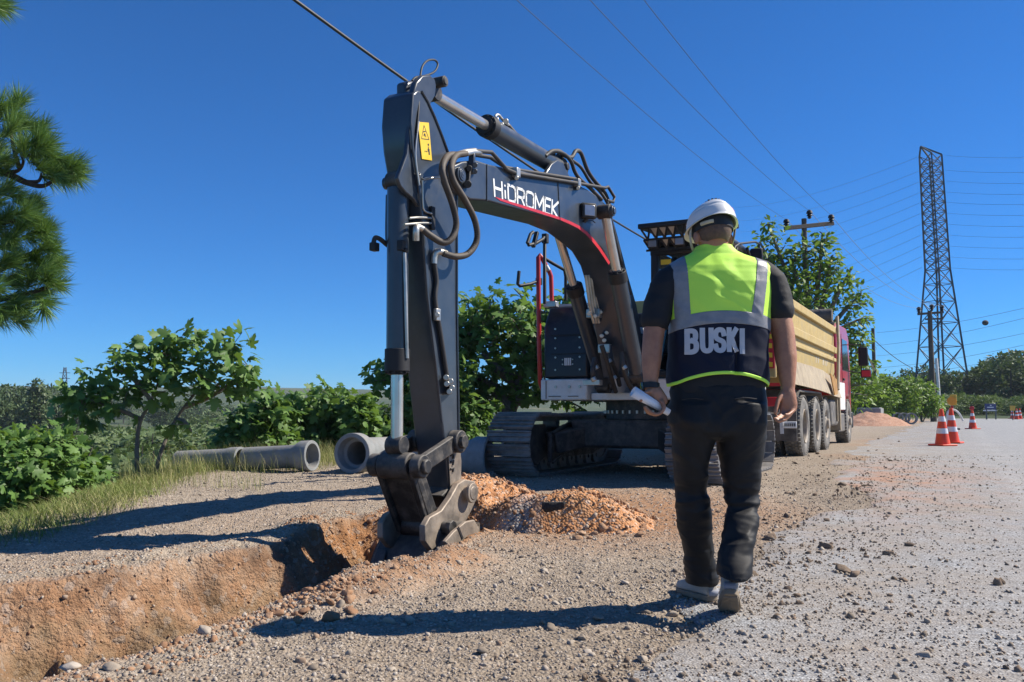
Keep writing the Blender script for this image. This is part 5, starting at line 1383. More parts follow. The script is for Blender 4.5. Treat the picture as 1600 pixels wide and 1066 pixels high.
# cab
CB0, CB1 = 20.35, 22.95
mb = MB()
side = [(CB0,0.78),(CB0,2.55),(CB0+0.25,2.75),(CB0+2.0,2.78),(CB1-0.15,2.55),(CB1,1.7),(CB1,0.75),(22.95,0.55),(22.85,0.55),(22.80,0.95),(22.55,1.12),(22.1,1.12),(21.8,0.95),(21.72,0.78)]
mb.prism([tR(v_,-1.22,z_) for v_, z_ in side], N*2.44)
tcab = mb.build('truck_cab', M['truck_red'], trk, bevel=0.05, seg=3)
M['dark_glass'] = mat('truck_window_glass', (0.02,0.025,0.03), rough=0.06, spec=0.8)
for s_ in (1,-1):
    a = s_*1.222
    mb = MB(); mb.prism([tR(v_,a,z_) for v_, z_ in [(21.35,1.72),(21.35,2.45),(22.30,2.45),(22.62,1.72)]], N*(s_*0.008)); mb.build('side_window', M['dark_glass'], tcab)
    mb = MB(); mb.prism([tR(v_,a,z_) for v_, z_ in [(20.65,1.85),(20.65,2.35),(21.0,2.35),(21.0,1.85)]], N*(s_*0.008)); mb.build('side_window', M['dark_glass'], tcab)
    mb = MB(); mb.rbox(21.22,21.235,TC+min(a,a+s_*.006),TC+max(a,a+s_*.006),TZ+0.85,TZ+2.55); mb.rbox(22.66,22.675,TC+min(a,a+s_*.006),TC+max(a,a+s_*.006),TZ+1.1,TZ+1.7); tag(mb.build('door_gap', M['black'], tcab), kind='stuff')
    mb = MB(); lo, hi = sorted((a, a+s_*0.03)); mb.rbox(21.35,21.55,TC+lo,TC+hi,TZ+1.48,TZ+1.53); mb.build('door_handle', M['black'], tcab, bevel=0.008)
    mb = MB(); lo, hi = sorted((a, a+s_*0.012)); mb.rbox(20.4,21.6,TC+lo,TC+hi,TZ+0.80,TZ+1.42); mb.build('grey_panel', M['white'], tcab, bevel=0.01)
    # mirror cluster
    mb = MB(); mb.box(tR(22.75,s_*1.55,2.10),(0.22,0.10,0.46),(N,V,UP)); mir = mb.build('wing_mirror', M['black'], tcab, bevel=0.03); mb = MB(); mb.box(tR(22.78,s_*1.60,1.68),(0.24,0.12,0.20),(N,V,UP)); mb.build('wide_mirror', M['black'], tcab, bevel=0.03)
    mb = MB(); mb.tube([tR(22.75,s_*1.2,2.4),tR(22.75,s_*1.5,2.4),tR(22.75,s_*1.5,1.7),tR(22.75,s_*1.2,1.75)],0.018,8); mb.build('mirror_arm', M['black'], mir)
    mb = MB(); mb.box(tR(22.72,s_*1.61,1.68),(0.20,0.012,0.15),(N,V,UP)); mb.build('mirror_back', M['red_dec'], mir)
    mb = MB(); mb.rbox(22.7,22.97,TC+min(s_*0.95,s_*1.26),TC+max(s_*0.95,s_*1.26),TZ+0.35,TZ+0.75); mb.build('bumper_corner', M['black'], tcab, bevel=0.04)
tb(CB0+0.1, CB0+0.4, -0.7, 0.7, 2.72, 2.86).build('roof_unit', M['truck_red'], tcab, bevel=0.04)
mb = MB(); mb.prism([tR(22.86,-1.1,1.75),tR(22.86,1.1,1.75),tR(22.70,1.05,2.5),tR(22.70,-1.05,2.5)], V*0.18); mb.build('windscreen', M['dark_glass'], tcab, bevel=0.02)
# ================================================================ concrete pipes
def pipe(name, label, a, b, r_, bell, m=None):
    """socket (bell) end at a, spigot at b"""
    a, b = Vector(a), Vector(b); d = (b-a).normalized(); L = (b-a).length; t = r_*0.24
    mb = MB()
    mb.lathe(a, d, [(0,bell*0.80),(0.0,bell),(0.16,bell),(0.26,r_),(L,r_),(L,r_-t),(0.14,r_-t),(0.13,bell*0.74),(0,bell*0.80)], 44)
    o = mb.build(name, M['concrete'], loc=a, bevel=0.008, angle=30)
    tag(o, label, 'pipe')
    return o
def on_ground(p, r_): return Vector((p.x, p.y, hz(p.x, p.y) + r_))
a = G(546,752); d2 = Vector((0.36,1,0)).normalized()
a0 = on_ground(a + Vector((0,0.12,0)), 0.255); pipe('concrete_pipe', 'short concrete pipe with its open socket facing the camera, beside the bucket', a0, a0 + d2*1.6 - UP*0.03, 0.20, 0.262)
a = G(485,748); a0 = on_ground(a, 0.205); b = P(405,722,11.9); a1 = Vector((b.x, b.y, hz(b.x,b.y)+0.17)); a0.y += 0.1
pipe('concrete_pipe', 'concrete pipe lying on the verge with its socket end to the right', a0, a0 + (a1-a0).normalized()*1.05, 0.155, 0.205)
q = a0 + (a1-a0).normalized()*1.12; pipe('concrete_pipe', 'leftmost concrete pipe on the verge, laid end to end behind another', q, q + (a1-a0).normalized()*1.05, 0.150, 0.165)
a = P(764,708,10.9); a0 = Vector((a.x, a.y, hz(a.x,a.y)+0.255)); b0 = a0 + (Vector((-1.0,0.25,0))).normalized()*1.2
pipe('concrete_pipe', 'concrete pipe with its socket end against the front of the left crawler track', a0, b0, 0.205, 0.255)
# far rings and chamber
for i, (x, y, r_) in enumerate(((1404,658,0.30),(1414,659,0.30),(1425,660,0.30))):
    c = G(x, y+3, 0.11); c = Vector((c.x, c.y, hz(c.x,c.y)+r_))
    mb = MB(); d = Vector((0.3,0.95,0)).normalized(); mb.lathe(c, d, [(0,r_-0.07),(0,r_),(0.5,r_),(0.5,r_-0.07),(0,r_-0.07)], 28)
    tag(mb.build('concrete_ring', M['concrete'], loc=c), ['first','second','third'][i] + ' of three small concrete rings right of the concrete chamber', 'pipe', 'concrete rings beyond the truck')
c = G(1372,664,0.11)
mb = MB(); s = 1350/c.y
cc_ = Vector((c.x, c.y+0.9, hz(c.x,c.y+0.9)))
mb.box(cc_ + UP*0.42, (1.15,1.8,0.84), (N,V,UP)); ch = mb.build('concrete_chamber', M['concrete'], loc=cc_, bevel=0.02); tag(ch, 'grey concrete manhole chamber standing beyond the truck', 'concrete block')
mb = MB(); mb.box(cc_ + UP*0.86, (1.0,1.6,0.04), (N,V,UP)); mb.build('cover', M['concrete'], ch)

# ================================================================ cones
def cone(loc, h=0.80):
    o = thing('traffic_cone', 'x', 'traffic cone', (0,0,0), 'traffic cones on the road')
    def rr_(z): return 0.155 - (0.155-0.035)*(z-0.04)/(h-0.04)
    mb = MB(); mb.box((0,0,0.02),(0.42,0.42,0.035)); mb.build('base', M['cone_red'], o, bevel=0.012)
    mb = MB(); zs = np.linspace(0.04,h,14); mb.lathe((0,0,0), UP, [(z, rr_(z)) for z in zs] + [(h+0.005,0.025)], 32); mb.build('body', M['cone_red'], o)
    for z0, z1 in ((0.335*h,0.475*h),(0.66*h,0.80*h)):
        mb = MB(); mb.lathe((0,0,0), UP, [(z0,rr_(z0)+0.003),(z1,rr_(z1)+0.003)], 32); mb.build('reflective_band', M['cone_white'], o)
    o.location = loc
    return o
def cone_at(x, y, label, first=None, sc=1.0, rz_=0.0):
    p = G(x, y, 0.105); p.z = float(terrain(np.array([p.x]),np.array([p.y]),False)[0]) + 0.006
    o = cone(p) if first is None else copy_tree(first)
    o.location = p; o.scale = (sc,)*3; o.rotation_euler.z = rz_; o['label'] = label
    return o
c1 = cone_at(1473,697.5,'orange traffic cone with two white bands, nearest the camera and leftmost', rz_=0.35)
c2 = cone_at(1488,693.5,'orange traffic cone standing just right of the nearest cone, under the flashing lamp', c1, 1.02, 0.9)
c3 = cone_at(1520,671,'lone orange traffic cone farther up the road with a red lamp on top', c1, 0.98, 0.2)
cone_at(1582,655.5,'far orange traffic cone at the road end, left of its group', c1, 1.0, 0.2)
cone_at(1589,656,'far orange traffic cone at the road end, middle of its group', c1, 1.0, 0.6)
cone_at(1594,655.5,'far orange traffic cone at the road end, rightmost of its group', c1, 1.0, 1.0)
# lamp on the third cone
p = Vector(c3.location); mb = MB(); q = p + UP*0.78; mb.cyl(q, q + UP*0.05, 0.06, seg=14); mb.cyl(q + UP*0.05 - V*0.04, q + UP*0.05 + V*0.04, 0.085, seg=20)
tag(mb.build('warning_lamp', M['red_dec'], loc=q, bevel=0.01), 'red lamp fixed on top of the lone cone', 'lamp')
# flashing lamp on a red post behind the second cone
p = G(1489,672,0.105); p = Vector((p.x, p.y, 0.115)); s = 1350/p.y
lp = thing('beacon_post', 'amber flashing lamp on a red post behind the front cones', 'lamp', p)
topz = P(1487,617,p.y).z - p.z
mb = MB(); mb.cyl(p, p + UP*(topz-0.42), 0.05, seg=14); mb.build('post', M['red_rail'], lp)
M['amber'] = mat('amber_lens', (0.85,0.33,0.02), (0.75,0.27,0.015), rough=0.3); M['lamp_yellow'] = mat('lamp_yellow_box', (0.72,0.42,0.05), rough=0.5)
mb = MB(); mb.cyl(p+UP*(topz-0.24)+N*0.0-V*0.06, p+UP*(topz-0.24)+V*0.06, 0.17, seg=24); mb.build('lens', M['amber'], lp, bevel=0.02)
mb = MB(); mb.rbox(0,0,0,0,0,0) if False else mb.box(p+UP*(topz-0.20)+N*0.05, (0.24,0.10,0.40), (N,V,UP)); mb.build('lamp_box', M['lamp_yellow'], lp, bevel=0.02)
mb = MB(); mb.box(p+UP*0.03, (0.5,0.5,0.06), (N,V,UP)); mb.build('base', M['black'], lp, bevel=0.01)
# white hose arc between the cones
p0 = P(1480,650,22.5); pts = [P(1482,668,23.5),P(1480,648,23.5),P(1484,641,23.5),P(1492,641,23.5),P(1499,647,23.5),P(1505,658,23.5)]
mb = MB(); mb.tube(curve_pts(pts,6), 0.028, 8); q = pts[0]; o = mb.build('white_tube', M['white'], loc=Vector((q.x,q.y,0.12))); tag(o, 'bent white plastic tube arching behind the front cones', 'tube')
# blue information sign
p = G(1560,656,0.11); Yd = p.y
sg = thing('road_sign', 'dark blue information sign on posts by the road end', 'sign', (p.x,p.y,0.1))
M['sign_blue'] = mat('dark_blue_sign', (0.035,0.05,0.16), rough=0.4)
a, b = P(1539,640,Yd), P(1556,631,Yd)
mb = MB(); mb.box((a+b)/2, (b.x-a.x, 0.06, b.z-a.z)); pn = mb.build('panel', M['sign_blue'], sg, bevel=0.01)
mb = MB(); 
for k, (xx, yy) in enumerate(((1548,633.5),(1547.5,636.5))): 
    q = P(xx, yy, Yd-0.04); mb.box(q, ((0.12,0.5)[k],0.01,0.06))
mb.build('sign_lettering', M['white_txt'], pn)
mb = MB(); q0, q1 = P(1556,656,Yd), P(1556,640,Yd); mb.cyl(Vector((q0.x,q0.y,0.05)), q1, 0.05, seg=8); q0 = P(1541,640,Yd); mb.cyl(Vector((q0.x,q0.y,0.05)), q0, 0.05, seg=8); mb.build('post', M['galv'], sg)
q = P(1547,641.5,Yd); mb = MB(); mb.box(q, (1.0,0.07,0.10)); mb.build('sill', M['white'], sg)
# yellow work sign near the far cones
p = P(1582,648,62.0); mb = MB(); gzz = hz(p.x,p.y); mb.box(P(1582,638,62.0), (0.36,0.05,0.36)); ys = mb.build('work_sign', M['lamp_yellow'], loc=Vector((p.x,p.y,gzz))); tag(ys, 'small yellow work sign standing among the far cones', 'sign')
mb = MB(); mb.cyl(Vector((p.x,p.y,gzz)), P(1582,641,62.0), 0.03, seg=8); mb.build('post', M['galv'], ys)
# ================================================================ white canister by the track
p = G(1196,717,0.08); c = Vector((p.x, p.y, 0.085))
mb = MB(); mb.box(c+UP*0.19, (0.20,0.14,0.38), (N,V,UP)); mb.cyl(c+UP*0.38, c+UP*0.42, 0.03, seg=12); mb.tube([c+UP*0.38+N*0.07, c+UP*0.43+N*0.05, c+UP*0.43-N*0.0, c+UP*0.38-N*0.03],0.012,6)
can = mb.build('canister', M['white'], loc=c, bevel=0.03); tag(can, 'white plastic canister with a red mark beside the near crawler track', 'canister')
mb = MB(); mb.box(c+UP*0.22-V*0.0715, (0.08,0.003,0.10), (N,V,UP)); mb.build('mark', M['red_dec'], can)

# ================================================================ poles, pylon, wires
def pole(name, label, x, ybase, ytop, Y, r0, r1, m):
    a = P(x, ybase, Y); b = P(x, ytop, Y); g0 = hz(a.x, Y)
    t = thing(name, label, 'utility pole', (a.x, Y, g0))
    mb = MB(); mb.cyl(Vector((a.x,Y,g0-0.3)), Vector((a.x,Y,b.z)), r0, r1, 14); mb.build('shaft', m, t)
    return t, Vector((a.x, Y, b.z))
def insulator(t, c, s=1.0):
    mb = MB(); mb.lathe(c, UP, [(0,0.03*s),(0.04*s,0.09*s),(0.10*s,0.05*s),(0.12*s,0.12*s),(0.20*s,0.07*s),(0.22*s,0.13*s),(0.32*s,0.10*s),(0.36*s,0.03*s)], 14); mb.build('insulator', M['black'], t)
WTIP = {}
Y1 = 34.0
t, top1 = pole('utility_pole', 'wooden utility pole with a wide T-shaped crossarm rising behind the truck', 1264.5, 650, 342, Y1, 0.13, 0.10, M['wood'])
a, b = P(1226,357,Y1-0.4), P(1302,349,Y1+0.4)
mb = MB(); mb.beam(a, b, 0.12, 0.16); mb.build('crossarm', M['wood'], t, bevel=0.01)
ins1 = [P(1229,356,Y1), P(1265,342,Y1), P(1299,349,Y1)]
for q in ins1: insulator(t, q)
Y2 = 48.0
t, top2 = pole('utility_pole', 'slim bare pole standing right of the truck cab', 1368.5, 655, 513, Y2, 0.12, 0.09, M['wood'])
Y3 = 55.0
t, top3 = pole('utility_pole', 'grey pole with a two-tier crossarm in front of the lattice tower', 1459, 655, 486, Y3, 0.2, 0.13, M['wood'])
mb = MB(); mb.beam(P(1434,491,Y3), P(1474,488,Y3), 0.12, 0.14); mb.build('crossarm', M['wood'], t)
mb = MB(); mb.beam(P(1446,499,Y3), P(1472,498,Y3), 0.1, 0.1); mb.beam(P(1472,488,Y3), P(1472,500,Y3), 0.06, 0.06); mb.build('lower_arm', M['wood'], t)
for x, y in ((1436,490),(1456,486),(1472,487)): insulator(t, P(x, y, Y3), 1.2)
mb = MB(); mb.tube(curve_pts([P(1459,625,Y3-.3),P(1480,594,Y3-.3),P(1495,592,Y3-.3),P(1508,585,Y3-.3)],4) if False else [P(1463,560,Y3-.3),P(1466,600,Y3-.4),P(1469,650,Y3-.5)], 0.10, 8); mb.build('white_pipe', M['white'], t)
# lattice tower
YT = 105.0
def TP(x, y, dy=0.0): return P(x, y, YT+dy)
gt = hz(TP(1470,600).x, YT)
tw = thing('lattice_tower', 'tall steel lattice power tower rising over the trees on the right', 'pylon', (TP(1470,600).x, YT, gt))
ubm = MB().box((0,0,0.5),(1,1,1)).mesh('brace', smooth=False); ubm.materials.append(M['galv'])
def strut(name, p0, p1, w):
    d = p1-p0; o = bpy.data.objects.new(name, ubm); col.objects.link(o); o.parent = tw
    mx = (d.to_track_quat('Z','Y').to_matrix() @ Matrix.Diagonal((w,w,d.length))).to_4x4(); mx.translation = p0 - Vector(tw.location)
    o.matrix_local = mx
# corner legs: four lines waist (y=422) down to ground and up to top
sT = 1350/YT
cx0, cx1, cx2 = TP(1454,245).x, TP(1465,420).x, TP(1472,612).x
zt, zw, zb = TP(1454,243).z, TP(1465,422).z, max(gt, TP(1472,630).z)
def corner(k, z):
    sx, sy = ((-1,-1),(1,-1),(1,1),(-1,1))[k]
    if z >= zw: q = (z-zw)/(zt-zw); c = cx1+(cx0-cx1)*q; hw = 0.98+(0.88-0.98)*q
    else: q = (zw-z)/(zw-zb); c = cx1+(cx2-cx1)*q; hw = 0.98+(2.25-0.98)*q
    a = 0.42
    return Vector((c + hw*(sx*math.cos(a)-sy*math.sin(a)), YT + hw*(sx*math.sin(a)+sy*math.cos(a)), z))
lv = list(np.linspace(zt, zw, 13)) + [zw-(zw-zb)*f for f in (0.11,0.24,0.40,0.58,0.78,1.0)]
for k in range(4):
    strut('leg', corner(k, zt), corner(k, zw), 0.16); strut('leg', corner(k, zw), corner(k, gt-0.5 if gt < zb else zb), 0.20)
    for z0, z1 in zip(lv[:-1], lv[1:]):
        strut('brace', corner(k,z0), corner((k+1)%4,z1), 0.075); strut('brace', corner((k+1)%4,z0), corner(k,z1), 0.075); strut('brace', corner(k,z1), corner((k+1)%4,z1), 0.07)
pk = TP(1438.5,229)
for k in range(4): strut('brace', corner(k, zt), pk, 0.16)
arm_l = []; arm_r = []
for y in (243,266,283,300,316,333,350,367,384,401,418):
    arm_l.append(TP(1440,y)); arm_r.append(TP(1478,y))
# small far tower on the left
pf = P(101,590,420.0); gf_ = hz(pf.x, 420.0)
ft = thing('far_tower', 'tiny lattice tower on the skyline at the far left', 'pylon', (pf.x, 420.0, gf_)); tw2 = tw; tw = ft
hgt = P(101,574,420.0).z
for s_ in (-1,1):
    strut('leg', Vector((pf.x+s_*2.2,420,gf_)), Vector((pf.x+s_*0.5,420,hgt)), 0.35)
for k in range(6):
    z0 = gf_+(hgt-gf_)*k/6; z1 = gf_+(hgt-gf_)*(k+1)/6; w0 = 2.2-1.7*k/6; w1 = 2.2-1.7*(k+1)/6
    strut('brace', Vector((pf.x-w0,420,z0)), Vector((pf.x+w1,420,z1)), 0.2); strut('brace', Vector((pf.x+w0,420,z0)), Vector((pf.x-w1,420,z1)), 0.2)
for q in (0.7,0.85): strut('cross_arm', Vector((pf.x-2.6,420,gf_+(hgt-gf_)*q)), Vector((pf.x+2.6,420,gf_+(hgt-gf_)*q)), 0.3)
tw = tw2
# wires
def wire(label, a, b, sag, r_, m, n=24, group=None, name='power_line'):
    a, b = Vector(a), Vector(b); pts = []
    for i in range(n+1):
        t = i/n; q = a.lerp(b, t); q.z -= sag*4*t*(1-t); pts.append(q)
    mb = MB(); mb.tube(pts, r_, 6); o = mb.build(name, m, loc=a); tag(o, label, 'cable', group); return o
# thick service cable, from above the camera's left over the stick to the cab side
wire('thick black cable crossing the sky behind the top of the excavator arm', P(455,-4,9.5), P(1215,465,32.0), 0.55, 0.021, M['wire'], 40)
for i, (x0, q, lab) in enumerate(((803,ins1[0],'left'),(918,ins1[1],'middle'),(1003,ins1[2],'right'))):
    wire('thin wire to the T-shaped pole, the %s of three' % lab, P(x0,-4,14.0), q+UP*0.33, 0.25, 0.006, M['wire'], 30, 'three wires to the T-shaped pole')
wire('guy wire running down to the right from the slim bare pole', top2 - UP*0.6, P(1425,575,Y2+8), 0.15, 0.02, M['wire'])
# beyond the T-pole the three wires run on to the pole by the tower
for i, (q, (x,y), lab) in enumerate(zip(ins1, ((1436,489),(1456,484),(1472,486)), ('left','middle','right'))):
    wire('faint wire from the T-shaped pole to the pole by the tower, the %s of three' % lab, q+UP*0.33, P(x,y,Y3)+UP*0.3, 0.8, 0.010, M['wire_grey'], 24, 'wires between the two poles')
for i, q in enumerate(arm_l):
    o = wire('high voltage conductor leaving the lattice tower to the left, number %d from the top' % (i+1), q, P(1100+6*i, 380+0.55*(q.z*0+ (243,266,283,300,316,333,350,367,384,401,418)[i]-243)+ 8*i - 60, 260), 3.0, 0.016, M['wire_grey'], 24, 'conductors on the left of the tower')
for i, q in enumerate(arm_r):
    y = (243,266,283,300,316,333,350,367,384,401,418)[i]
    o = wire('high voltage conductor leaving the lattice tower to the right, number %d from the top' % (i+1), q, P(1640, y+3, 62), 0.15, 0.013, M['wire_grey'], 16, 'conductors on the right of the tower')
for i, (y0, y1) in enumerate(((520,472),(540,487),(556,512),(575,530),(590,545))):
    wire('low sloping conductor crossing behind the tower, number %d from the top' % (i+1), P(1370,y0,170), P(1640,y1,120), 0.6, 0.024, M['wire_grey'], 16, 'low conductors behind the tower')
q = P(1539.5,504.5,120.0)
mb = MB(); mb.sphere(q, (0.42,0.42,0.38), 18, 12); o = mb.build('marker_ball', M['wood'], loc=q); tag(o, 'round dark marker ball hanging on a conductor right of the tower', 'marker ball')
mb = MB(); mb.tube([q - V*0.55, q + V*0.55], 0.06, 8); mb.build('clamp', M['black'], o)
# ================================================================ vegetation
def leaf_fig():
    """five-lobed fig leaf, stalk at origin, pointing +x, slightly cupped; triangles"""
    out = [(0.0,0.0),(0.10,0.20),(0.02,0.40),(0.22,0.46),(0.34,0.27),(0.52,0.52),(0.70,0.50),(0.60,0.24),(0.86,0.20),(1.02,0.0)]
    pts = out + [(x,-y) for x, y in out[-2:0:-1]]
    c = [(0.42,0.0)]
    v = np.array([(x, y, -0.18*abs(y) + 0.10*x - 0.22*x*x) for x, y in pts + c])
    n = len(pts); f = np.array([(i,(i+1)%n,n) for i in range(n)])
    return v, f
def leaf_oval():
    pts = [(0,0),(0.25,0.24),(0.6,0.24),(1,0),(0.6,-0.24),(0.25,-0.24)]
    v = np.array([(x, y, 0.12*abs(y) - 0.12*x*x) for x, y in pts]); f = np.array([(0,1,5),(1,2,5),(2,4,5),(2,3,4)])
    return v, f
FIGL, OVL = leaf_fig(), leaf_oval()
def orient(n, rr_, out=None, droop=0.35, jitter=0.6):
    """rotation matrices with x axis = leaf direction, z = leaf normal (mostly up/outward)"""
    d = rr_.normal(size=(n,3)); d[:,2] = d[:,2]*0.45 - droop
    if out is not None: d = d*jitter + out
    d /= np.linalg.norm(d, axis=1)[:,None]
    up = rr_.normal(size=(n,3))*0.50 + np.array([0.45,-0.15,0.85])
    if out is not None: up = up + 0.5*out
    y = np.cross(up, d); y /= np.linalg.norm(y, axis=1)[:,None]
    z = np.cross(d, y)
    return np.stack([d, y, z], 2)
def ellipsoid_pts(rr_, c, rad, n, shell=0.55):
    q = rr_.normal(size=(n,3)); q /= np.linalg.norm(q, axis=1)[:,None]
    r_ = (shell + (1-shell)*rr_.random(n))**0.8
    return np.array(c) + q*r_[:,None]*np.array(rad), q
def plant(name, label, cat, base, stems, blobs, ntw, lpt, leafdef, lsize, m, bark, seed, nind=0, spread=0.16, group=None, trunk_r=0.05, crown='foliage', inner=0.5, droop=0.35):
    """stems: list of 3d polylines (limbs). blobs: (centre, radii, weight). Leaves sit in whorls on twigs that end in the blobs."""
    rr_ = np.random.default_rng(seed); py = random.Random(seed)
    t = thing(name, label, cat, base, group)
    bx, by, bz = base
    limb_pts = []
    mb = MB()
    for st in stems:
        pp = curve_pts(st, 6); n = len(pp)
        mb.tube(pp, [trunk_r*(1-0.72*i/(n-1))*(0.9 if st is not stems[0] else 1.0) for i in range(n)], 8)
        limb_pts += pp[n//3:]
    tw = []
    W = sum(b[2] for b in blobs)
    for c, rad, w in blobs:
        k = max(2, int(ntw*w/W)); p_, q_ = ellipsoid_pts(rr_, c, rad, k, inner); tw += [(Vector(a), Vector(b)) for a, b in zip(p_, q_)]
    LP = np.array([p[:] for p in limb_pts])
    pos, dirs = [], []
    for i, (p, q) in enumerate(tw):
        d = np.linalg.norm(LP - np.array(p[:]), axis=1) + 0.6*np.maximum(0, LP[:,2]-p.z+0.05)
        a = limb_pts[int(d.argmin())]
        if i % 2 == 0 or len(tw) < 120:
            mid = a.lerp(p, 0.55) - UP*0.04*(p-a).length + Vector((py.uniform(-1,1),py.uniform(-1,1),0))*0.06*(p-a).length
            mb.tube([a, mid, p], [trunk_r*0.22, trunk_r*0.15, trunk_r*0.08], 5)
        tdir = (p-a).normalized()
        for k in range(lpt):
            s = py.random(); off = Vector((py.gauss(0,1),py.gauss(0,1),py.gauss(0,0.8)))*spread
            pos.append((p - tdir*spread*1.2*s + off*0.6)[:]); 
            o = (off*2.2/spread*0.5 + tdir*0.5); dirs.append((o.normalized() if o.length > 0 else tdir)[:])
    mb.build('trunk', bark, t)
    pos = np.array(pos); dirs = np.array(dirs)
    rot = orient(len(pos), rr_, dirs*0.9, droop)
    sc = lsize*(0.65 + 0.6*rr_.random(len(pos)))
    sc3 = sc[:,None]*np.stack([np.ones(len(sc)), 0.62+0.5*rr_.random(len(sc)), 0.4+2.4*rr_.random(len(sc))], 1)   # narrower, wider, flatter, more curled leaves
    keep = np.ones(len(pos), bool)
    if nind:
        # the leaves that show largest stand as objects of their own
        dcam = np.linalg.norm(pos - np.array(CAM[:]), axis=1); facing = np.abs(((np.array(CAM[:])-pos)/dcam[:,None] * rot[:,:,2]).sum(1))
        order = np.argsort(-(sc*(0.3+facing)/dcam))[:nind]
        keep[order] = False
        lm = np_mesh('leaf', leafdef[0], leafdef[1]); lm.materials.append(m)
        for i in order:
            o = bpy.data.objects.new('leaf', lm); col.objects.link(o); o.parent = t
            mx = Matrix(rot[i].tolist()).to_4x4() @ Matrix.Diagonal((*sc3[i],1)); mx.translation = Vector(pos[i]) - Vector(base)
            o.matrix_local = mx
    me = inst(leafdef[0], leafdef[1], rot[keep], pos[keep] - np.array(base[:]), sc3[keep], rr_.random(int(keep.sum())), crown)
    o = link(crown, me, m, t); o['kind'] = 'stuff'
    return t
def blob(x, y, Y, rx, ry, rz=None, w=None):
    """crown lobe at a photo pixel; radii in pixels, depth radius in metres"""
    s = F/Y; c = P(x, y, Y); a, b = rx/s, ry/s
    return (c[:], (a, rz or a, b), w or a*b*4)
# --- young fig tree with two stems, on the verge
Yf = 11.0
b0 = P(215,752,Yf); b1 = P(240,748,Yf+0.1)
base = (b0.x, b0.y, hz(b0.x,b0.y))
stems = [[Vector((b0.x,b0.y,base[2]-.1)),P(214,700,Yf),P(219,660,Yf),P(236,626,Yf),P(250,590,Yf+.1),P(262,555,Yf+.1)],
         [Vector((b1.x,b1.y,hz(b1.x,b1.y)-.1)),P(252,705,Yf+.1),P(275,655,Yf+.2),P(306,612,Yf+.2),P(330,575,Yf+.2),P(350,550,Yf+.2)],
         [P(219,655,Yf),P(190,642,Yf-.1),P(160,632,Yf-.2),P(125,620,Yf-.2)],[P(236,626,Yf),P(215,600,Yf),P(190,580,Yf),P(170,575,Yf)],
         [P(290,636,Yf+.2),P(330,620,Yf+.1),P(365,595,Yf),P(390,575,Yf)],[P(275,655,Yf+.2),P(290,660,Yf),P(300,675,Yf)]]
plant('fig_tree', 'young two-stemmed fig tree with large lobed leaves on the verge at left', 'tree', base, stems,
      [blob(130,622,Yf-.1,30,30,.35),blob(165,590,Yf,38,26,.4),blob(225,560,Yf,42,32,.5),blob(240,535,Yf,30,18,.4),blob(285,540,Yf+.1,36,26,.5),blob(335,548,Yf+.1,34,28,.5),blob(375,548,Yf,24,26,.4),blob(388,585,Yf,16,30,.3),blob(300,580,Yf,55,22,.5),blob(205,600,Yf,40,20,.4),blob(135,660,Yf-.1,16,18,.2),blob(280,668,Yf,18,14,.2),blob(360,605,Yf,20,20,.25),blob(175,625,Yf,42,18,.4),blob(115,640,Yf-.1,22,22,.3),blob(255,605,Yf,40,20,.4),blob(325,615,Yf,26,18,.3),blob(395,615,Yf,12,22,.2),blob(300,525,Yf,26,14,.3),blob(360,525,Yf,24,14,.3)],
      150, 5, FIGL, 0.165, M['fig'], M['bark'], 101, 290, 0.115, trunk_r=0.034)
# --- fig bush below the bank at far left
Yb = 9.3; c = P(60,800,Yb); base = (c.x, c.y, hz(c.x,c.y))
stems = [[Vector(base)-UP*.1, P(60+k*30,760-abs(k)*4,Yb+0.2*k), P(60+k*42,700,Yb+0.2*k)] for k in (-2,-1,0,1,2)]
plant('fig_bush', 'dense fig bush below the verge at the left edge', 'bush', base, stems,
      [blob(20,735,Yb,70,55,.8),blob(80,735,Yb,60,58,.8),blob(115,750,Yb+.2,42,48,.6),blob(45,690,Yb,45,25,.5),blob(-30,720,Yb,50,60,.8),blob(70,790,Yb,70,30,.7)], 420, 11, FIGL, 0.105, M['fig'], M['bark'], 102, 200, 0.12, trunk_r=0.03)
# --- fig bushes behind the pipes
for i, (x, y, Y, bl, lab) in enumerate([
    (410,720,14.5,[(400,665,42,40),(365,690,30,25),(430,640,30,28),(440,690,40,30)],'fig bush behind the left end of the pipes'),
    (505,725,15.5,[(510,650,38,42),(490,690,45,30),(540,690,35,35),(515,615,22,15),(475,640,25,22)],'taller fig bush behind the open pipe socket'),
    (580,725,15.0,[(570,665,35,40),(590,690,40,35),(555,640,22,22)],'fig bush between the pipes and the excavator stick'),
    (700,700,15.5,[(680,640,45,60),(640,660,45,50),(740,660,45,45),(700,600,40,40)],'fig bush seen to both sides of the excavator stick')]):
    c = P(x, y, Y); base = (c.x, c.y, hz(c.x,c.y))
    stems = [[Vector(base)-UP*.1, Vector(base).lerp(P(b[0],b[1],Y),0.6), P(b[0],b[1]-b[3]*0.4,Y)] for b in bl]
    plant('fig_bush', lab, 'bush', base, stems, [blob(b[0],b[1],Y,b[2],b[3],0.6) for b in bl], 210, 7, FIGL, 0.17, M['fig'], M['bark'], 110+i, 0, 0.14, 'fig bushes along the verge', trunk_r=0.035)
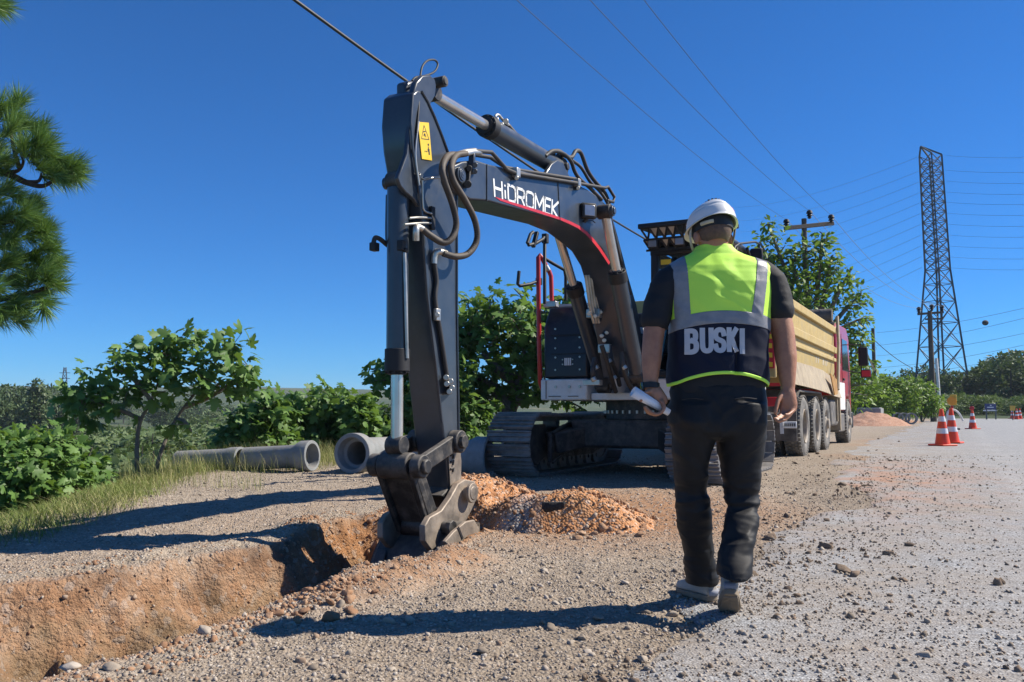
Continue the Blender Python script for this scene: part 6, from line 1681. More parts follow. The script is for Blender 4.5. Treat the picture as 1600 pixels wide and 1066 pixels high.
# --- large fig tree behind the arm
Yg = 16.5; c = P(798,668,Yg); base = (c.x, c.y, hz(c.x,c.y))
stems = [[Vector(base)-UP*.2,P(797,650,Yg),P(806,625,Yg),P(812,590,Yg),P(820,540,Yg)],[P(800,640,Yg),P(770,632,Yg),P(740,640,Yg),P(715,648,Yg)],[P(806,625,Yg),P(840,622,Yg),P(868,615,Yg)],[P(810,600,Yg),P(770,570,Yg),P(740,520,Yg)],[P(812,590,Yg),P(850,550,Yg),P(870,500,Yg)],[P(800,640,Yg),P(760,600,Yg),P(690,580,Yg),P(620,590,Yg)]]
plant('fig_tree', 'large spreading fig tree behind the excavator arm', 'tree', base, stems,
      [blob(745,490,Yg,45,38,.9),blob(790,500,Yg,55,50,1.0),blob(835,520,Yg,45,55,1.0),blob(760,560,Yg,60,60,1.1),blob(810,590,Yg,50,35,.9),blob(725,620,Yg,35,30,.7),blob(880,480,Yg,35,40,.8),blob(600,590,Yg,32,30,.6),blob(640,580,Yg,45,55,.8),blob(860,560,Yg,40,60,.9),blob(690,560,Yg,40,70,.8),blob(905,600,Yg,40,40,.8)],
      430, 7, FIGL, 0.19, M['fig'], M['bark'], 103, 250, 0.17, trunk_r=0.14)
# --- mulberry behind the truck
Ym = 29.0; c = P(1275,655,Ym); base = (c.x, c.y, hz(c.x,c.y))
sh = [(1200,370),(1188,400),(1255,400),(1285,385),(1330,440),(1345,480),(1300,420),(1235,420),(1350,560),(1340,520)]
stems = [[Vector(base)-UP*.2,P(1272,600,Ym),P(1265,540,Ym),P(1258,480,Ym)]] + [[P(1270,560,Ym),P((1270+x)/2,(520+y)/2,Ym),P(x,y-20,Ym)] for x, y in sh]
plant('mulberry_tree', 'leafy green tree with upright shoots behind the truck', 'tree', base, stems,
      [blob(1205,385,Ym,20,30,.8),blob(1185,420,Ym,25,40,1.),blob(1250,410,Ym,30,38,1.),blob(1285,400,Ym,22,40,.9),blob(1240,450,Ym,55,40,1.5),blob(1300,440,Ym,28,40,1.),blob(1325,455,Ym,20,35,.8),blob(1345,490,Ym,15,40,.7),blob(1330,540,Ym,28,40,1.),blob(1300,580,Ym,40,50,1.2),blob(1345,600,Ym,28,40,1.),blob(1260,500,Ym,50,50,1.5),blob(1210,450,Ym,35,40,1.2),blob(1200,360,Ym,12,18,.5),blob(1288,375,Ym,12,20,.5)],
      520, 9, OVL, 0.22, M['mulberry'], M['bark'], 104, 0, 0.24, trunk_r=0.14)
for i, (x, y, Y, bl, lab) in enumerate([
    (1350,650,47.,[(1350,615,28,40),(1335,590,25,30),(1375,625,30,25)],'bush against the back of the truck cab'),
    (1400,652,52.,[(1395,615,30,32),(1380,600,22,18),(1420,620,28,30)],'rounded green bush right of the slim pole'),
    (1440,652,54.,[(1440,620,28,28),(1425,605,18,16),(1458,630,20,18)],'green bush at the foot of the grey pole')]):
    c = P(x, y, Y); base = (c.x, c.y, hz(c.x,c.y))
    stems = [[Vector(base)-UP*.1, Vector(base).lerp(P(b[0],b[1],Y),0.6), P(b[0],b[1]-b[3]*0.4,Y)] for b in bl]
    plant('roadside_bush', lab, 'bush', base, stems, [blob(b[0],b[1],Y,b[2],b[3],0.9) for b in bl], 200, 9, OVL, 0.24, M['mulberry'], M['bark'], 130+i, 0, 0.28, 'bushes along the far verge', trunk_r=0.05)
# --- pine, trunk outside the frame at left, boughs reaching in
def needle_tuft(rr_, n, L):
    """bundle of needles fanning round +x"""
    v, f = [], []
    for i in range(n):
        t = rr_.random()**0.7*0.9; a = rr_.random()*math.tau; el = 0.25 + 0.75*t + rr_.normal()*0.08
        d = np.array([math.cos(el), math.sin(el)*math.cos(a), math.sin(el)*math.sin(a)])
        o = np.array([-0.55*L*rr_.random(), 0, 0]); l = L*(0.75+0.4*rr_.random()); s = np.cross(d, rr_.normal(size=3)); s /= np.linalg.norm(s); s *= 0.0019
        mid = o + d*l*0.55; tip = o + d*l + np.array([0,0,-0.05*l])
        k = len(v); v += [o-s, o+s, mid+s*0.9, mid-s*0.9, tip]; f += [(k,k+1,k+2),(k,k+2,k+3),(k+3,k+2,k+4)]
    return np.array(v), np.array(f)
Yp = 6.2
rp = np.random.default_rng(77)
tx = -5.2; tg = hz(tx, Yp+0.4)
pine = thing('pine_tree', 'pine boughs with long green needles reaching in at the left edge', 'tree', (tx, Yp+0.4, tg))
mb = MB(); mb.tube([Vector((tx,Yp+.4,tg-.3)),Vector((tx+.1,Yp+.4,tg+2)),Vector((tx,Yp+.3,tg+4)),Vector((tx+.1,Yp+.4,tg+6.5))],[0.16,0.14,0.11,0.06],12); mb.build('trunk', M['bark_dark'], pine)
boughs = [[Vector((tx,Yp+.35,2.3)),P(-80,255,Yp),P(0,268,Yp),P(40,285,Yp),P(65,291,Yp),P(85,282,Yp)],
          [P(0,268,Yp),P(25,268,Yp),P(36,255,Yp),P(32,240,Yp)], [P(40,285,Yp),P(60,283,Yp),P(65,270,Yp)], [P(30,262,Yp),P(20,225,Yp),P(12,170,Yp)],
          [Vector((tx,Yp+.3,1.9)),P(-80,380,Yp),P(-10,350,Yp),P(30,345,Yp),P(60,340,Yp)], [Vector((tx,Yp+.3,1.6)),P(-80,440,Yp),P(-10,425,Yp),P(40,400,Yp),P(80,385,Yp)],
          [Vector((tx,Yp+.3,1.4)),P(-80,490,Yp),P(-10,470,Yp),P(40,460,Yp),P(85,445,Yp)],[Vector((tx,Yp+.3,3.6)),P(-60,20,Yp),P(-15,6,Yp)],
          [Vector((tx,Yp+.3,2.9)),P(-80,170,Yp),P(-10,160,Yp)]]
mb = MB()
for b in boughs:
    pp = curve_pts(b, 6); n = len(pp); mb.tube(pp, [0.035*(1-0.8*i/(n-1))*(1 if b[0].x < -4.5 else 0.4)+0.004 for i in range(n)], 7)
mb.build('bough', M['bark_dark'], pine)
tufts = [(8,165,-60),(28,155,-40),(40,195,-30),(15,205,-80),(60,205,-15),(75,225,-5),(35,230,-50),(55,240,-10),(0,230,-90),(80,250,10),(95,262,5),(110,255,-10),(120,270,5),(100,285,25),(85,275,0),(70,262,-20),(10,250,-60),
         (10,300,-20),(35,308,0),(50,315,-10),(15,335,-40),(40,335,-20),(60,345,-8),(75,355,5),(30,365,-20),(55,370,-5),(70,380,5),(10,375,-30),(85,395,-15),(92,405,5),(60,410,0),(30,405,-10),(0,400,-20),(20,430,-15),(50,430,-5),(75,440,0),(90,448,5),(60,460,8),(35,465,5),(15,480,10),(40,490,15),(0,450,0),(65,475,12),(5,495,20),(25,445,0),(-8,320,-30),(-10,350,-20),(-15,420,-10),(-20,480,0),(-6,8,0),(2,2,-20),(-12,190,-50),(-10,270,0),(0,345,10),(20,390,-15),(45,350,-30),(72,420,-10),(30,480,10),(105,270,-30),(62,222,-45),(20,182,-50)]
NT = [needle_tuft(rp, 150, 0.165) for k in range(4)]
parts = []
for i, (x, y, ang) in enumerate(tufts):
    for rep in range(2):
        p = np.array(P(x + rp.normal()*5, y + rp.normal()*5, Yp + rp.normal()*0.16)[:])
        a = math.radians(-ang) + rp.normal()*0.35
        d = np.array([math.cos(a), rp.normal()*0.35, math.sin(a)]); d /= np.linalg.norm(d)
        u = np.array([0,1.0,0]); yv = np.cross(u, d); yv /= np.linalg.norm(yv); zv = np.cross(d, yv)
        bv, bf = NT[(i+rep) % 4]; Rm = np.stack([d,yv,zv],1)
        parts.append(((bv*(0.85+0.3*rp.random())) @ Rm.T + p - np.array([tx, Yp+0.4, tg]), bf, np.repeat(rp.random(len(bv)//5), 5)*0.6+0.2*rp.random()))
o = link('needles', joinparts('needles', parts), M['needle'], pine); o['kind'] = 'stuff'

# --- grass on the verge
rg = np.random.default_rng(9)
def blade_field(name, label, pts, h, w, m, seed, lean=0.5):
    q = np.random.default_rng(seed); n = len(pts)
    a = q.random(n)*math.tau; hh = h*(0.4+0.9*q.random(n)**1.5); ln = lean*hh*(0.3+q.random(n))
    dx, dy = np.cos(a), np.sin(a); sx, sy = -dy*w, dx*w
    p = pts
    v = np.zeros((n,5,3))
    v[:,0] = p + np.stack([sx,sy,0*sx],1); v[:,1] = p - np.stack([sx,sy,0*sx],1)
    mid = p + np.stack([dx*ln*0.35, dy*ln*0.35, hh*0.6],1)
    v[:,2] = mid - np.stack([sx,sy,0*sx],1)*0.7; v[:,3] = mid + np.stack([sx,sy,0*sx],1)*0.7
    v[:,4] = p + np.stack([dx*ln, dy*ln, hh],1)
    f = np.array([(0,1,2),(0,2,3),(3,2,4)])[None] + (np.arange(n)*5)[:,None,None]
    me = np_mesh(name, v.reshape(-1,3), f.reshape(-1,3))
    at = me.attributes.new('rnd','FLOAT','POINT'); at.data.foreach_set('value', np.repeat(np.clip(0.5+0.5*fbm(p[:,0]*1.2,p[:,1]*1.2,3,3)+q.normal(0,0.18,n),0,0.99),5).astype(np.float32))
    o = link(name, me, m); tag(o, label, 'grass', kind='stuff'); return o
nb = 80000
vv = 2.0 + rg.random(nb)**1.0*9.5
ee = np.interp(vv, Bv, Bn)
nn = ee + 0.75 - rg.random(nb)**1.4*3.6
dens = np.clip(0.55 + 1.1*fbm(vv*0.9, nn*0.9, 7, 3), 0.05, 1) * sstep(-0.75, 0.15, ee - nn)
k = rg.random(nb) < dens
X = vv[k]*V.x + nn[k]*N.x; Y_ = vv[k]*V.y + nn[k]*N.y
pts = np.stack([X, Y_, terrain(X, Y_)], 1)
hvar = 0.13 + 0.12*np.clip(fbm(X*0.8, Y_*0.8, 2, 3)+0.2, 0, 1)
blade_field('grass', 'dry yellow-green grass along the edge of the verge', pts, 0.115, 0.003, M['grass'], 5, 1.5)
# weeds with pale seed heads by the pipes: thin stalks
nw = 9000
vv = 7.0 + rg.random(nw)*4.2; ee = np.interp(vv, Bv, Bn); nn = ee + 1.9 - rg.random(nw)*2.6
k = rg.random(nw) < np.clip(0.4+1.3*fbm(vv*1.2, nn*1.2, 4, 3), 0, 1)
X = vv[k]*V.x + nn[k]*N.x; Y_ = vv[k]*V.y + nn[k]*N.y
blade_field('weeds', 'tall pale weeds growing around the concrete pipes', np.stack([X, Y_, terrain(X, Y_)], 1), 0.30, 0.0022, M['grass'], 6, 0.7)

# --- far trees: a few crown meshes shared by many trees
def far_crown(seed, shape, nclump, lsize):
    q = np.random.default_rng(seed); pos = []; 
    lob = []
    if shape == 'pine':
        for k in range(16): z = 0.25+0.7*q.random(); w = 0.42*(1-0.55*abs(z-0.5)); a = q.random()*math.tau; lob.append((w*0.7*math.cos(a), w*0.7*math.sin(a), z, 0.20, 0.13))
    elif shape == 'poplar':
        for k in range(12): z = 0.15+0.8*k/11; w = 0.10*math.sin(math.pi*(0.15+0.8*k/11))+0.03; a = q.random()*math.tau; lob.append((w*math.cos(a)*0.6, w*math.sin(a)*0.6, z, 0.09, 0.10))
    else:
        for k in range(14): a = q.random()*math.tau; r_ = 0.5*q.random()**0.5; lob.append((r_*math.cos(a), r_*math.sin(a), 0.25+0.5*q.random()*(1-r_), 0.24, 0.20))
    lob = np.array(lob); pick = q.integers(0, len(lob), nclump); d = q.normal(size=(nclump,3)); d /= np.linalg.norm(d,axis=1)[:,None]; rr_ = (0.55+0.45*q.random(nclump))[:,None]
    p = lob[pick,:3] + d*rr_*np.stack([lob[pick,3],lob[pick,3],lob[pick,4]],1)
    rot = orient(nclump, q, d*0.8, 0.1)
    return inst(OVL[0], OVL[1], rot, p, lsize*(0.6+0.8*q.random(nclump)), q.random(nclump)*0.999, 'crown')
FC = {'pine':[far_crown(200+k,'pine',1500,0.075) for k in range(3)], 'shrub':[far_crown(220+k,'shrub',1100,0.085) for k in range(3)], 'poplar':[far_crown(240+k,'poplar',1000,0.055) for k in range(2)]}
for k_, ms in FC.items():
    for me in ms: me.materials.append(M[{'pine':'farpine','shrub':'farshrub','poplar':'poplar'}[k_]])
trk_me = MB().tube([Vector((0,0,-0.1)),Vector((0.01,0,0.3)),Vector((0,0.01,0.75))],[0.028,0.02,0.008],7).mesh('trunk'); trk_me.materials.append(M['bark_dark'])
fr = random.Random(4)
def far_tree(name, label, kind, x, ytop, Y, w, group, sink=0.0):
    """tree whose top shows at (x, ytop); w = width over height"""
    p = P(x, ytop, Y); g0 = hz(p.x, Y) - sink; h = max(0.8, p.z - g0)
    t = thing(name, label, 'tree' if kind != 'shrub' else 'bush', (p.x, Y, g0), group)
    t.rotation_euler.z = fr.random()*6.28
    for nm, me in (('trunk', trk_me), ('crown', fr.choice(FC[kind]))):
        o = bpy.data.objects.new(nm, me); col.objects.link(o); o.parent = t; o.scale = (h*w, h*w, h) if nm == 'crown' else (h*0.8, h*0.8, h)
    return t
# pine wood at the right end of the road
for i in range(46):
    u = i/45.0; x = 1365 + u*330; yt = np.interp(x, [1365,1400,1440,1480,1510,1540,1580,1640,1700],[592,585,572,580,588,562,556,548,550]) + fr.uniform(-4,12)
    far_tree('pine_tree', 'dark pine in the wood at the right end of the road', 'pine', x, yt, fr.uniform(98,135), fr.uniform(0.7,1.0), 'pines in the wood at the road end')
for i in range(64):
    x = 1340 + i*5.2 + fr.uniform(-5,5); yt = fr.uniform(600,632) + (8 if i % 3 == 0 else 0)
    far_tree('roadside_shrub', 'olive-green shrub on the bank below the pine wood', 'shrub', x, yt, fr.uniform(77,96), fr.uniform(0.9,1.5), 'shrubs below the pine wood')
# valley on the left
for i in range(16):
    x = -25 + i*9.5 + fr.uniform(-4,4); yt = np.interp(x,[-25,0,40,70,100,130],[604,606,604,606,618,622]) + fr.uniform(-3,8)
    far_tree('pine_tree', 'dark tree in the belt at the far left skyline', 'pine', x, yt, fr.uniform(85,125), fr.uniform(0.55,0.8), 'trees in the left skyline belt')
for i, (x, yt) in enumerate(((52,600),(63,598))):
    far_tree('poplar_tree', ('left','right')[i] + ' of two pale slender poplars at the far left', 'poplar', x, yt, 78, 0.9, 'pale poplars')
for i in range(150):
    x = fr.uniform(-30, 640); Y = 22*(190/22)**fr.random()
    p = G(x, 690, -3); g0 = hz(P(x,640,Y).x, Y); hh = fr.uniform(1.6, 3.4)*(1 if Y > 40 else 0.8)
    # top pixel from its height
    z = g0 + hh; yt = 639 - (z-0.92)*F/Y
    if yt < 626: continue
    far_tree('orchard_shrub', 'grey-green orchard shrub in the valley below the verge', 'shrub', x, yt, Y, fr.uniform(0.9,1.4), 'shrubs in the valley')

for i in range(110):
    x = fr.uniform(60, 345) if i % 3 else fr.uniform(330, 620); Y = 15.5*(70/15.5)**fr.random()
    px_ = P(x,640,Y); g0 = hz(px_.x, Y); hh = fr.uniform(0.9, 2.2); z = g0 + hh; yt = 639 - (z-0.92)*F/Y
    if yt < 634 or float(np.interp(to_vn(px_)[0], Bv, Bn)) - to_vn(px_)[1] < 2.0: continue
    far_tree('slope_shrub', 'low grey-green shrub on the slope just below the verge', 'shrub', x, yt, Y, fr.uniform(1.0,1.6), 'shrubs on the slope below the verge')

for i in range(60):
    x = fr.uniform(90, 660); Y = fr.uniform(150, 330); yt = fr.uniform(622, 640)
    far_tree('hillside_tree', 'small dark tree on the far valley side at left', 'pine' if i % 3 else 'shrub', x, yt, Y, fr.uniform(0.9,1.5), 'trees on the far valley side')
# ================================================================ the walking man
YM = 3.95
def Q(x, y, dy=0.0): return P(x, y, YM+dy)
ground_man = hz(0.98, 4.0)
MAN = Vector((0.95, 4.02, ground_man))
man = thing('person', 'person in a white helmet and lime safety vest walking away, rolled paper in hand', 'person', MAN)
M['skin'] = mat('tanned_skin', (0.42,0.195,0.105), (0.31,0.13,0.070), rough=0.5, scale=22, bump=0.0012, bscale=160)
M['hair'] = mat('cropped_grey_hair', (0.15,0.09,0.062), (0.085,0.055,0.04), rough=0.8, scale=60, bump=0.002, bscale=300)
M['trousers'] = mat('black_trousers', (0.015,0.0155,0.017), (0.011,0.0115,0.013), rough=0.58, scale=9, bump=0.0005, bscale=420, dust=0.05, dustc=(0.09,0.08,0.07), rv=0.06, spec=0.22)
M['tshirt'] = mat('black_cotton', (0.011,0.011,0.013), rough=0.8, bump=0.0008, bscale=400)
M['lime'] = mat('fluorescent_lime_cloth', (0.60,0.97,0.09), (0.55,0.93,0.08), rough=0.62, scale=5, bump=0.0006, bscale=500)
M['silver'] = mat('grey_reflective_tape', (0.25,0.25,0.26), (0.20,0.20,0.21), rough=0.4, scale=30, bump=0.0007, bscale=300)
M['navy'] = mat('navy_vest_cloth', (0.006,0.009,0.026), (0.005,0.007,0.020), rough=0.62, bump=0.0006, bscale=400, spec=0.25)
M['letter'] = mat('grey_vest_lettering', (0.50,0.50,0.52), (0.44,0.44,0.46), rough=0.45)
M['shoe'] = mat('grey_suede_shoe', (0.40,0.38,0.345), (0.29,0.275,0.25), rough=0.85, scale=14, bump=0.002, bscale=120, dust=0.2)
M['shoe_blue'] = mat('shoe_blue_grey_heel', (0.22,0.25,0.32), rough=0.6, dust=0.2)
M['sole'] = mat('brown_rubber_sole', (0.24,0.19,0.13), (0.14,0.11,0.08), rough=0.8, dust=0.3)
M['helmet'] = mat('white_helmet_shell', (0.70,0.70,0.69), (0.62,0.62,0.61), rough=0.32, coat=0.2)
M['cream'] = mat('cream_strap', (0.55,0.48,0.36), rough=0.7)
M['paper'] = mat('white_paper', (0.80,0.80,0.82), (0.76,0.76,0.78), rough=0.7)

def ring(c, X, Y, a, b, n=28, e=2.0):
    out = []
    for i in range(n):
        t = math.tau*i/n; ct, st = math.cos(t), math.sin(t)
        out.append(c + X*(a*math.copysign(abs(ct)**(2/e), ct)) + Y*(b*math.copysign(abs(st)**(2/e), st)))
    return out
def limb(mb, pts, rad, n=24, ratio=None, e=2.0, ref=Vector((0,1,0)), smooth=5):
    """rounded limb along pts (Catmull-Rom), radii interpolated; ratio = depth/width"""
    pp = curve_pts(pts, smooth); m = len(pp)
    tt = np.linspace(0, len(pts)-1, m); rs = np.interp(tt, range(len(pts)), rad); qs = np.interp(tt, range(len(pts)), ratio or [1.0]*len(pts))
    rings = []
    def frame(i):
        T = (pp[min(i+1,m-1)] - pp[max(i-1,0)]).normalized(); X = T.cross(ref) * -1
        X = X.normalized() if X.length > 1e-4 else T.orthogonal().normalized(); return T, X, T.cross(X)
    T, X, Y = frame(0)
    for k in (0.85, 0.5): rings.append(ring(pp[0] - T*rs[0]*k*0.8, X, Y, rs[0]*math.sqrt(1-k*k), rs[0]*qs[0]*math.sqrt(1-k*k), n, e))
    for i in range(m):
        T, X, Y = frame(i); rings.append(ring(pp[i], X, Y, rs[i], rs[i]*qs[i], n, e))
    for k in (0.5, 0.85): rings.append(ring(pp[-1] + T*rs[-1]*k*0.8, X, Y, rs[-1]*math.sqrt(1-k*k), rs[-1]*qs[-1]*math.sqrt(1-k*k), n, e))
    mb.loft(rings)
def remeshed(mb, voxel, smooth=6, name='tmp'):
    o = bpy.data.objects.new(name, mb.mesh(name, smooth=False)); col.objects.link(o)
    r_ = o.modifiers.new('r', 'REMESH'); r_.mode = 'VOXEL'; r_.voxel_size = voxel; r_.use_smooth_shade = True
    s_ = o.modifiers.new('s', 'SMOOTH'); s_.iterations = smooth; s_.factor = 0.5
    me = realise(o); bpy.data.objects.remove(o)
    n = len(me.vertices); co = np.zeros(n*3); me.vertices.foreach_get('co', co); co = co.reshape(-1,3)
    no = np.zeros(n*3); me.vertices.foreach_get('normal', no); no = no.reshape(-1,3)
    return me, co, no
def put(me, co, name, m, parent):
    off = np.array(OFF[parent.name][:])
    me.vertices.foreach_set('co', (co - off).astype(np.float32).ravel()); me.polygons.foreach_set('use_smooth', np.ones(len(me.polygons), bool)); me.update()
    me.materials.clear()
    return link(name, me, m, parent)
X1, Y1_ = Vector((1,0,0)), Vector((0,1,0))
TC_ = 3.98
TORSO = [(616,1049,1194,.135),(600,1046,1197,.148),(575,1047,1197,.152),(550,1048,1196,.152),(510,1047,1198,.150),(470,1045,1201,.146),(445,1043,1204,.138),(430,1041,1205,.126),(420,1042,1204,.114),(412,1049,1198,.100),(406,1060,1184,.090),(400,1074,1166,.080),(394,1086,1152,.077),(389,1090,1146,.073),(384,1092,1142,.070)]
def zpx(y): return P(1120, y, TC_).z
tz = np.array([zpx(t[0]) for t in TORSO]); tl = np.array([P(t[1],t[0],TC_).x for t in TORSO]); trr = np.array([P(t[2],t[0],TC_).x for t in TORSO]); tb_ = np.array([t[3] for t in TORSO])
def tor(z):
    l, r_, b = np.interp(z, tz, tl), np.interp(z, tz, trr), np.interp(z, tz, tb_)
    cy = TC_ + np.interp(z, tz, np.linspace(0.0,0.03,len(tz)))
    return (l+r_)/2, cy, (r_-l)/2, b
EXP = 2.5
# ---- body: head, neck, arms, hands, trunk, legs as one skin
mb = MB()
hf = Vector((-0.20,0.95,-0.22)).normalized(); hr_ = hf.cross(UP).normalized(); hu = hr_.cross(hf).normalized()
HC = Q(1113.5,370,0.04)
def H(r_, f, u): return HC + hr_*r_ + hf*f + hu*u
mb.sphere(H(0,-0.005,0.035), (0.079,0.100,0.098), 28, 20, (hr_,hf,hu))                 # skull
mb.sphere(H(0,0.035,-0.045), (0.062,0.062,0.075), 24, 16, (hr_,hf,hu))                 # face
mb.sphere(H(0,0.060,-0.090), (0.040,0.032,0.028), 20, 12, (hr_,hf,hu))                 # chin
mb.sphere(H(0,0.103,-0.020), (0.015,0.022,0.022), 16, 10, (hr_,hf,hu)); mb.sphere(H(0,0.094,0.005), (0.010,0.014,0.03), 14, 10, (hr_,hf,hu))   # nose
mb.sphere(H(0,0.082,0.022), (0.05,0.016,0.012), 18, 10, (hr_,hf,hu))                   # brow
for s_ in (-1,1): mb.sphere(H(s_*0.085,-0.004,-0.012), (0.012,0.022,0.034), 16, 12, (hr_*s_ ,hf,hu))   # ears
limb(mb, [Q(1117,412,0.07), Q(1116,398,0.055), Q(1113.5,375,0.035)], [0.074,0.068,0.069])  # neck
rings = []
for z in np.linspace(tz[0]+0.01, tz[-3], 22):
    cx, cy, a, b = tor(z); rings.append(ring(Vector((cx,cy,z)), X1, Y1_, max(a-0.025,0.04), max(b-0.022,0.04), 32, 2.3))
mb.loft(rings)
# arms
LA = [Q(1046,440,.03),Q(1031,480,.02),Q(1023,512,.0),Q(1020,535,-.015),Q(1018,560,-.03),Q(1017,585,-.045),Q(1017,606,-.055)]
limb(mb, LA, [0.058,0.055,0.050,0.047,0.046,0.037,0.031], ratio=[1,1,1,1,1,.9,.8])
RA = [Q(1199,438,.03),Q(1212,478,.02),Q(1221,510,.0),Q(1225,532,-.015),Q(1228,560,-.035),Q(1230,588,-.055),Q(1231,608,-.065)]
limb(mb, RA, [0.060,0.058,0.053,0.050,0.049,0.038,0.031], ratio=[1,1,1,1,1,.9,.8])
# left hand round the paper
limb(mb, [Q(1018,603,-.055),Q(1024,615,-.06),Q(1032,627,-.06)], [0.030,0.037,0.036], ratio=[.8,1.05,1.05])
def finger(pts, r0=0.0098, r1=0.0075):
    n = len(pts); limb(mb, pts, list(np.linspace(r0, r1, n)), 12, smooth=4)
for k, (d, o_) in enumerate(((-.105,0),(-.084,1.5),(-.062,2.5),(-.041,3))):
    e_ = k*0.8
    finger([Q(1034-o_*.6,627+o_,d), Q(1038-o_,637+o_,d-.012), Q(1030-o_,647+o_*.3,d-.022), Q(1018-o_-e_,645,d-.026), Q(1009-e_,636,d-.02)])
finger([Q(1017,611,-.08),Q(1010,613,-.10),Q(1004,619,-.112),Q(1001,627,-.116)], 0.0115, 0.009)
# right hand, half open, palm to the camera
limb(mb, [Q(1231,606,-.065),Q(1231,618,-.075),Q(1232,632,-.078)], [0.030,0.038,0.040], ratio=[.8,.55,.5])
for k, (x, y, l) in enumerate(((1222,637,1.0),(1229,640,1.08),(1237,639,1.0),(1243,634,.82))):
    finger([Q(x,y-6,-.08), Q(x-1,y+6*l,-.085), Q(x-4-k,y+13*l,-.105), Q(x-8-1.5*k,y+17*l,-.125), Q(x-12-1.5*k,y+17*l,-.138)])
finger([Q(1222,615,-.08),Q(1216,626,-.10),Q(1213,637,-.112),Q(1211,646,-.118)], 0.0125, 0.0092)
# legs (inside the trousers) down to the ankles
LL = [Q(1086,640,.02),Q(1084,700,.05),Q(1085,785,.13),Q(1090,850,.20),Q(1098,905,.27)]
RL = [Q(1156,640,.02),Q(1155,700,.04),Q(1156,785,.06),Q(1150,840,-.06),Q(1140,893,-.14)]
limb(mb, LL, [0.07,0.066,0.05,0.045,0.038]); limb(mb, RL, [0.07,0.066,0.05,0.045,0.038])
limb(mb, [Q(1121,595,.03),Q(1121,625,.03),Q(1120,645,.03)], [0.15,0.15,0.13], ratio=[.7,.72,.75])
me, co, no = remeshed(mb, 0.0058, 4)
skin = put(me, co, 'body', M['skin'], man)
# hair: close-cropped cap hugging the skull
mb = MB(); mb.sphere(H(0,-0.012,0.030), (0.0825,0.0985,0.098), 36, 26, (hr_,hf,hu))
mb.f = [f for f in mb.f if (sum((mb.v[i] for i in f), Vector())/len(f) - HC).dot(hf) < 0.03 and (sum((mb.v[i] for i in f), Vector())/len(f) - HC).dot(hu) > -0.045]; mb.mi = [0]*len(mb.f)
mb.build('hair', M['hair'], man)
for s_ in (-1,1):
    mb = MB(); mb.sphere(H(s_*0.031,0.086,0.004), 0.011, 14, 10); ey = mb.build('eye', M['white'], man)
    mb = MB(); mb.sphere(H(s_*0.031,0.0935,0.004), 0.0045, 10, 8); mb.build('iris', M['black'], ey)
mb = MB(); mb.sphere(H(0,0.092,-0.058), (0.024,0.008,0.006), 16, 8, (hr_,hf,hu)); mb.build('mouth', M['red_dec'], man)
# ---- T-shirt
mb = MB(); rings = []
for z in np.linspace(zpx(617), zpx(391), 30):
    cx, cy, a, b = tor(z); rings.append(ring(Vector((cx,cy,z)), X1, Y1_, a-0.008, b-0.008, 40, EXP))
mb.loft(rings)
limb(mb, [Q(1064,428,.05),Q(1043,446,.03),Q(1030,476,.015),Q(1024,502,.0)], [0.070,0.074,0.069,0.068], ratio=[1,1,1,1])
limb(mb, [Q(1182,426,.05),Q(1204,443,.03),Q(1214,470,.015),Q(1219,488,.0)], [0.070,0.074,0.069,0.066])
me, co, no = remeshed(mb, 0.007, 5)
d = 0.006*fbm(co[:,0]*9, co[:,1]*9, co[:,2]*22, 3) + 0.004*np.abs(fbm(co[:,0]*16+3, co[:,1]*16, co[:,2]*14, 2))
co = co + no*d[:,None]
put(me, co, 't_shirt', M['tshirt'], man)
# ---- trousers, with cloth folds pushed into the surface
mb = MB()
rings = [ring(Q(1121,y,0.03), X1, Y1_, a, b, 40, 2.4) for y, a, b in ((603,.212,.135),(612,.216,.14),(640,.222,.152),(662,.222,.155),(674,.195,.15),(682,.13,.13),(688,.05,.08))]
mb.loft(rings)
def leg(pts, n=36):
    rings = []
    for i, (y, xl, xr, dy, q_) in enumerate(pts):
        l, r_ = Q(xl,y,dy), Q(xr,y,dy); rings.append(ring((l+r_)/2, X1, Y1_, (r_.x-l.x)/2, (r_.x-l.x)/2*q_, n, 2.15))
    mb.loft(rings)
leg([(630,1050,1128,.03,1.35),(660,1048,1127,.03,1.35),(688,1050,1116,.04,1.3),(705,1051,1111,.05,1.25),(730,1053,1105,.07,1.25),(767,1056,1104,.12,1.2),(790,1056,1106,.135,1.15),(805,1058,1108,.15,1.15),(842,1064,1110,.19,1.15),(870,1070,1114,.22,1.15),(890,1073,1117,.245,1.2),(908,1074,1118,.265,1.35)])
leg([(630,1113,1193,.03,1.35),(660,1114,1195,.03,1.35),(688,1120,1193,.04,1.3),(705,1123,1191,.045,1.25),(730,1127,1187,.05,1.25),(767,1134,1183,.06,1.2),(790,1136,1182,.05,1.15),(805,1135,1181,.02,1.15),(842,1129,1178,-.06,1.15),(870,1123,1175,-.11,1.2),(890,1121,1174,-.14,1.3),(902,1121,1173,-.15,1.4)])
me, co, no = remeshed(mb, 0.0062, 4)
zz = co[:,2]; xx = co[:,0]
kz = zpx(795)
w_knee = np.exp(-((zz-kz)/0.16)**2); w_hem = 1 - sstep(0.10, 0.34, zz); w_hip = sstep(0.62, 0.85, zz)
dirn = np.where(xx > Q(1118,700).x, 1.0, -1.0)
f1 = 1 - np.abs(fbm(xx*5 + dirn*zz*4, co[:,1]*5, zz*17, 3))*1.9           # ridged folds, tilted
f2 = fbm(xx*7 - dirn*zz*6, co[:,1]*7, zz*9, 3)
f3 = 1 - np.abs(fbm(xx*4, co[:,1]*4+7, zz*26, 2))*1.9
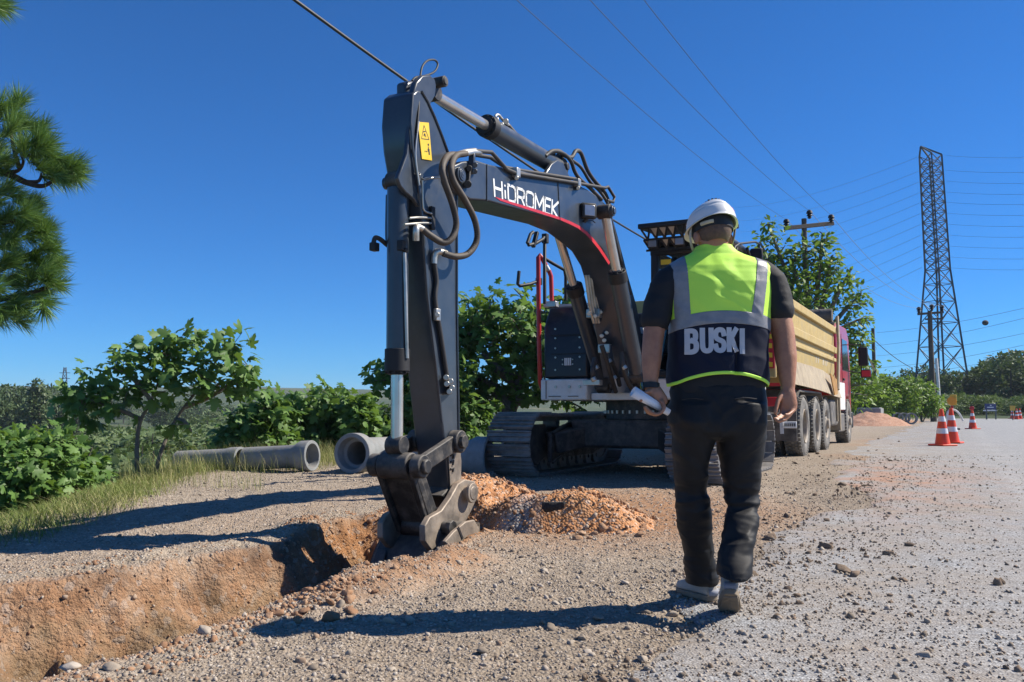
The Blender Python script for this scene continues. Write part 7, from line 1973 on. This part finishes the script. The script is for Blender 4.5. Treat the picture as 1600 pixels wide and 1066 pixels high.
d = -0.004 + 0.013*w_knee*f1 + 0.014*w_hem*f3 + 0.009*f2 + 0.006*(1-np.abs(fbm(xx*9 - dirn*zz*11, co[:,1]*6, zz*6+2, 2))*2.2) + 0.005*w_hip*(1-np.abs(fbm(xx*14-dirn*zz*6, co[:,1]*4, zz*4, 2))*1.8)
co = co + no*d[:,None]
trou = put(me, co, 'trousers', M['trousers'], man)
# back pockets, belt loops
for px_, sgn in ((1082,-1),(1165,1)):
    a = [Q(px_-17,622,-.128),Q(px_+17,620+sgn*0,-.128)]
    mb = MB(); mb.tube(curve_pts([Q(px_-17,624,-.118),Q(px_,622,-.127),Q(px_+17,624,-.118 if sgn>0 else -.125)],5), 0.0035, 6); mb.build('pocket_welt', M['tshirt'], trou)
# ---- vest: one sheet cut into lime, tape, navy and piping
NT_, NZ_ = 640, 150
zlo, zhi = zpx(612), zpx(384)
zs = np.linspace(zlo, zhi, NZ_); th_ = np.linspace(0, math.tau, NT_, endpoint=False)
sq = lambda c_: np.sign(c_)*np.abs(c_)**(2/EXP)
qd = np.clip(np.abs(sq(np.cos(th_)))*0.218/0.215, 0, 1.1)**2
def rowz(yc, ye): return zpx(yc) + (zpx(ye)-zpx(yc))*qd
R0_, R1_, R2_, R3_, R4_ = rowz(587,604), rowz(582,599), rowz(510,521), rowz(491,502), rowz(384,384)
cnts = (3, 50, 16, 81)                                   # rows per zone: piping, navy, tape, upper
rowsz = []; rowzone = []
for za, zb_, cnt, zid in ((R0_,R1_,cnts[0],3),(R1_,R2_,cnts[1],2),(R2_,R3_,cnts[2],1),(R3_,R4_,cnts[3],0)):
    for j in range(cnt): rowsz.append(za + (zb_-za)*j/cnt); rowzone.append(zid)
rowsz.append(R4_)
ZG = np.stack(rowsz); NZ_ = len(ZG); TG_ = np.repeat(th_[None], NZ_, 0)
cx, cy, a, b = tor(ZG)
ct, st_ = np.cos(TG_), np.sin(TG_)
VX = cx + (a+0.004)*sq(ct); VY = cy + (b+0.006)*sq(st_)
fold = 0.010*fbm(VX*7+1, VY*7, ZG*3.0, 3) + 0.005*(1-np.abs(fbm(VX*8+ZG*7, VY*8, ZG*8, 2))*2.2) + 0.004*(1-np.abs(fbm(VX*11, VY*5, ZG*7+4, 2))*2) * sstep(zpx(480), zpx(600), -ZG*-1)*0 + 0.0055*fbm(VX*5, VY*5+3, ZG*14, 3)*sstep(zpx(470), zpx(400), ZG)
low_ = 1 - sstep(zpx(560), zpx(500), ZG)
crease = np.exp(-((VX - P(1152,545,3.84).x - 0.06*(ZG-zpx(545)))/0.012)**2)
fold = fold + low_*(0.010*fbm(VX*9+5, VY*6, ZG*2.2, 2) - 0.018*crease)
VX = VX + fold*ct; VY = VY + fold*st_
shoulder = sstep(zpx(420), zpx(395), ZG)
dxr = VX - cx
def zrow(y_c, y_e): 
    q = np.clip(np.abs(dxr)/0.215, 0, 1.1); return zpx(y_c) + (zpx(y_e)-zpx(y_c))*q**2
fx = lambda A: (A[:-1] + A[1:])/2
def facemean(A): A2 = np.concatenate([A, A[:, :1]], 1); return (A2[:-1,:-1]+A2[:-1,1:]+A2[1:,:-1]+A2[1:,1:])/4
fz = facemean(ZG); fdx = facemean(np.concatenate([dxr],0)); fX = facemean(VX)
def frow(yc, ye): q = np.clip(np.abs(fdx)/0.215, 0, 1.1); return zpx(yc) + (zpx(ye)-zpx(yc))*q**2
xl0 = np.interp(fz, [zpx(508),zpx(410)], [Q(1060,508,-.1).x, Q(1048,410,0).x]); xl1 = np.interp(fz, [zpx(508),zpx(410)], [Q(1081,508,-.1).x, Q(1069,410,0).x])
xr0 = np.interp(fz, [zpx(508),zpx(410)], [Q(1171,508,-.1).x, Q(1179,410,0).x]); xr1 = np.interp(fz, [zpx(508),zpx(410)], [Q(1191,508,-.1).x, Q(1197,410,0).x])
zone = np.repeat(np.array(rowzone)[:,None], NT_, 1)
zone[((fX > xl0) & (fX < xl1) | (fX > xr0) & (fX < xr1)) & (zone == 0)] = 1
front_gap = (np.abs(fdx) < 0.012) & (facemean(VY) > TC_)
zone[front_gap] = -1
gi = np.arange(NZ_*NT_).reshape(NZ_, NT_); g2 = np.concatenate([gi, gi[:, :1]], 1)
FQ = np.stack([g2[:-1,:-1], g2[:-1,1:], g2[1:,1:], g2[1:,:-1]], -1)
VV = np.stack([VX, VY, ZG], -1).reshape(-1,3) - np.array(MAN[:])
vest = None
for zid, nm, m_ in ((0,'vest',M['lime']),(1,'reflective_tape',M['silver']),(2,'navy_panel',M['navy']),(3,'piping',M['lime'])):
    F_ = FQ[zone == zid]; used, inv = np.unique(F_, return_inverse=True)
    o = link(nm, np_mesh(nm, VV[used], inv.reshape(F_.shape), True), m_, man if vest is None else vest)
    if nm == 'vest': vest = o
    sd = o.modifiers.new('cloth', 'SOLIDIFY'); sd.thickness = 0.0025 if zid != 1 else 0.004; sd.offset = 1.0
# lettering on the back
def back_y(x, z):
    c_, y_, a_, b_ = tor(z); q = min(abs((x-c_)/(a_+0.004)), 0.98); return y_ - (b_+0.006)*(1-q**EXP)**(1/EXP)
BK = np.stack([VX, VY, ZG], -1).reshape(-1,3); BK = BK[BK[:,1] < TC_]
def surf_y(x, z):
    d_ = (BK[:,0]-x)**2 + (BK[:,2]-z)**2; i_ = np.argpartition(d_, 6)[:6]; return float(BK[i_,1].min())
GL = {'B':[[(0,0),(0,1)],[(0,1),(.55,1),(.85,.93),(.92,.77),(.85,.60),(.55,.53),(0,.53)],[(.55,.53),(.90,.45),(1,.27),(.90,.08),(.55,0),(0,0)]],
      'U':[[(0,1),(0,.28),(.1,.08),(.32,0),(.68,0),(.9,.08),(1,.28),(1,1)]],
      'S':[[(.98,.80),(.88,.95),(.65,1),(.35,1),(.1,.93),(0,.76),(.1,.60),(.35,.53),(.68,.47),(.92,.40),(1,.24),(.9,.07),(.65,0),(.35,0),(.1,.06),(0,.22)]],
      'K':[[(0,0),(0,1)],[(.98,1),(.06,.46)],[(.30,.60),(1.02,0)]], 'i':[[(0,0),(0,.66)],[(0,.84),(0,1.0)]]}
def vest_letter(ch, x0, x1, yb, yt, w=0.0225):
    mb = MB()
    def mp(u, v_):
        q = P(x0+(x1-x0)*u, yb+(yt-yb)*v_, 3.84); return q.x, q.z
    for si, st in enumerate(GL[ch]):
        pts = [Vector((*mp(u, v_), 0)) for u, v_ in st]
        if len(pts) > 3: pts = curve_pts(pts, 4)
        else: pts = [pts[0].lerp(pts[1], k/8) for k in range(9)]
        t0 = (pts[1]-pts[0]).normalized(); t1 = (pts[-1]-pts[-2]).normalized(); pts[0] = pts[0]-t0*w*0.45; pts[-1] = pts[-1]+t1*w*0.45
        vs = []
        for i, p in enumerate(pts):
            t = (pts[min(i+1,len(pts)-1)]-pts[max(i-1,0)]).normalized(); nn_ = Vector((-t.y, t.x, 0))
            for o_ in (-0.5, 0.0, 0.5):
                q = p + nn_*w*o_; vs.append(Vector((q.x, surf_y(q.x, q.y) - 0.0055 - 0.0004*si, q.y)))
        mb.add(vs, [(i*3+k, i*3+k+1, i*3+4+k, i*3+3+k) for i in range(len(pts)-1) for k in range(2)])
    return mb.build('letter', M['letter'], vest, smooth=False)
for ch, x0, x1, yb, yt in (('B',1075,1088,550,517),('U',1097,1110,548.5,516),('S',1117,1130,548,516),('K',1138,1149,547,515.5),('i',1159,1160,550,517)):
    vest_letter(ch, x0, x1, yb, yt)
# ---- helmet
hc = HC + hu*0.052 + hf*0.0
mb = MB(); rings = []; nph = 40; nth = 72
def shell(th, ph, off=0.0):
    c_, s_ = math.cos(th), math.sin(th)
    rr2 = math.cos(ph)**0.72
    a_, b_, h_ = 0.112+off, 0.138+off, 0.104+off
    lift = 0.010*max(0, -s_)**2*math.cos(ph) - 0.006*abs(c_)**3*math.cos(ph)
    ridge = 0.005*math.exp(-(abs(c_)*rr2/0.30)**4)*max(0.0, math.sin(ph))**0.5
    groove = (-0.005*math.exp(-((ph-0.52)/0.05)**2) - 0.004*math.exp(-((ph-0.98)/0.05)**2))*(1 if s_ < 0.3 else 0.2)
    k = 1 + groove/a_
    return hc + hr_*(a_*rr2*c_*k) + hf*(b_*rr2*s_*k) + hu*(h_*math.sin(ph)**0.95 + lift + ridge)
for j in range(nph):
    ph = (j/(nph-1))*math.pi/2*0.985; rings.append([shell(math.tau*i/nth, ph) for i in range(nth)])
flare = [shell(math.tau*i/nth, 0) + (hr_*math.cos(math.tau*i/nth) + hf*math.sin(math.tau*i/nth))*(0.005 + 0.038*max(0,math.sin(math.tau*i/nth))**3) - hu*0.008 for i in range(nth)]
inner = [shell(math.tau*i/nth, 0, -0.006) - hu*0.006 for i in range(nth)]
inr2 = [shell(math.tau*i/nth, 0.5, -0.006) for i in range(nth)]
mb.loft([inr2, inner, flare] + rings, cap=False); mb.add(rings[-1], [tuple(range(nth))])
hel = mb.build('helmet', M['helmet'], man, angle=50)
mb = MB()
for k in range(5):
    for ph in (1.12, 1.32):
        th = -math.pi/2 + (k-2)*0.26*(1.0 if ph < 1.2 else 1.5); p0, p1 = shell(th-0.07, ph), shell(th+0.07, ph); mb.beam(p0 + hu*0.001, p1 + hu*0.001, 0.011, 0.006, hu)
mb.build('vent_slots', M['black'], hel)
mb = MB(); p0 = shell(-0.9, 0.55); mb.beam(shell(-0.62,0.42,0.001), shell(-0.72,0.62,0.001), 0.016, 0.0015, (p0-hc).normalized()); mb.build('sticker', M['red_dec'], hel)
# suspension band under the shell, ratchet tab, chin strap
mb = MB(); mb.loft([[hc + hr_*(r_*0.092*math.cos(t)) + hf*(r_*0.110*math.sin(t)-0.004) + hu*u for t in np.linspace(0, math.tau, 40, endpoint=False)] for r_, u in ((1.0,0.02),(1.02,-0.018),(0.985,-0.040),(0.955,-0.038),(0.97,0.02))], cap=False); band = mb.build('headband', M['black'], hel)
mb = MB(); pts = [hc + hr_*(-0.096*math.cos(t)) + hf*(-0.113*math.sin(t)-0.004) - hu*0.022 for t in np.linspace(0.55,1.15,6)]; mb.tube(pts, 0.009, 8); mb.build('ratchet_tab', M['cream'], band)
for s_, xs in ((-1, [(1080,356),(1079,370),(1081,384),(1086,398)]), (1, [(1148,358),(1146,372),(1142,386),(1136,398)])):
    pts = curve_pts([Q(x, y, d_) for (x, y), d_ in zip(xs, (0.04,0.035,0.05,0.10))], 5)
    mb = MB()
    vs = []
    for p in pts: vs += [p - hf*0.010, p + hf*0.010, p + hf*0.010 + hr_*s_*0.003, p - hf*0.010 + hr_*s_*0.003]
    mb.add(vs, [(i*4+a_, i*4+(a_+1)%4, i*4+4+(a_+1)%4, i*4+4+a_) for i in range(len(pts)-1) for a_ in range(4)]); mb.build('chin_strap', M['cream'], hel)
# ---- watch
wd_ = (LA[-1]-LA[-2]).normalized(); wc = LA[-1] + wd_*-0.008
mb = MB(); mb.lathe(wc, wd_, [(-0.013,0.0365),(-0.012,0.0395),(0.012,0.0395),(0.013,0.0365)], 28); wt = mb.build('watch', M['black'], man)
mb = MB(); q = wc - X1*0.040; mb.box(q, (0.012,0.034,0.036)); mb.build('watch_face', M['dark_glass'], wt, bevel=0.004)
# ---- shoes
def shoe(name, heel, toe, up, outer=False):
    """heel and toe points of the sole bottom"""
    heel, toe, up = Vector(heel), Vector(toe), Vector(up)
    f = (toe-heel); L = f.length; f = f/L; r_ = f.cross(up).normalized(); u = r_.cross(f).normalized()
    st_ = [(0.0,0.030,0.050,0.075),(0.06,0.036,0.095,0.10),(0.18,0.039,0.105,0.105),(0.32,0.040,0.098,0.098),(0.48,0.043,0.080,0.08),(0.65,0.048,0.062,0.062),(0.82,0.046,0.050,0.05),(0.94,0.036,0.040,0.04),(1.0,0.022,0.030,0.03)]
    mb = MB(); rings = []
    for t, w, h, _ in st_:
        c = heel + f*L*t + u*0.022
        rings.append([c + r_*(w*math.copysign(abs(math.cos(a))**0.8, math.cos(a))) + u*(h*max(0, math.sin(a))**0.75) for a in np.linspace(0, math.pi, 16)] )
    mb.loft(rings)
    o = mb.build(name, M['shoe'], man, angle=70)
    ss = o.modifiers.new('s','SUBSURF'); ss.levels = 1; ss.render_levels = 1
    mb = MB(); out = []
    for t in np.linspace(0, math.pi*2, 40, endpoint=False):
        x = 0.5 - 0.5*math.cos(t); w = np.interp(x, [s[0] for s in st_], [s[1]+0.004 for s in st_])*(abs(math.sin(t))**0.35); out.append(heel - f*0.008 + f*(L+0.016)*x + r_*w*(1 if math.sin(t) >= 0 else -1))
    mb.prism(out, u*0.026); so = mb.build('sole', M['sole'], o, bevel=0.004)
    mb = MB()
    for k in range(13):
        t = 0.05 + 0.07*k; w = np.interp(t, [s[0] for s in st_], [s[1] for s in st_])*0.9; c = heel + f*L*t - u*0.003
        for s_ in (-1,1): mb.beam(c + r_*s_*w, c + f*0.010, 0.008, 0.008, u)
    mb.build('tread', M['sole'], so)
    mb = MB()                                               # padded collar and heel counter
    c = heel + f*L*0.14 + u*0.100; mb.loft([[c + r_*(0.036*k_*math.cos(a)) + f*(0.050*k_*math.sin(a)+0.012) + u*h_ for a in np.linspace(0, math.tau, 24, endpoint=False)] for k_, h_ in ((1.0,-0.02),(1.08,0.0),(1.05,0.020),(0.9,0.026),(0.82,0.0))], cap=False); mb.build('collar', M['shoe'], o)
    mb = MB(); c = heel + u*0.026
    ar = np.linspace(-2.2, -0.94, 10); mb.add([c + f*0.030 + r_*(0.0415*math.cos(a)*1.0) + f*(0.040*math.sin(a)) + u*h_ for h_ in (0.0,0.030) for a in ar], [(i,i+1,i+11,i+10) for i in range(9)]); hb_ = mb.build('heel_counter', M['shoe_blue'], o); hb_.modifiers.new('t','SOLIDIFY').thickness = 0.004
    return o
g_l = hz(0.92,4.3); 
shoe('shoe', Vector((0.952,4.17,g_l+0.012)), Vector((0.845,4.43,g_l+0.004)), UP)
hb0 = P(1141,930,3.78); bt = P(1140,953,3.95); dn = (bt-hb0)
tl_ = dn.normalized()
hz_ = hz(bt.x, bt.y)
to_ = hb0 + tl_*0.285; to_.z = max(to_.z, hz_+0.004)
shoe('shoe', hb0, Vector((to_.x, hb0.y+0.25, hz_+0.006)), UP)
# ---- rolled sheets of paper in the left hand
pa, pb = Q(989,612,-.115), Q(1045,645,-.075)
ax_ = (pb-pa); Lp = ax_.length; ax_ /= Lp; px1 = ax_.cross(UP).normalized(); py1 = px1.cross(ax_)
mb = MB(); nt2 = 70; vs = []
for k in range(2):
    for i in range(nt2):
        t = i/(nt2-1); a = t*math.tau*2.3 + 0.6; rr2 = (0.026 - 0.008*t) * (1.0 if k == 0 else 0.62); c = pa if k == 0 else pb
        vs.append(c + (px1*math.cos(a) + py1*math.sin(a))*rr2)
mb.add(vs, [(i, i+1, nt2+i+1, nt2+i) for i in range(nt2-1)])
pr_ = mb.build('paper_roll', M['paper'], loc=pa, angle=80); pr_.modifiers.new('t','SOLIDIFY').thickness = 0.0012
tag(pr_, 'rolled white sheets of paper held in the walking person\'s left hand', 'paper')
# ================================================================ air
hm = bpy.data.materials.new('haze'); hm.use_nodes = True
hn = hm.node_tree
for n_ in list(hn.nodes):
    if n_.type == 'BSDF_PRINCIPLED': hn.nodes.remove(n_)
pvn = hn.nodes.new('ShaderNodeVolumePrincipled')
pvn.inputs['Color'].default_value = (0.80, 0.88, 1.0, 1)
pvn.inputs['Density'].default_value = 0.00028
pvn.inputs['Anisotropy'].default_value = 0.0
hn.links.new(pvn.outputs[0], hn.nodes['Material Output'].inputs['Volume'])
zmin, zmax = float(GZ.min()) - 1.0, max(float(GZ.max()), 36.0) + 4.0
mb = MB(); mb.box(((gx[0]+gx[-1])/2, (gy[0]+gy[-1])/2, (zmin+zmax)/2), (gx[-1]-gx[0]+8, gy[-1]-gy[0]+8, zmax-zmin))
hzo = mb.build('haze', hm, smooth=False); tag(hzo, kind='stuff')
